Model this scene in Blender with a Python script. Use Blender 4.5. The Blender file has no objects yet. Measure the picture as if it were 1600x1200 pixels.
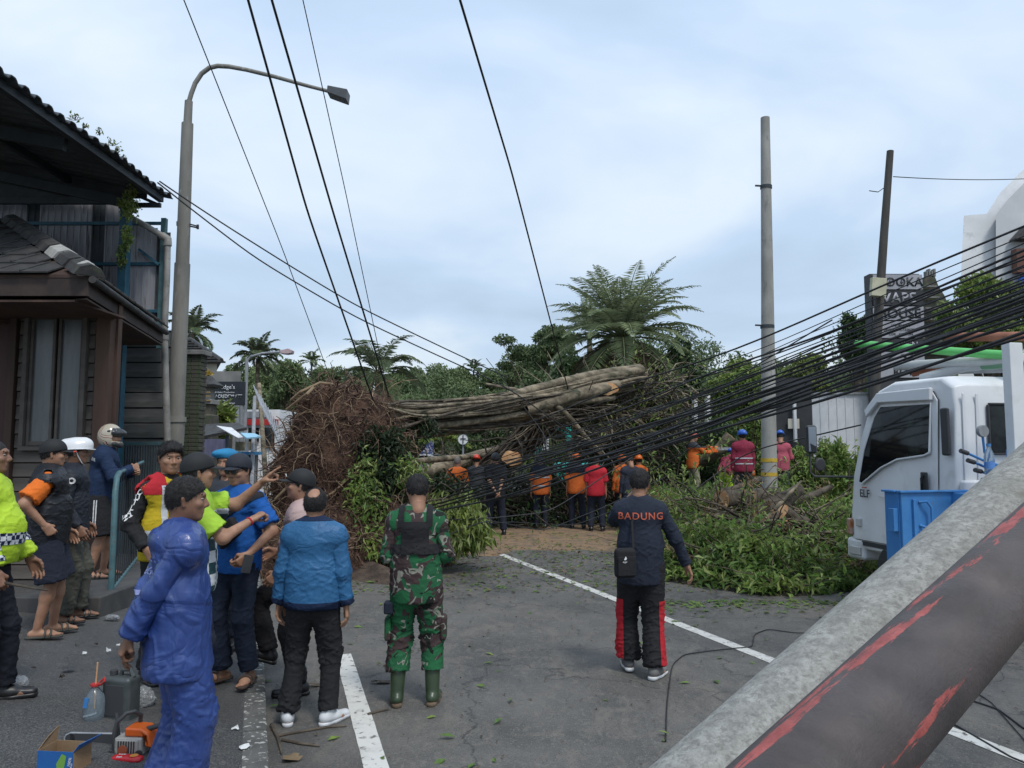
import bpy, bmesh, math, random
import numpy as np
from mathutils import Vector, Matrix
from mathutils.bvhtree import BVHTree
random.seed(7); RNG = np.random.default_rng(7)
R = math.radians
S = bpy.context.scene
COL = S.collection
# ---------------------------------------------------------------- camera
CH = 1.85; FP = 1200.0; PITCH = R(4.76)
cam = bpy.data.cameras.new('camera'); cam.sensor_width = 36; cam.lens = 27.0
cam.clip_start = .05; cam.clip_end = 3000
co = bpy.data.objects.new('camera', cam); COL.objects.link(co)
co.location = (0, 0, CH); co.rotation_euler = (R(90)+PITCH, 0, 0); S.camera = co
# ---------------------------------------------------------------- world
wd = bpy.data.worlds.new('World'); S.world = wd; wd.use_nodes = True
nt = wd.node_tree; nt.nodes.clear()
def wn(t, **k):
    n = nt.nodes.new(t)
    for a, b in k.items(): setattr(n, a, b)
    return n
SUN_EL, SUN_AZ = R(58), R(150)      # azimuth clockwise from +Y
sky = wn('ShaderNodeTexSky', sky_type='NISHITA', sun_disc=False, sun_elevation=SUN_EL, sun_rotation=SUN_AZ, air_density=1.3, dust_density=2.5)
tc = wn('ShaderNodeTexCoord')
sep = wn('ShaderNodeSeparateXYZ'); nt.links.new(tc.outputs['Generated'], sep.inputs[0])
zz = wn('ShaderNodeMath', operation='ADD'); nt.links.new(sep.outputs[2], zz.inputs[0]); zz.inputs[1].default_value = .22
zm = wn('ShaderNodeMath', operation='MAXIMUM'); nt.links.new(zz.outputs[0], zm.inputs[0]); zm.inputs[1].default_value = .12
dv = wn('ShaderNodeVectorMath', operation='DIVIDE'); nt.links.new(tc.outputs['Generated'], dv.inputs[0])
cb = wn('ShaderNodeCombineXYZ')
for i in range(3): nt.links.new(zm.outputs[0], cb.inputs[i])
nt.links.new(cb.outputs[0], dv.inputs[1])
nz = wn('ShaderNodeTexNoise'); nz.inputs['Scale'].default_value = .9; nz.inputs['Detail'].default_value = 5; nz.inputs['Roughness'].default_value = .5
nz.inputs['Distortion'].default_value = .35
mp = wn('ShaderNodeMapping'); mp.inputs['Location'].default_value = (3.1, 1.7, .4); mp.inputs['Scale'].default_value = (1.0, 1.25, 1)
nt.links.new(dv.outputs[0], mp.inputs[0]); nt.links.new(mp.outputs[0], nz.inputs['Vector'])
cr = wn('ShaderNodeValToRGB'); e = cr.color_ramp.elements
e[0].position = .33; e[0].color = (.355, .455, .58, 1); e[1].position = .66; e[1].color = (.60, .68, .765, 1)
m_ = cr.color_ramp.elements.new(.5); m_.color = (.435, .55, .705, 1)
nt.links.new(nz.outputs['Fac'], cr.inputs[0])
# overcast sky: brighter high up, duller at the horizon
el = wn('ShaderNodeMapRange'); nt.links.new(sep.outputs[2], el.inputs[0])
el.inputs[1].default_value = 0; el.inputs[2].default_value = .9; el.inputs[3].default_value = .86; el.inputs[4].default_value = 1.16
ml = wn('ShaderNodeVectorMath', operation='SCALE'); nt.links.new(cr.outputs[0], ml.inputs[0]); nt.links.new(el.outputs[0], ml.inputs['Scale'])
b1 = wn('ShaderNodeBackground'); nt.links.new(ml.outputs[0], b1.inputs[0]); b1.inputs[1].default_value = 1.12
b2 = wn('ShaderNodeBackground'); nt.links.new(sky.outputs[0], b2.inputs[0]); b2.inputs[1].default_value = .10
mx = wn('ShaderNodeMixShader'); mx.inputs[0].default_value = .15
nt.links.new(b1.outputs[0], mx.inputs[1]); nt.links.new(b2.outputs[0], mx.inputs[2])
wo = wn('ShaderNodeOutputWorld'); nt.links.new(mx.outputs[0], wo.inputs[0])
# ---------------------------------------------------------------- sun (veiled by cloud)
sl = bpy.data.lights.new('sun', 'SUN'); sl.energy = 1.5; sl.angle = R(12); sl.color = (1, .965, .91)
so = bpy.data.objects.new('sun', sl); COL.objects.link(so); so.location = (10, -20, 40)
sd = Vector((math.sin(SUN_AZ)*math.cos(SUN_EL), math.cos(SUN_AZ)*math.cos(SUN_EL), math.sin(SUN_EL)))
so.rotation_euler = sd.to_track_quat('Z', 'Y').to_euler()
S.view_settings.view_transform = 'Standard'; S.view_settings.look = 'None'; S.view_settings.exposure = 0.42; S.view_settings.gamma = 1
S.view_settings.use_curve_mapping = False
S.render.resolution_x = 1024; S.render.resolution_y = 768
# ---------------------------------------------------------------- helpers
def W(px, py, Y):
    "photo pixel (1600x1200) at forward distance Y"
    a = (px-800)/FP; b = (600-py)/FP
    dy = math.cos(PITCH)-b*math.sin(PITCH); dz = math.sin(PITCH)+b*math.cos(PITCH)
    return Vector((a/dy*Y, Y, CH+dz/dy*Y))
def G(px, py, z=0.0):
    a = (px-800)/FP; b = (600-py)/FP
    dy = math.cos(PITCH)-b*math.sin(PITCH); dz = math.sin(PITCH)+b*math.cos(PITCH)
    t = (z-CH)/dz
    return Vector((a*t, dy*t, z))
def pav(x):
    "height of the pavement, which climbs away from the kerb"
    return .09+.09*max(0.0, -x-2.0)
def tag(o, label=None, cat=None, group=None, kind=None):
    if label: o['label'] = label
    if cat: o['category'] = cat
    if group: o['group'] = group
    if kind: o['kind'] = kind
    return o
def empty(name, loc=(0, 0, 0), rz=0.0, label=None, cat=None, group=None):
    o = bpy.data.objects.new(name, None); COL.objects.link(o)
    o.location = loc; o.rotation_euler = (0, 0, rz); o.empty_display_size = .1
    return tag(o, label, cat, group)
def link(name, me, parent=None, mats=None):
    o = bpy.data.objects.new(name, me); COL.objects.link(o)
    if parent is not None: o.parent = parent
    return o
def mesh_np(name, V, F, m, parent=None, smooth=True, midx=None):
    "fast mesh from numpy; F is one (n,k) array or a list of such arrays"
    Fs = F if isinstance(F, list) else [F]
    me = bpy.data.meshes.new(name)
    V = np.asarray(V, dtype=np.float32)
    me.vertices.add(len(V)); me.vertices.foreach_set('co', V.ravel())
    tot = np.concatenate([np.full(len(f), f.shape[1], dtype=np.int32) for f in Fs])
    li = np.concatenate([f.astype(np.int32).ravel() for f in Fs])
    me.loops.add(len(li)); me.loops.foreach_set('vertex_index', li)
    me.polygons.add(len(tot)); st = np.zeros(len(tot), dtype=np.int32); st[1:] = np.cumsum(tot)[:-1]
    me.polygons.foreach_set('loop_start', st); me.polygons.foreach_set('loop_total', tot)
    me.polygons.foreach_set('use_smooth', np.full(len(tot), smooth))
    for x in (m if isinstance(m, (list, tuple)) else [m]): me.materials.append(x)
    if midx is not None: me.polygons.foreach_set('material_index', np.asarray(midx, dtype=np.int32))
    me.update(calc_edges=True)
    return link(name, me, parent)
class MB:
    "collects boxes, tubes, prisms; build() links them as one mesh object"
    def __init__(s): s.v = []; s.f = []; s.n = 0
    def add(s, V, F):
        s.v += [tuple(p) for p in V]; s.f += [tuple(i+s.n for i in f) for f in F]; s.n += len(V); return s
    def box(s, c, d, rz=0, rx=0, ry=0, M=None):
        x, y, z = d[0]/2, d[1]/2, d[2]/2
        m = M if M is not None else Matrix.Rotation(rz, 3, 'Z') @ Matrix.Rotation(ry, 3, 'Y') @ Matrix.Rotation(rx, 3, 'X')
        V = [Vector(c)+m @ Vector(p) for p in ((-x,-y,-z),(x,-y,-z),(x,y,-z),(-x,y,-z),(-x,-y,z),(x,-y,z),(x,y,z),(-x,y,z))]
        return s.add(V, [(0,3,2,1),(4,5,6,7),(0,1,5,4),(1,2,6,5),(2,3,7,6),(3,0,4,7)])
    def bar(s, a, b, w, h=None, up=(0,0,1)):
        a = Vector(a); b = Vector(b); d = b-a; L = d.length; d.normalize(); u = Vector(up)
        if abs(d.dot(u)) > .98: u = Vector((0,1,0))
        x = d.cross(u).normalized(); z = x.cross(d)
        return s.box((a+b)/2, (w, L, h or w), M=Matrix((x, d, z)).transposed())
    def tube(s, pts, r, n=10, cap=True):
        P = [Vector(p) for p in pts]; rr = r if isinstance(r, (list, tuple)) else [r]*len(P)
        rings = []; up = None
        for i, p in enumerate(P):
            t = (P[min(i+1, len(P)-1)]-P[max(i-1, 0)]).normalized()
            if up is None: up = Vector((0,0,1)) if abs(t.z) < .9 else Vector((1,0,0))
            x = t.cross(up).normalized(); y = x.cross(t).normalized(); up = y
            rings.append([p+(x*math.cos(2*math.pi*k/n)+y*math.sin(2*math.pi*k/n))*rr[i] for k in range(n)])
        V = [q for g in rings for q in g]; F = []
        for i in range(len(P)-1):
            for k in range(n):
                F.append((i*n+k, i*n+(k+1) % n, (i+1)*n+(k+1) % n, (i+1)*n+k))
        if cap: F.append(tuple(range(n-1, -1, -1))); F.append(tuple((len(P)-1)*n+k for k in range(n)))
        return s.add(V, F)
    def prism(s, poly, a, b):
        "poly: list of 3-D points of one face; swept by the vector from a to b"
        d = Vector(b)-Vector(a); n = len(poly); P = [Vector(p) for p in poly]
        V = P+[p+d for p in P]
        return s.add(V, [tuple(range(n-1, -1, -1)), tuple(range(n, 2*n))]+[(i, (i+1) % n, (i+1) % n+n, i+n) for i in range(n)])
    def lathe(s, prof, c=(0,0,0), n=20, M=None):
        m = M or Matrix.Identity(3); V = []; F = []
        for r, z in prof:
            for k in range(n):
                V.append(Vector(c)+m @ Vector((r*math.cos(2*math.pi*k/n), r*math.sin(2*math.pi*k/n), z)))
        for i in range(len(prof)-1):
            for k in range(n): F.append((i*n+k, i*n+(k+1) % n, (i+1)*n+(k+1) % n, (i+1)*n+k))
        F.append(tuple(range(n-1, -1, -1))); F.append(tuple((len(prof)-1)*n+k for k in range(n)))
        return s.add(V, F)
    def build(s, name, m, parent=None, smooth=False, bevel=0, seg=2):
        me = bpy.data.meshes.new(name); me.from_pydata([tuple(v) for v in s.v], [], s.f); me.materials.append(m)
        if smooth: me.polygons.foreach_set('use_smooth', [True]*len(me.polygons))
        bm = bmesh.new(); bm.from_mesh(me); bmesh.ops.recalc_face_normals(bm, faces=bm.faces); bm.to_mesh(me); bm.free()
        if smooth:
            me.set_sharp_from_angle(angle=R(40))
        o = link(name, me, parent)
        if bevel:
            b = o.modifiers.new('bevel', 'BEVEL'); b.width = bevel; b.segments = seg; b.limit_method = 'ANGLE'; b.angle_limit = R(35)
            b.harden_normals = True
            me.polygons.foreach_set('use_smooth', [True]*len(me.polygons)); me.set_sharp_from_angle(angle=R(40))
        return o
def tubes_np(P, Rr, n=5):
    "P (N,K,3) paths, Rr (N,K) radii -> V,F"
    N, K, _ = P.shape
    T = np.gradient(P, axis=1); T /= np.linalg.norm(T, axis=2, keepdims=True)+1e-9
    u = np.where(np.abs(T[..., 2:3]) < .8, np.array([0,0,1.]), np.array([1.,0,0]))
    X = np.cross(T, u); X /= np.linalg.norm(X, axis=2, keepdims=True)+1e-9
    Y = np.cross(X, T)
    a = np.arange(n)*2*np.pi/n
    V = P[:, :, None]+Rr[:, :, None, None]*(X[:, :, None]*np.cos(a)[:, None]+Y[:, :, None]*np.sin(a)[:, None])
    idx = np.arange(N*K*n).reshape(N, K, n)
    A = idx[:, :-1]; B = idx[:, 1:]
    F = np.stack([A, np.roll(A, -1, 2), np.roll(B, -1, 2), B], -1).reshape(-1, 4)
    return V.reshape(-1, 3), F
def leaves_np(C, D, U, L, Wd, fold=.25, droop=.25):
    "pointed leaf per row: base C, direction D, up U, length L, width Wd; 6 verts, 4 tris -> here 2 quads folded on the midrib"
    D = D/(np.linalg.norm(D, axis=1, keepdims=True)+1e-9)
    Sx = np.cross(D, U); Sx /= np.linalg.norm(Sx, axis=1, keepdims=True)+1e-9
    N = np.cross(Sx, D)
    L = L[:, None]; Wd = Wd[:, None]
    v0 = C; v3 = C+D*L-N*L*droop
    m = C+D*L*.42
    v1 = m+Sx*Wd*.5+N*Wd*fold; v2 = m-Sx*Wd*.5+N*Wd*fold
    m2 = C+D*L*.5-N*L*droop*.35
    V = np.stack([v0, v1, m2, v2, v3], 1).reshape(-1, 3)
    k = np.arange(len(C))[:, None]*5
    F = np.concatenate([k+np.array([[0,1,2]]), k+np.array([[0,2,3]]), k+np.array([[1,4,2]]), k+np.array([[2,4,3]])])
    return V, F
def rnd_dirs(n, rng=RNG):
    v = rng.normal(size=(n, 3)); return v/np.linalg.norm(v, axis=1, keepdims=True)
def noise_np(V, f=1.0, seed=0, oct=3):
    "smooth pseudo noise from warped sines, about -1..1"
    r = np.random.default_rng(seed); out = np.zeros(len(V)); a = 1.0; tot = 0
    for o in range(oct):
        acc = np.zeros(len(V))
        for k in range(4):
            d = r.normal(size=3); d /= np.linalg.norm(d); e = r.normal(size=3); e /= np.linalg.norm(e)
            acc += np.sin((V @ d)*f*2.1+1.3*np.sin((V @ e)*f*1.7+r.random()*6)+r.random()*6)
        out += a*acc/3; tot += a; a *= .5; f *= 2.1
    return out/tot
# ---------------------------------------------------------------- materials
class NB:
    def __init__(s, name):
        s.m = bpy.data.materials.new(name); s.m.use_nodes = True; s.t = s.m.node_tree; s.t.nodes.clear()
        s.out = s.n('ShaderNodeOutputMaterial'); s.b = s.n('ShaderNodeBsdfPrincipled'); s.l(s.b.outputs[0], s.out.inputs[0])
        s.tc = s.n('ShaderNodeTexCoord')
    def n(s, t, **k):
        x = s.t.nodes.new(t)
        for a, b in k.items(): setattr(x, a, b)
        return x
    def l(s, a, b): s.t.links.new(a, b)
    def co(s, scale=(1,1,1), rot=(0,0,0), loc=(0,0,0)):
        m = s.n('ShaderNodeMapping'); s.l(s.tc.outputs['Object'], m.inputs[0])
        m.inputs['Scale'].default_value = scale; m.inputs['Rotation'].default_value = rot; m.inputs['Location'].default_value = loc
        return m.outputs[0]
    def noise(s, scale, detail=4, rough=.55, dist=0, vec=None):
        x = s.n('ShaderNodeTexNoise'); x.inputs['Scale'].default_value = scale; x.inputs['Detail'].default_value = detail
        x.inputs['Roughness'].default_value = rough; x.inputs['Distortion'].default_value = dist
        s.l(vec or s.tc.outputs['Object'], x.inputs['Vector']); return x.outputs['Fac']
    def ramp(s, fac, stops, interp='LINEAR'):
        r = s.n('ShaderNodeValToRGB'); r.color_ramp.interpolation = interp; els = r.color_ramp.elements
        for i, (p, c) in enumerate(stops):
            e = els[i] if i < 2 else els.new(p)
            e.position = p; e.color = (*c, 1) if not isinstance(c, (int, float)) else (c, c, c, 1)
        s.l(fac, r.inputs[0]); return r.outputs[0]
    def mix(s, fac, a, b, blend='MIX'):
        x = s.n('ShaderNodeMix', data_type='RGBA', blend_type=blend)
        for sock, v in ((x.inputs[0], fac), (x.inputs[6], a), (x.inputs[7], b)):
            if isinstance(v, (int, float)): sock.default_value = v
            elif isinstance(v, tuple): sock.default_value = (*v, 1)
            else: s.l(v, sock)
        return x.outputs[2]
    def math(s, op, a, b=None):
        x = s.n('ShaderNodeMath', operation=op)
        for i, v in enumerate((a, b)):
            if v is None: continue
            if isinstance(v, (int, float)): x.inputs[i].default_value = v
            else: s.l(v, x.inputs[i])
        return x.outputs[0]
    def xyz(s):
        x = s.n('ShaderNodeSeparateXYZ'); s.l(s.tc.outputs['Object'], x.inputs[0]); return x.outputs
    def col(s, c):
        if isinstance(c, tuple): s.b.inputs['Base Color'].default_value = (*c, 1)
        else: s.l(c, s.b.inputs['Base Color'])
        return s
    def set(s, **k):
        names = dict(rough='Roughness', metal='Metallic', spec='Specular IOR Level', coat='Coat Weight', coatr='Coat Roughness', trans='Transmission Weight',
                     alpha='Alpha', sheen='Sheen Weight', sss='Subsurface Weight', ior='IOR')
        for a, v in k.items():
            if isinstance(v, (int, float)): s.b.inputs[names[a]].default_value = v
            else: s.l(v, s.b.inputs[names[a]])
        return s
    def bump(s, h, strength=.5, dist=.01):
        b = s.n('ShaderNodeBump'); b.inputs['Strength'].default_value = strength; b.inputs['Distance'].default_value = dist
        s.l(h, b.inputs['Height']); s.l(b.outputs[0], s.b.inputs['Normal']); return s
_M = {}
def pm(name, c1, c2=None, scale=4, lo=.4, hi=.62, rough=.8, bump=.3, bs=60, bd=.004, stretch=(1,1,1), c3=None, s3=20, lo3=.6, hi3=.7, **k):
    "two-tone noisy surface with an optional third stain colour"
    if name in _M: return _M[name]
    b = NB(name); v = b.co(stretch)
    c = c1
    if c2: c = b.ramp(b.noise(scale, 6, .6, .2, v), [(lo, c1), (hi, c2)])
    if c3: c = b.mix(b.ramp(b.noise(s3, 5, .6, .3, v), [(lo3, 0.), (hi3, 1.)]), c, c3)
    b.col(c); b.set(rough=rough, **k)
    if bump: b.bump(b.noise(bs, 4, .6, 0, v), bump, bd)
    _M[name] = b.m; return b.m
def darker(c, f=.8): return tuple(x*f for x in c)
def crease(b, s1=6.0, s2=15.0, k=.06):
    "sharp cloth creases: folded noise, long across the body, plus a fine weave"
    def rid(sc, v, d): return b.math('MINIMUM', b.math('ABSOLUTE', b.math('SUBTRACT', b.noise(sc, 2, .45, d, v), .5)), .10)
    h = b.math('ADD', rid(s1, b.co((1, 1, 1.5), (0, .5, 0)), 1.1), b.math('MULTIPLY', rid(s2, b.co((1.4, 1.4, .7), (0, -.6, 0), (3, 1, 2)), .8), .35))
    return b.math('ADD', h, b.math('MULTIPLY', b.noise(420, 2), k*.2))
def cloth(name, c, rough=.85, f=.82, bump=.5, sheen=.15, spec=.3):
    if name in _M: return _M[name]
    b = NB(name)
    b.col(b.ramp(b.noise(7, 5, .6, .4), [(.35, darker(c, f)), (.65, c)])); b.set(rough=rough, spec=spec)
    b.bump(crease(b), bump, .028)
    _M[name] = b.m; return b.m
SK = pm('skin', (.30,.155,.095), (.38,.21,.135), scale=9, rough=.55, bump=.15, bs=180, bd=.002, spec=.4)
SK2 = pm('skin_dark', (.20,.10,.062), (.26,.14,.09), scale=9, rough=.5, bump=.15, bs=180, bd=.002, spec=.4)
HAIR = pm('hair', (.008,.007,.007), (.022,.018,.017), scale=40, rough=.6, bump=.9, bs=240, bd=.006, stretch=(1,1,.4), spec=.4)
HAIRB = pm('hair_stubble', (.10,.065,.05), (.15,.09,.065), scale=40, rough=.7, bump=.4, bs=400, bd=.003)
EYEW = pm('eye_white', (.30,.27,.24), rough=.3, bump=0); PUPIL = pm('pupil', (.012,.008,.006), rough=.1, bump=0)
LIP = pm('lip', (.24,.10,.085), rough=.5, bump=0)
# ---------------------------------------------------------------- figures: signed-distance shapes turned into smooth meshes
def surface_nets(F, org, res):
    nx, ny, nz = F.shape
    ins = F < 0
    c = [ins[i:nx-1+i, j:ny-1+j, k:nz-1+k] for i in (0,1) for j in (0,1) for k in (0,1)]
    s = sum(x.astype(np.int8) for x in c)
    act = (s > 0) & (s < 8)
    I, J, K = np.nonzero(act); n = len(I)
    if n == 0: return np.zeros((0,3)), np.zeros((0,4), int)
    idx = np.full(act.shape, -1, dtype=np.int64); idx[I, J, K] = np.arange(n)
    acc = np.zeros((n, 3)); cnt = np.zeros(n)
    corners = [(i,j,k) for i in (0,1) for j in (0,1) for k in (0,1)]
    val = {q: F[I+q[0], J+q[1], K+q[2]] for q in corners}
    for a in corners:
        for ax in range(3):
            if a[ax]: continue
            b = list(a); b[ax] = 1; b = tuple(b)
            va, vb = val[a], val[b]; m = (va < 0) != (vb < 0)
            t = np.where(m, va/(va-vb+1e-12*(va == vb)), 0)
            p = np.zeros((n, 3)); p += np.array(a); p[:, ax] += t
            acc[m] += p[m]; cnt[m] += 1
    V = (np.stack([I, J, K], 1)+acc/cnt[:, None])*res+org
    faces = []
    for ax in range(3):
        sl0 = [slice(None)]*3; sl1 = [slice(None)]*3
        sl0[ax] = slice(0, -1); sl1[ax] = slice(1, None)
        a = ins[tuple(sl0)]; b = ins[tuple(sl1)]
        o1, o2 = [x for x in range(3) if x != ax]
        ch = a != b
        # skip borders
        sb = [slice(None)]*3; sb[o1] = slice(1, -1); sb[o2] = slice(1, -1)
        P = np.argwhere(ch[tuple(sb)]); P[:, o1] += 1; P[:, o2] += 1
        if len(P) == 0: continue
        inside = a[P[:,0], P[:,1], P[:,2]]
        q = []
        for d1, d2 in ((-1,-1), (0,-1), (0,0), (-1,0)):
            T = P.copy(); T[:, o1] += d1; T[:, o2] += d2
            q.append(idx[T[:,0], T[:,1], T[:,2]])
        q = np.stack(q, 1)
        flip = inside if ax != 1 else ~inside
        q[~flip] = q[~flip][:, ::-1]
        faces.append(q)
    return V, np.concatenate(faces)
def vnormals(V, F):
    n = np.cross(V[F[:,2]]-V[F[:,0]], V[F[:,3]]-V[F[:,1]]); N = np.zeros_like(V)
    for k in range(4): np.add.at(N, F[:,k], n)
    return N/(np.linalg.norm(N, axis=1, keepdims=True)+1e-12)
def sdf_mesh(prims, res, cuts=(), subs=(), post=None):
    """prims: dict(a,b,r1,r2,k,s=(sx,sy,sz),flat). Returns V,F. cuts: (point, normal) keep the negative side."""
    lo = np.min([np.minimum(p['a'], p['b'])-max(p['r1'], p['r2'])*np.max(p.get('s', 1)) for p in prims], 0)-3*res
    hi = np.max([np.maximum(p['a'], p['b'])+max(p['r1'], p['r2'])*np.max(p.get('s', 1)) for p in prims], 0)+3*res
    n = np.ceil((hi-lo)/res).astype(int)+1
    F = np.full(n, 10.0)
    def ev(p, sub):
        a = np.array(p['a'], float); b = np.array(p['b'], float); k = p.get('k', .03)
        mg = max(p['r1'], p['r2'])*np.max(p.get('s', 1))+k+2*res
        i0 = np.clip(np.floor((np.minimum(a, b)-mg-lo)/res).astype(int), 0, n); i1 = np.clip(np.ceil((np.maximum(a, b)+mg-lo)/res).astype(int)+1, 0, n)
        if np.any(i1 <= i0): return
        sl = tuple(slice(i0[q], i1[q]) for q in range(3))
        X = (lo[0]+res*np.arange(i0[0], i1[0]))[:, None, None]; Y = (lo[1]+res*np.arange(i0[1], i1[1]))[None, :, None]; Z = (lo[2]+res*np.arange(i0[2], i1[2]))[None, None, :]
        d = b-a; L2 = d @ d
        dx, dy, dz = X-a[0], Y-a[1], Z-a[2]
        t = np.clip((dx*d[0]+dy*d[1]+dz*d[2])/L2, 0, 1) if L2 > 1e-9 else np.zeros(np.broadcast(dx, dy, dz).shape)
        s = p.get('s', (1,1,1))
        qx, qy, qz = (dx-t*d[0])/s[0], (dy-t*d[1])/s[1], (dz-t*d[2])/s[2]
        D = (np.sqrt(qx*qx+qy*qy+qz*qz)-(p['r1']+t*(p['r2']-p['r1'])))*min(s)
        if p.get('flat'):
            u = d/math.sqrt(L2); D = np.maximum(D, (X-b[0])*u[0]+(Y-b[1])*u[1]+(Z-b[2])*u[2])
        if p.get('flat0'):
            u = d/math.sqrt(L2); D = np.maximum(D, -((X-a[0])*u[0]+(Y-a[1])*u[1]+(Z-a[2])*u[2]))
        f = F[sl]
        if sub:
            D = -D; h = np.maximum(k-np.abs(f-D), 0)/k; F[sl] = np.maximum(f, D)+h*h*k/4
        else:
            h = np.maximum(k-np.abs(f-D), 0)/k; F[sl] = np.minimum(f, D)-h*h*k/4
    for p in prims: ev(p, False)
    for p in subs: ev(p, True)
    if cuts or post:
        X = (lo[0]+res*np.arange(n[0]))[:, None, None]; Y = (lo[1]+res*np.arange(n[1]))[None, :, None]; Z = (lo[2]+res*np.arange(n[2]))[None, None, :]
        for pt, nn in cuts:
            F = np.maximum(F, (X-pt[0])*nn[0]+(Y-pt[1])*nn[1]+(Z-pt[2])*nn[2])
        if post: F = post(F, X, Y, Z)
    return surface_nets(F, lo, res)
def pr(a, b, r1, r2=None, k=.03, s=(1,1,1), **kw):
    return dict(a=np.array(a, float), b=np.array(b, float), r1=r1, r2=r1 if r2 is None else r2, k=k, s=s, **kw)
def el(c, r, k=.02):
    m = min(r); return pr(c, c, m, m, k, (r[0]/m, r[1]/m, r[2]/m))
# --- head, in head coordinates: centre of the skull at 0, face towards +Y
_lib = {}
def head_mesh(res):
    if ('head', res) in _lib: return _lib['head', res]
    P = [el((0,-.008,.012), (.076,.096,.102), .02), el((0,.022,-.045), (.060,.066,.066), .03), el((0,.058,-.088), (.030,.026,.022), .02),
         pr((0,.086,.022), (0,.106,-.022), .008, .012, .012), pr((-.012,.094,-.028), (.012,.094,-.028), .0085, k=.01),
         pr((-.03,.082,.032), (.03,.082,.032), .009, k=.02), el((.043,.066,-.018), (.018,.016,.015), .02), el((-.043,.066,-.018), (.018,.016,.015), .02),
         pr((-.017,.084,-.052), (.017,.084,-.052), .0062, k=.008), pr((-.015,.082,-.062), (.015,.082,-.062), .007, k=.008),
         pr((0,-.018,-.04), (0,-.035,-.16), .054, .056, .03)]
    for sx in (-1, 1): P.append(pr((sx*.079,-.012,.012), (sx*.077,-.006,-.026), .013, .009, .008, (.6,1,1)))
    sub = [el((sx*.031,.097,.012), (.019,.014,.011), .012) for sx in (-1,1)]
    _lib['head', res] = sdf_mesh(P, res, subs=sub); return _lib['head', res]
def skull_part(key, res, off, P=None, cuts=(), subs=(), post=None, rough=0, seed=1, freq=60):
    if (key, res) in _lib: return _lib[key, res]
    base = [el((0,-.008,.012), (.076+off,.096+off,.102+off), .02)] if off is not None else []
    V, F = sdf_mesh(base+(P or []), res, cuts=cuts, subs=subs, post=post)
    if rough:
        N = vnormals(V, F); V = V+N*(noise_np(V, freq, seed, 2)*rough)[:, None]
    _lib[key, res] = (V, F); return V, F
def hairline(F, X, Y, Z):     # keep the scalp: above a slanting line, clear of the face
    return np.maximum(np.maximum(F, (.058+.80*(Y-.085))-Z+0*X), -.052-Z)
def hair(kind, res):
    if kind == 'short':
        return skull_part('short', res, .0035, [el((0,-.008,.045), (.078,.093,.082), .03)], post=hairline, rough=.0035)
    if kind == 'full':
        return skull_part('full', res, .007, [el((0,.015,.07), (.072,.085,.055), .03), pr((-.045,.075,.075), (.035,.085,.070), .022, .018, .02)], post=hairline, rough=.006, freq=45)
    if kind == 'balding':
        return skull_part('balding', res, .009, [], subs=[el((0,-.062,.092), (.044,.046,.05), .02), el((0,.06,.1), (.06,.05,.05), .02)], post=hairline, rough=.003)
    if kind == 'shaved':
        return skull_part('shaved', res, .0025, [], post=hairline)
def hand_mesh(kind, res):
    "right hand: wrist at 0, fingers down (-Z), palm towards -X, thumb towards +Y"
    if (kind, res) in _lib: return _lib[kind, res]
    P = [pr((0,0,.05), (0,0,-.01), .026, .024, .02, (.85,1.1,1))]
    ky = [.030, .010, -.011, -.030]; kz = [-.088, -.093, -.088, -.078]; fl = [1.0, 1.1, 1.02, .8]
    curl = dict(relaxed=[.45, .5, .55, .6], fist=[1.5, 1.5, 1.5, 1.5], point=[.08, 1.5, 1.55, 1.5], grip=[1.15, 1.2, 1.2, 1.25], flat=[.1]*4)[kind]
    for y, z, l, cu in zip(ky, kz, fl, curl):
        P.append(pr((0, y*.55, -.012), (0, y, z), .0155, .0125, .016, (.85,1,1)))
        p = Vector((0, y, z)); a = cu*.7; r = .0095
        for seg, ln in enumerate((.040, .025, .020)):
            q = p+Vector((-math.sin(a), 0, -math.cos(a)))*ln*l
            P.append(pr(p, q, r, r*.88, .005)); p = q; a += cu*.85; r *= .88
    t0 = Vector((-.006,.022,-.022)); t1 = Vector((-.020,.050,-.052)); t2 = Vector((-.027,.054,-.080)); t3 = Vector((-.030,.048,-.103))
    if kind in ('fist', 'grip', 'point'): t1 = Vector((-.026,.044,-.05)); t2 = Vector((-.045,.026,-.07)); t3 = Vector((-.05,.008,-.082))
    P += [pr(t0, t1, .017, .013, .014), pr(t1, t2, .0125, .0105, .006), pr(t2, t3, .0105, .008, .005)]
    _lib[kind, res] = sdf_mesh(P, res); return _lib[kind, res]
def xf(VF, M):
    V, F = VF; A = np.array(M.to_3x3()); V2 = V @ A.T+np.array(M.translation)
    if np.linalg.det(A) < 0: F = F[:, ::-1]
    return V2, F
def merge(parts):
    Vs = []; Fs = []; n = 0
    for V, F in parts: Vs.append(V); Fs.append(F+n); n += len(V)
    return np.concatenate(Vs), np.concatenate(Fs)
def ik(a, c, l1, l2, pole):
    a = Vector(a); c = Vector(c); d = c-a; L = d.length
    if L > (l1+l2)*.998: c = a+d*((l1+l2)*.998/L); d = c-a; L = d.length
    d.normalize(); x = (l1*l1-l2*l2+L*L)/(2*L); h = math.sqrt(max(l1*l1-x*x, 0))
    p = Vector(pole); p = (p-d*p.dot(d))
    p = p.normalized() if p.length > 1e-6 else Vector((0,1,0))
    return a+d*x+p*h, c
def frame(zdir, ref):
    z = Vector(zdir).normalized(); x = (Vector(ref)-z*Vector(ref).dot(z)).normalized(); y = z.cross(x)
    return Matrix((x, y, z)).transposed().to_4x4()
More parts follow.
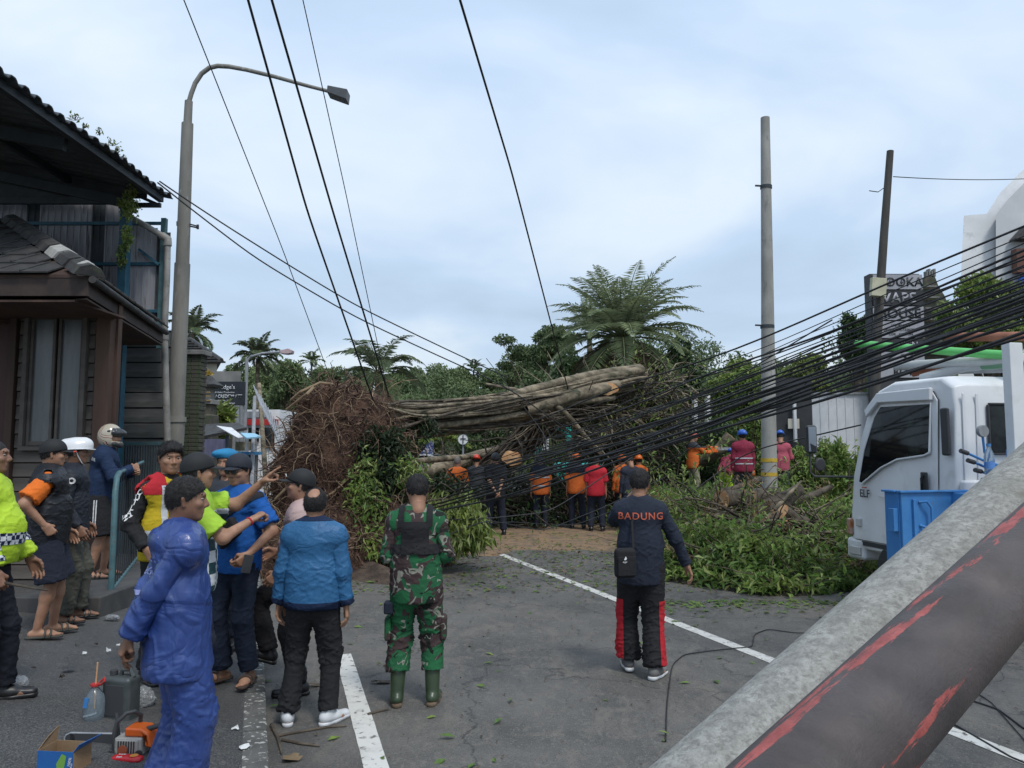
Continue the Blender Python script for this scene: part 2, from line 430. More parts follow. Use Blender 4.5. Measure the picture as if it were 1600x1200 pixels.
def folds(V, F, centers, amp, wl=.075, base=.3, seed=0, zs=1.75):
    N = vnormals(V, F); w = np.full(len(V), base)
    for c, sg in centers: w += np.exp(-np.sum((V-np.array(c))**2, 1)/sg**2)
    w = np.minimum(w, 1.3)
    Q = V*np.array([1.0, 1.0, zs])
    n1 = noise_np(Q+V[:, [2, 0, 1]]*.5*math.sin(seed), 17*.075/wl, seed+3, 2); n2 = noise_np(V, 6, seed+8, 1); n3 = noise_np(V*np.array([1.6, 1.6, .7]), 12, seed+11, 2)
    f = np.clip(1-np.abs(n1)*2.3, -.3, 1)**3*1.35+.35*n3-.15
    return V+N*(amp*w*f*(1+.5*n2)+amp*.7*n2)[:, None]
def slice_mesh(V, F, planes, push=.004):
    "copy of a surface between planes (point, normal -> keep the negative side), pushed out"
    bm = bmesh.new(); N = vnormals(V, F); V2 = V+N*push
    vs = [bm.verts.new(v) for v in V2]
    for f in F: 
        try: bm.faces.new([vs[i] for i in f])
        except ValueError: pass
    for pt, nn in planes:
        bmesh.ops.bisect_plane(bm, geom=bm.verts[:]+bm.edges[:]+bm.faces[:], plane_co=pt, plane_no=nn, clear_outer=True)
    me = bpy.data.meshes.new('band'); bm.to_mesh(me); bm.free()
    me.polygons.foreach_set('use_smooth', [True]*len(me.polygons)); return me
def band(name, VF, planes, m, parent, push=.004):
    me = slice_mesh(VF[0], VF[1], planes, push); me.name = name; me.materials.append(m)
    return link(name, me, parent)
def text_mesh(txt, size, bold=0.0, align='CENTER', spacing=1.0, shear=0):
    c = bpy.data.curves.new('t', 'FONT'); c.body = txt; c.size = size; c.align_x = align; c.align_y = 'CENTER'; c.offset = bold; c.resolution_u = 3
    c.space_character = spacing; c.shear = shear
    o = bpy.data.objects.new('t', c); COL.objects.link(o)
    dg = bpy.context.evaluated_depsgraph_get(); me = bpy.data.meshes.new_from_object(o.evaluated_get(dg))
    bpy.data.objects.remove(o); bpy.data.curves.remove(c); return me
def flat_text(name, txt, size, M, m, parent=None, bold=0, th=.004, **k):
    me = text_mesh(txt, size, bold, **k); me.materials.clear(); me.materials.append(m); me.transform(M)
    o = link(name, me, parent)
    if th: s = o.modifiers.new('s', 'SOLIDIFY'); s.thickness = th; s.offset = 0
    return o
def wrap_text(name, txt, size, M, VF, m, parent, bold=0, push=.003, **k):
    "lettering projected along -Z of M on to a surface"
    me = text_mesh(txt, size, bold, **k)
    bm = bmesh.new(); bm.from_mesh(me)
    bmesh.ops.triangulate(bm, faces=bm.faces)
    for _ in range(2):
        es = [e for e in bm.edges if e.calc_length() > .012]
        if es: bmesh.ops.subdivide_edges(bm, edges=es, cuts=1, use_grid_fill=False)
        bmesh.ops.triangulate(bm, faces=bm.faces)
    V, F = VF; bv = BVHTree.FromPolygons([tuple(v) for v in V], [tuple(map(int, f)) for f in F])
    zd = (M.to_3x3() @ Vector((0,0,-1))).normalized()
    for v in bm.verts:
        w = M @ v.co; hit = bv.ray_cast(w-zd*.4, zd)
        v.co = hit[0]-zd*push if hit[0] is not None else w
    bm.to_mesh(me); bm.free(); me.materials.clear(); me.materials.append(m)
    return link(name, me, parent)
# --- one person
def person(label, loc, yaw, H=1.70, skin=None, top=None, vest=None, bottom=None, shoes=None, head='short', hairm=None, gear=None, pose=None, res=.012, group=None,
           build=1.0, belly=0, eyes=True, far=False):
    sc = H/1.70; pose = pose or {}
    root = empty('person', loc, yaw, label, 'person', group); root.scale = (sc, sc, sc)
    lx, ly = pose.get('lean', (0, 0)); drop = pose.get('drop', 0)
    px, py_ = pose.get('hip', (0, 0))
    pel = Vector((px, py_, .92-drop)); bend = pose.get('bend', 0)
    up = Matrix.Rotation(-bend, 3, 'X') @ Vector((0,0,1))
    up = (up+Vector((lx, ly, 0))).normalized()
    waist = pel+up*.16; chest = pel+up*.40; nb = pel+up*.52
    tw = pose.get('twist', 0); side = Matrix.Rotation(tw, 3, 'Z') @ Vector((1,0,0))
    sh = {1: nb+side*.158*build-up*.055, -1: nb-side*.158*build-up*.055}
    hd = nb+up*.152+Vector((0, .02+pose.get('hfwd', 0), 0))
    if bend > .5: hd = nb+(up+Vector((0,.1,.3))).normalized()*.15
    hyaw, hpit = pose.get('head', (0, 0)); hroll = pose.get('roll', 0)
    HM = Matrix.Translation(hd) @ Matrix.Rotation(hyaw, 4, 'Z') @ Matrix.Rotation(hpit-bend*.6, 4, 'X') @ Matrix.Rotation(hroll, 4, 'Y')
    A = {}; Lg = {}
    for s, nm in ((1, 'r'), (-1, 'l')):
        w = pose.get(nm+'w', (s*.222, .04, .84)); pole = pose.get(nm+'p', (s*.5, -1, -.2))
        e_, w_ = ik(sh[s], w, .285, .25, pole); A[s] = (sh[s], e_, w_)
        hip = pel+Vector((s*.088, 0, -.03)); an = Vector(pose.get(nm+'a', (s*.105, -.01, .095)))
        kp = pose.get(nm+'k', (s*.12, 1, 0)); k_, an = ik(hip, an, .415, .395, kp); Lg[s] = (hip, k_, an)
    b = build
    def torso(o, low=0):
        return [pr(pel, waist, .142*b+o, .130*b+o+belly*.5, .05, (1.05,.76,1)), pr(waist, chest, .132*b+o+belly*.4, .150*b+o, .06, (1.04,.72,1)),
                pr(sh[-1]+Vector((0,0,-.035)), sh[1]+Vector((0,0,-.035)), .058*b+o*.9, k=.06), pr(nb-up*.035, sh[-1].lerp(nb, .25)-up*.008, .038*b+o*.4, .044*b+o*.5, .05), pr(nb-up*.035, sh[1].lerp(nb, .25)-up*.008, .038*b+o*.4, .044*b+o*.5, .05), pr(nb-up*.008, chest, .055+o*.5, .09*b+o, .06)]+(
                [pr(pel+Vector((0,.04,.10)), pel+Vector((0,.05,.20)), .10+belly+o*.7, .10+belly+o*.7, .06)] if belly else [])
    def upper(s, o, t=1, flat=False, o2=None):
        a, e_, w_ = A[s]; q = a.lerp(e_, t)
        return pr(a-up*.012, q, .047*b+o*.8, (.038*b+o*.85 if o2 is None else o2), .04, flat=flat, arm=s)
    def fore(s, o, t=1, flat=True, r=.030):
        a, e_, w_ = A[s]; return pr(e_, e_.lerp(w_, t), .038*b+o*.85, r+o*.8, .035, flat=flat, arm=s)
    Bres = res*1.15
    P = torso(-.018)
    for s in (1, -1):
        a, e_, w_ = A[s]
        P += [pr(a, e_, .050*b, .040*b, .03), pr(e_, w_, .040*b, .0255, .03)]
        h, k_, an = Lg[s]; P += [pr(h, k_, .078*b, .052, .04), pr(k_.lerp(an, .0), k_.lerp(an, .35), .050, .056, .03), pr(k_.lerp(an, .3), an, .056, .036, .03)]
    P += [pr(nb-up*.02, HM @ Vector((0,-.03,-.10)), .060, .054, .04)]
    fd = {}
    bare = shoes and shoes.get('kind') in ('sandal', 'bare')
    for s, nm in ((1, 'r'), (-1, 'l')):
        fy = pose.get(nm+'f', -s*.15); fp = pose.get(nm+'fp', 0)      # foot yaw, pitch (heel lifted)
        d = Matrix.Rotation(fy, 3, 'Z') @ Matrix.Rotation(-fp, 3, 'X') @ Vector((0,1,0)); an = Lg[s][2]
        u = Matrix.Rotation(fy, 3, 'Z') @ Matrix.Rotation(-fp, 3, 'X') @ Vector((0,0,1))
        fd[s] = (an, d, u)
        o = an-u*.06
        P += [pr(o-d*.045, o+d*.10, .034, .030, .03), pr(o+d*.1, o+d*.17-u*.008, .036, .022, .03, (1.15,1.15,.62))]
        if bare and not far:
            sd_ = d.cross(u)
            for t in range(5): P.append(pr(o+d*(.165-.008*t)+sd_*(-s)*(.03-.016*t)-u*.012, o+d*(.188-.012*t)+sd_*(-s)*(.032-.016*t)-u*.015, .012-.001*t, k=.008))
    parts = [sdf_mesh(P, Bres)]
    hres = .014 if far else .0052
    parts.append(xf(head_mesh(hres), HM))
    for s, nm in ((1, 'r'), (-1, 'l')):
        a, e_, w_ = A[s]
        kd = pose.get(nm+'h', 'relaxed'); ref = Vector(pose.get(nm+'hr', (s, .1, 0)))   # direction of the back of the hand
        dirn = pose.get(nm+'hd'); z = -(Vector(dirn) if dirn else (w_-e_)).normalized()
        M = frame(z, ref*s if s == 1 else ref*-1)
        if s == -1: M = frame(z, ref) @ Matrix.Scale(-1, 4, (0,1,0)); M = frame(z, ref) 
        x = (ref-z*ref.dot(z)).normalized(); y = z.cross(x)
        Mx = Matrix((x, y if s == 1 else -y, z)).transposed().to_4x4()
        parts.append(xf(hand_mesh(kd, .009 if far else .0042), Matrix.Translation(w_) @ Mx))
    V, F = merge(parts)
    mesh_np('body', V, F, skin or SK, root)
    out = dict(root=root, A=A, L=Lg, HM=HM, pel=pel, up=up, nb=nb, chest=chest, fd=fd)
    def part(nm, VF, m, fold=None, seed=0):
        V, F = VF
        if fold: V = folds(V, F, fold[0], fold[1], seed=seed, base=fold[2] if len(fold) > 2 else .3, zs=fold[3] if len(fold) > 3 else 1.75, wl=fold[4] if len(fold) > 4 else .075)
        mesh_np(nm, V, F, m, root); return (V, F)
    seed = int(abs(loc[0]*37+loc[1]*11)*10) % 97
    # trousers or shorts
    bt = bottom; o = bt.get('fit', .022)*.72; P = [pr(pel-up*.03, pel+up*.08, .136*b+o*.3, .120*b, .05, (1.05,.76,1), flat=True)]
    for s in (1, -1):
        h, k_, an = Lg[s]
        if bt['kind'] == 'shorts':
            P.append(pr(h, h.lerp(k_, bt.get('len', .92)), .085*b+o, .075*b+o*1.6, .05, flat=True))
        else:
            P.append(pr(h, k_, .082*b+o, .056*b+o, .05))
            cuff = bt.get('cuff', .055); end = k_.lerp(an, bt.get('len', .99))
            P.append(pr(k_, end, .056*b+o, cuff+o*.6, .04, flat=True))
    fc = [(Lg[s][1], .13) for s in (1,-1)]+[(pel-Vector((0,0,.12)), .13)]+[(Lg[s][2]+Vector((0,0,.06)), .11) for s in (1,-1)]
    out['bottom'] = part(bt['kind'] if bt['kind'] == 'shorts' else 'trousers', sdf_mesh(P, res), bt['mat'], (fc, bt.get('fold', .0075), .25), seed)
    # shirt / jacket
    tp = top; o = tp.get('fit', .020)*.72; hem = tp.get('hem', .80)-drop; P = torso(o-.032 if vest else o)
    if tp.get('long', 0): P.append(pr(pel-up*(.92-drop-hem-.05), waist, .150*b+o*1.2+tp.get('flare', 0), .146*b+o, .05, (1.05,.80,1)))
    else: P.append(pr(pel-up*.05, waist, .152*b+o*1.1-(.02 if vest else 0), .136*b+o-(.02 if vest else 0), .05, (1.05,.82,1)))
    sl = tp.get('sleeve', 'long')
    for s in (1, -1):
        if sl == 'long': P += [upper(s, o), fore(s, o*.8, tp.get('slen', .97), True, tp.get('cuffr', .033))]
        elif sl == 'short': P.append(upper(s, o, tp.get('slen', .68), True, .058*b+o*1.2))
        elif sl == 'rolled': P += [upper(s, o), fore(s, o*.8, .35, True, .042)]
    if tp.get('collar'): P.append(pr(nb-up*.03, nb+up*.048, .068+o*.3, .064+o*.3, .02, flat=True))
    if tp.get('hood'):
        P += [el(nb+Vector((0,-.10,-.05)), (.115,.06,.065), .03), pr(nb+Vector((-.07,-.05,.0)), nb+Vector((.07,-.05,.0)), .038, k=.03), pr(nb+Vector((-.09,-.02,.01)), nb+Vector((-.05,.08,-.02)), .035, .028, .03), pr(nb+Vector((.09,-.02,.01)), nb+Vector((.05,.08,-.02)), .035, .028, .03)]
    cutn = -(up); cuts = [(pel+up*(hem-(.92-drop)), cutn)] 
    subs = [pr(nb+up*.0+Vector((0,.025,0)), nb+up*.12+Vector((0,.03,.02)), .054, .06, .015)] if not tp.get('collar') else [pr(nb+up*.022, nb+up*.13, .055, .060, .008)]
    fc = [(A[s][1], .12) for s in (1,-1)]+[(waist, .14)]+[(A[s][2], .08) for s in (1,-1)]+[(A[s][0]-Vector((s*.02,0,.1)), .07) for s in (1,-1)]
    armcut = None
    def upost(F, X, Y, Z):
        return F
    # the hem only cuts the torso: sleeves are built on their own so that hanging arms survive
    Pt = [p for p in P if not (p.get('flat') and sl != 'none' and not tp.get('collar')) ]
    tors = sdf_mesh(torso_only(P, A), res, cuts=cuts, subs=subs)
    arms = [p for p in P if p.get('arm')]
    pieces = [tors]
    if arms and sl != 'none':
        for s in (1, -1):
            ap = [p for p in arms if p['arm'] == s]
            ap = ap+[pr(sh[s]-side*s*.05-up*.02, sh[s]-side*s*.02-up*.02, (.05*b+o)*(.55 if vest else 1), (.055*b+o)*(.6 if vest else 1), .04)]
            pieces.append(sdf_mesh(ap, res))
    out['top'] = part(tp.get('name', 'shirt'), merge(pieces), tp['mat'], (fc, tp.get('fold', .008), tp.get('fbase', .35), tp.get('zs', 1.75), tp.get('wl', .075)), seed+5)
    if tp.get('hem_mat'):
        band('waistband', out['top'], [(pel+up*(hem-(.92-drop)+.055), up)] + [((.24*b,0,0), (1,0,0)), ((-.24*b,0,0), (-1,0,0))], tp['hem_mat'], root, .003)
        for s in (1, -1):
            a, e_, w_ = A[s]; dd = (w_-e_).normalized()
            band('cuff', out['top'], [(e_.lerp(w_, .80), -dd), (e_.lerp(w_, 1.1), dd)], tp['hem_mat'], root, .003)
    if vest:
        ov = vest.get('fit', o+.014)*.85; hv = vest.get('hem', hem+.02)
        Pv = [p for p in torso_only(torso(ov)+[pr(pel-up*.04, waist, .15*b+ov*1.1, .142*b+ov, .05, (1.05,.78,1))], A)]
        sb = [pr(nb+up*.03+Vector((0,.03,0)), nb+up*.12, .07, .08, .015)]
        for s in (1,-1): sb.append(pr(sh[s]+side*s*.01+up*.02, sh[s]+side*s*.06-up*.10, .052, .062, .01))
        if vest.get('collar'): Pv.append(pr(nb-up*.03, nb+up*.045, .072, .066, .02, flat=True)); sb[0] = pr(nb+up*.03, nb+up*.14, .058, .06, .01)
        out['vest'] = part('vest', sdf_mesh(Pv, res, cuts=[(pel+up*(hv-.92), -up)], subs=sb), vest['mat'], (fc, vest.get('fold', .006), .3), seed+9)
    # shoes
    if shoes:
        for s in (1, -1):
            an, d, u = fd[s]; o_ = an-u*.06; k_ = shoes['kind']; rr = Matrix((d.cross(u), d, u)).transposed().to_4x4()
            base = Matrix.Translation(an-u*.095) @ rr
            if k_ in ('sneaker', 'shoe', 'boot'):
                up_ = [pr((0,-.045,.055), (0,.05,.05), .040, .040, .03), pr((0,.04,.045), (0,.165,.036), .040, .034, .03, (1.12,1,.8)), pr((0,-.02,.06), (0,-.012,.10), .046, .044, .02)]
                if k_ == 'boot':
                    kn = base.inverted() @ Lg[s][1].lerp(an, .12); up_ = [p for p in up_[:2]]+[pr((0,-.01,.06), kn, .050, .068, .02, flat=True)]
                V, F = xf(sdf_mesh(up_, .009 if not far else .014, cuts=[((0,0,.018), (0,0,-1))]), base)
                mesh_np('boot' if k_ == 'boot' else 'shoe', V, F, shoes['mat'], root)
                so_ = [pr((0,-.05,.016), (0,.05,.016), .040, .038, .02, (1,1,.8)), pr((0,.05,.016), (0,.165,.018), .042, .036, .02, (1.12,1,.8))]
                V, F = xf(sdf_mesh(so_, .008 if not far else .014, cuts=[((0,0,.0), (0,0,-1)), ((0,0,.030), (0,0,1))]), base)
                mesh_np('sole', V, F, shoes.get('sole', shoes['mat']), root)
            elif k_ == 'sandal':
                so_ = [pr((0,-.055,.012), (0,.05,.012), .042, .038, .02), pr((0,.05,.012), (0,.165,.012), .042, .040, .02)]
                V, F = xf(sdf_mesh(so_, .008, cuts=[((0,0,.0), (0,0,-1)), ((0,0,.020), (0,0,1))]), base)
                mesh_np('sole', V, F, shoes['mat'], root)
                st = MB()
                for y in shoes.get('straps', (.06, .105)):
                    st.tube([base @ Vector((math.cos(t)*.052, y+.01*math.sin(t*2), .012+math.sin(t)*.058)) for t in np.linspace(0, math.pi, 9)], .009, 6)
                st.build('strap', shoes['mat'], root, smooth=True)
    # hair, eyes
    hm = hairm or HAIR
    if head: 
        V, F = xf(hair(head, hres if far else .0065), HM); mesh_np('hair', V, F, hm, root)
        if not far and head != 'shaved':
            r = np.random.default_rng(seed+3); n = 6000; N = vnormals(V, F); k = r.integers(0, len(V), n); up3 = np.array(HM.to_3x3() @ Vector((0,0,1)))
            ok = N[k] @ np.array([0,0,1.]) > -.75; k = k[ok]; n = len(k)
            p = V[k]+r.normal(size=(n,3))*.003-N[k]*.002; d = N[k]*.42+r.normal(size=(n,3))*.28-up3*.38; d /= np.linalg.norm(d, axis=1, keepdims=True)
            L_ = r.uniform(.006, .015, n)*(1.6 if head == 'full' else 1.0); s_ = np.cross(d, N[k]+.01); s_ /= np.linalg.norm(s_, axis=1, keepdims=True)+1e-9
            VV = np.stack([p-s_*.0011, p+s_*.0011, p+d*L_[:,None]], 1).reshape(-1,3); FF = np.arange(3*n).reshape(-1,3); oo = mesh_np('hair_strands', VV, FF, hm, root, smooth=False); oo['kind'] = 'stuff'
    if eyes and not far:
        for s in (-1, 1):
            V, F = xf(sdf_mesh([el((s*.031,.0765,.011), (.0115,.0118,.0058), .004)], .0022), HM); mesh_np('eye', V, F, EYEW, root)
            mb = MB(); mb.lathe([(0.0001,.0), (.0034,.0), (.0044,-.001), (.0044,-.003)], (0,0,0), 10, HM.to_3x3() @ Matrix.Rotation(-math.pi/2, 3, 'X'))
            ob = mb.build('pupil', PUPIL, root); ob.location = HM @ Vector((s*.031,.0890,.0105))
            V, F = xf(sdf_mesh([pr((s*.018,.0885,.034), (s*.046,.077,.036), .0042, .003, .004)], .0022), HM); mesh_np('eyebrow', V, F, HAIR, root)
        V, F = xf(sdf_mesh([pr((-.017,.0865,-.053), (.017,.0865,-.053), .0045, k=.003, s=(1,1,.8)), pr((-.014,.0855,-.0605), (.014,.0855,-.0605), .0055, k=.003)], .0022), HM); mesh_np('lips', V, F, LIP, root)
    if gear: gear(root, HM, hres if far else .0065, out)
    return out
def torso_only(P, A):
    return [p for p in P if not p.get('arm')]
# --- headgear
def cap(m, m2=None, back=False, tilt=0, logo=None):
    def g(root, HM, res, out):
        M = HM @ Matrix.Rotation(math.pi if back else 0, 4, 'Z') @ Matrix.Rotation(tilt, 4, 'X')
        V, F = xf(skull_part('cap', res, .015, [el((0,-.005,.06), (.083,.098,.075), .03)], cuts=[((0,0,.022), (0,.22,-1))]), M); mesh_np('cap', V, F, m, root)
        V, F = xf(skull_part('brim', res*.8, None, [pr((0,.06,.045), (0,.115,.037), .075, .068, .02, (1,.95,.5))], post=lambda F, X, Y, Z: np.maximum(F, np.abs(Z-(.050-.10*Y-3.5*X*X))-.0045)), M)
        mesh_np('brim', V, F, m2 or m, root)
        if logo: mb = MB(); mb.box((0,0,0), (.04,.004,.022)); o = mb.build('cap_badge', logo, root, bevel=.001); o.matrix_local = M @ Matrix.Translation((0,.119,.075)) @ Matrix.Rotation(R(-24), 4, 'X')
    return g
def hardhat(m, strap=None):
    def g(root, HM, res, out):
        V, F = xf(skull_part('hardhat', res, .028, [pr((0,-.09,.06), (0,.07,.07), .075, k=.04), pr((0,-.10,.11), (0,.07,.12), .022, k=.02)], cuts=[((0,0,.035), (0,0,-1))]), HM); mesh_np('hard_hat_shell', V, F, m, root)
        V, F = xf(skull_part('hhbrim', res, None, [el((0,.01,.035), (.122,.155,.122), .02)], post=lambda F, X, Y, Z: np.maximum(F, np.abs(Z-(.036-.12*np.maximum(Y-.08, 0)))-.005+0*X)), HM); mesh_np('hat_brim', V, F, m, root)
        if strap:
            mb = MB(); mb.tube([HM @ Vector(p) for p in ((-.085,.0,.04), (-.08,.02,-.03), (-.045,.05,-.10), (0,.06,-.118), (.045,.05,-.10), (.08,.02,-.03), (.085,.0,.04))], .005, 6); mb.build('chin_strap', strap, root, smooth=True)
    return g
# ================================================================ GROUND, ROAD, PAVEMENT
def sheet(name, fn, xs, ys, m, kind='structure', parent=None):
    X, Y = np.meshgrid(xs, ys, indexing='ij'); V = fn(X, Y).reshape(-1, 3)
    idx = np.arange(X.size).reshape(X.shape)
    F = np.stack([idx[:-1,:-1], idx[1:,:-1], idx[1:,1:], idx[:-1,1:]], -1).reshape(-1, 4)
    o = mesh_np(name, V, F, m, parent)
    if kind: o['kind'] = kind
    return o
KX = lambda Y: -.334*Y                       # left kerb line
def pavz(x, y): return .09+.07*np.maximum(0, -(x+.334*y)*.95)
b = NB('asphalt'); v = b.co()
c = b.ramp(b.noise(.8, 8, .7, .5, v), [(.38, (.054,.051,.047)), (.60, (.118,.109,.097))])
c = b.mix(b.ramp(b.noise(3.2, 8, .72, .8, b.co((1,.55,1), (0,0,.35))), [(.50, 0.), (.66, .8)]), c, (.165,.145,.118))
c = b.mix(b.ramp(b.noise(13, 6, .75, 1.2, b.co((1,.6,1), (0,0,.35))), [(.52, 0.), (.64, .55)]), c, (.20,.18,.15))
c = b.mix(b.ramp(b.noise(21, 4, .75, 1.0, b.co(loc=(5,5,0))), [(.60, 0.), (.66, .7)]), c, (.035,.032,.028))
c = b.mix(b.ramp(b.noise(140, 2, .6), [(.35, 0.), (.75, .65)]), c, (.17,.165,.155))
c = b.mix(b.ramp(b.noise(.5, 5, .6, .6, b.co((1,1,1), loc=(4,2,0))), [(.55, 0.), (.75, .5)]), c, (.030,.031,.034))
vo = b.n('ShaderNodeTexVoronoi', feature='DISTANCE_TO_EDGE'); vo.inputs['Scale'].default_value = .42; wv = b.n('ShaderNodeVectorMath', operation='ADD'); nn_ = b.n('ShaderNodeTexNoise'); nn_.inputs['Scale'].default_value = 2.2; nn_.inputs['Detail'].default_value = 6
b.l(b.tc.outputs['Object'], nn_.inputs['Vector']); sc_ = b.n('ShaderNodeVectorMath', operation='SCALE'); sc_.inputs['Scale'].default_value = .9; b.l(nn_.outputs['Color'], sc_.inputs[0]); b.l(b.tc.outputs['Object'], wv.inputs[0]); b.l(sc_.outputs[0], wv.inputs[1]); b.l(wv.outputs[0], vo.inputs['Vector'])
c = b.mix(b.ramp(vo.outputs['Distance'], [(.0, .75), (.006, 0.)]), c, (.02,.02,.02))
c = b.mix(b.ramp(b.noise(60, 2, .5), [(.62, 0.), (.68, .8)]), c, (.21,.20,.175))
c = b.mix(b.ramp(b.noise(75, 2, .5, 0, b.co(loc=(9,3,0))), [(.60, 0.), (.66, .7)]), c, (.028,.027,.026))
b.col(c); b.set(rough=b.ramp(b.noise(.9, 6, .6, .4), [(.35, .55), (.65, .85)]), spec=.35)
b.bump(b.math('ADD', b.noise(160, 3, .7), b.math('MULTIPLY', b.noise(9, 5, .7), .8)), .55, .006); ASPH = b.m
b = NB('pavement_asphalt'); v = b.co()
c = b.ramp(b.noise(1.1, 8, .7, .6, v), [(.35, (.036,.037,.040)), (.66, (.064,.065,.066))])
c = b.mix(b.ramp(b.noise(95, 3, .8), [(.47, 0.), (.62, .9)]), c, (.16,.155,.145))
c = b.mix(b.ramp(b.noise(2.6, 6, .7, .8), [(.58, 0.), (.74, .6)]), c, (.10,.085,.062))
b.col(c); b.set(rough=b.ramp(b.noise(1.7, 5, .6, .6), [(.38, .38), (.62, .8)]), spec=.4)
b.bump(b.math('ADD', b.noise(120, 3, .75), b.math('MULTIPLY', b.noise(11, 5, .7), .6)), .8, .008); PAVM = b.m
EARTH = pm('earth', (.10,.075,.045), (.055,.07,.03), scale=.4, rough=.95, bump=.6, bs=6, bd=.1)
PAINT = pm('road_paint', (.60,.585,.54), (.40,.385,.35), scale=5, lo=.5, hi=.75, rough=.75, bump=.5, bs=120, bd=.003, c3=(.15,.14,.125), s3=16, lo3=.56, hi3=.66)
def ground_fn(X, Y):
    r = np.clip((Y-48)/60, 0, 1); return np.stack([X, Y, -.15+9.5*r*r*(3-2*r)], -1)
sheet('ground', ground_fn, np.linspace(-900, 900, 61), np.concatenate([np.linspace(-60, 150, 60), np.linspace(200, 1500, 10)]), EARTH)
# road: follows the 20 degree heading away from the camera
def road_fn(U, T): return np.stack([KX(T)+.06+U, T, 0*T-0.0], -1)
sheet('road', road_fn, np.linspace(0, 14, 30), np.linspace(-8, 70, 60), ASPH)
def pv_fn(U, T):
    X = KX(T)-U; return np.stack([X, T, pavz(X, T)+.004*np.sin(9*X+5*T)*np.minimum(1, U)], -1)
sheet('pavement', pv_fn, np.linspace(0, 9, 60)[::-1], np.linspace(-4, 40, 120), PAVM)
# kerb stones with worn white paint
KERB = pm('kerb', (.12,.118,.11), (.085,.085,.08), scale=8, rough=.9, bump=.8, bs=60, bd=.01, c3=(.42,.41,.38), s3=26, lo3=.56, hi3=.62)
kr = empty('kerb', (0,0,0)); kr['kind'] = 'structure'
kd = Vector((-.334, 1, 0)).normalized(); t = -3.0
base_me = None
while t < 34:
    mb = MB(); mb.box((0,0,.045), (.15,.78,.10)); 
    if base_me is None: ob = mb.build('kerb_stone', KERB, kr, bevel=.014); base_me = ob
    else: ob = base_me.copy(); COL.objects.link(ob); ob.parent = kr
    p = Vector((KX(t)+.05, t, .0)); ob.location = p; ob.rotation_euler = (random.uniform(-.004,.004), 0, math.atan2(.334, 1)); t += .80*kd.y
# painted lines
def paint(name, a, bq, wa, wb, z=.004):
    a = Vector(a); bq = Vector(bq); d = (bq-a).normalized(); n = Vector((d.y, -d.x, 0)); K = 60; V = []; F = []
    for i in range(K+1):
        t = i/K; p = a.lerp(bq, t); w = wa+(wb-wa)*t
        e1 = .0015*math.sin(i*2.7)+.0015*math.sin(i*7.1)
        V += [p-n*(w/2+e1), p+n*(w/2+e1*.7)]
        if i: F.append((2*i-2, 2*i-1, 2*i+1, 2*i))
    V = [(q.x, q.y, z) for q in V]
    o = mesh_np(name, V, np.array(F), PAINT); o['kind'] = 'structure'
a = G(588, 1200); q = G(537, 1025); d = (q-a)/(q-a).length
paint('edge_line', a-d*6, q+d*.05, .15, .14)
a = G(1600, 1187); q = G(728, 845); d = (q-a)/(q-a).length
paint('centre_line', a-d*9, q, .135, .13)
# ================================================================ HOUSE ON THE LEFT
WOODD = pm('wood_dark_brown', (0.045,0.024,0.017), (0.083,0.046,0.031), scale=3, rough=.75, bump=.5, bs=30, stretch=(1,1,.15), bd=.006)
WOODF = pm('fascia_wood', (.026,.016,.013), (.05,.032,.025), scale=3, rough=.75, bump=.4, bs=30)
WOODR = pm('wood_red_brown', (.035,.010,.008), (.055,.018,.014), scale=3, rough=.6, bump=.3, bs=30, stretch=(1,1,.15))
SIDING = pm('siding', (.075,.064,.055), (.12,.104,.09), scale=4, rough=.85, bump=.7, bs=28, stretch=(.12,1,1), bd=.006)
GPLANK = pm('grey_plank', (.085,.088,.088), (.155,.158,.154), scale=4, rough=.9, bump=.8, bs=24, stretch=(.15,1,1), bd=.008, c3=(.030,.036,.028), s3=3, lo3=.52, hi3=.7)
PANE = pm('curtained_pane', (.075,.085,.086), (.125,.135,.134), scale=2.2, rough=.28, bump=.05, bs=20, stretch=(3,1,.5), spec=.6)
TILE = pm('dark_tile', (0.026,0.026,0.027), (0.056,0.053,0.050), scale=6, rough=.75, bump=.7, bs=40, bd=.006, c3=(0.068,0.075,0.045), s3=9, lo3=.6, hi3=.72)
BLUEP = pm('blue_paint', (.020,.085,.13), (.03,.12,.17), scale=9, rough=.55, bump=.3, c3=(.07,.05,.04), s3=18, lo3=.62, hi3=.7)
TEAL = pm('teal_paint', (.05,.115,.13), (.075,.16,.175), scale=7, rough=.5, bump=.3, c3=(.10,.085,.07), s3=22, lo3=.6, hi3=.68)
GALV = pm('galvanised', (.20,.21,.22), (.30,.31,.33), scale=5, rough=.55, bump=.3, stretch=(1,1,.3), c3=(.12,.10,.085), s3=7, lo3=.6, hi3=.72)
SHEETM = pm('weathered_sheet', (.26,.265,.29), (.38,.38,.41), scale=3, rough=.6, bump=.3, stretch=(2,2,.25), c3=(.08,.075,.075), s3=6, lo3=.55, hi3=.7)
DARKSH = pm('dark_sheet', (.035,.042,.05), (.06,.07,.08), scale=3, rough=.7, bump=.4, c3=(.05,.045,.035), s3=8, lo3=.55, hi3=.7)
DSTEEL = pm('dark_steel', (.018,.024,.03), (.03,.038,.045), scale=6, rough=.6, bump=.3)
MORTAR = pm('mortar', (.30,.30,.28), (.4,.39,.37), scale=12, rough=.95, bump=.8, bs=50)
def copies(o, spots, parent=None):
    for loc, rot in spots:
        c = o.copy(); COL.objects.link(c); c.parent = parent or o.parent; c.location = loc; c.rotation_euler = rot
hs = empty('wooden_house', (-5.2, 8.0, .3), 0, 'low dark wooden house with grey curtained window and hipped tile roof at the left edge', 'house')
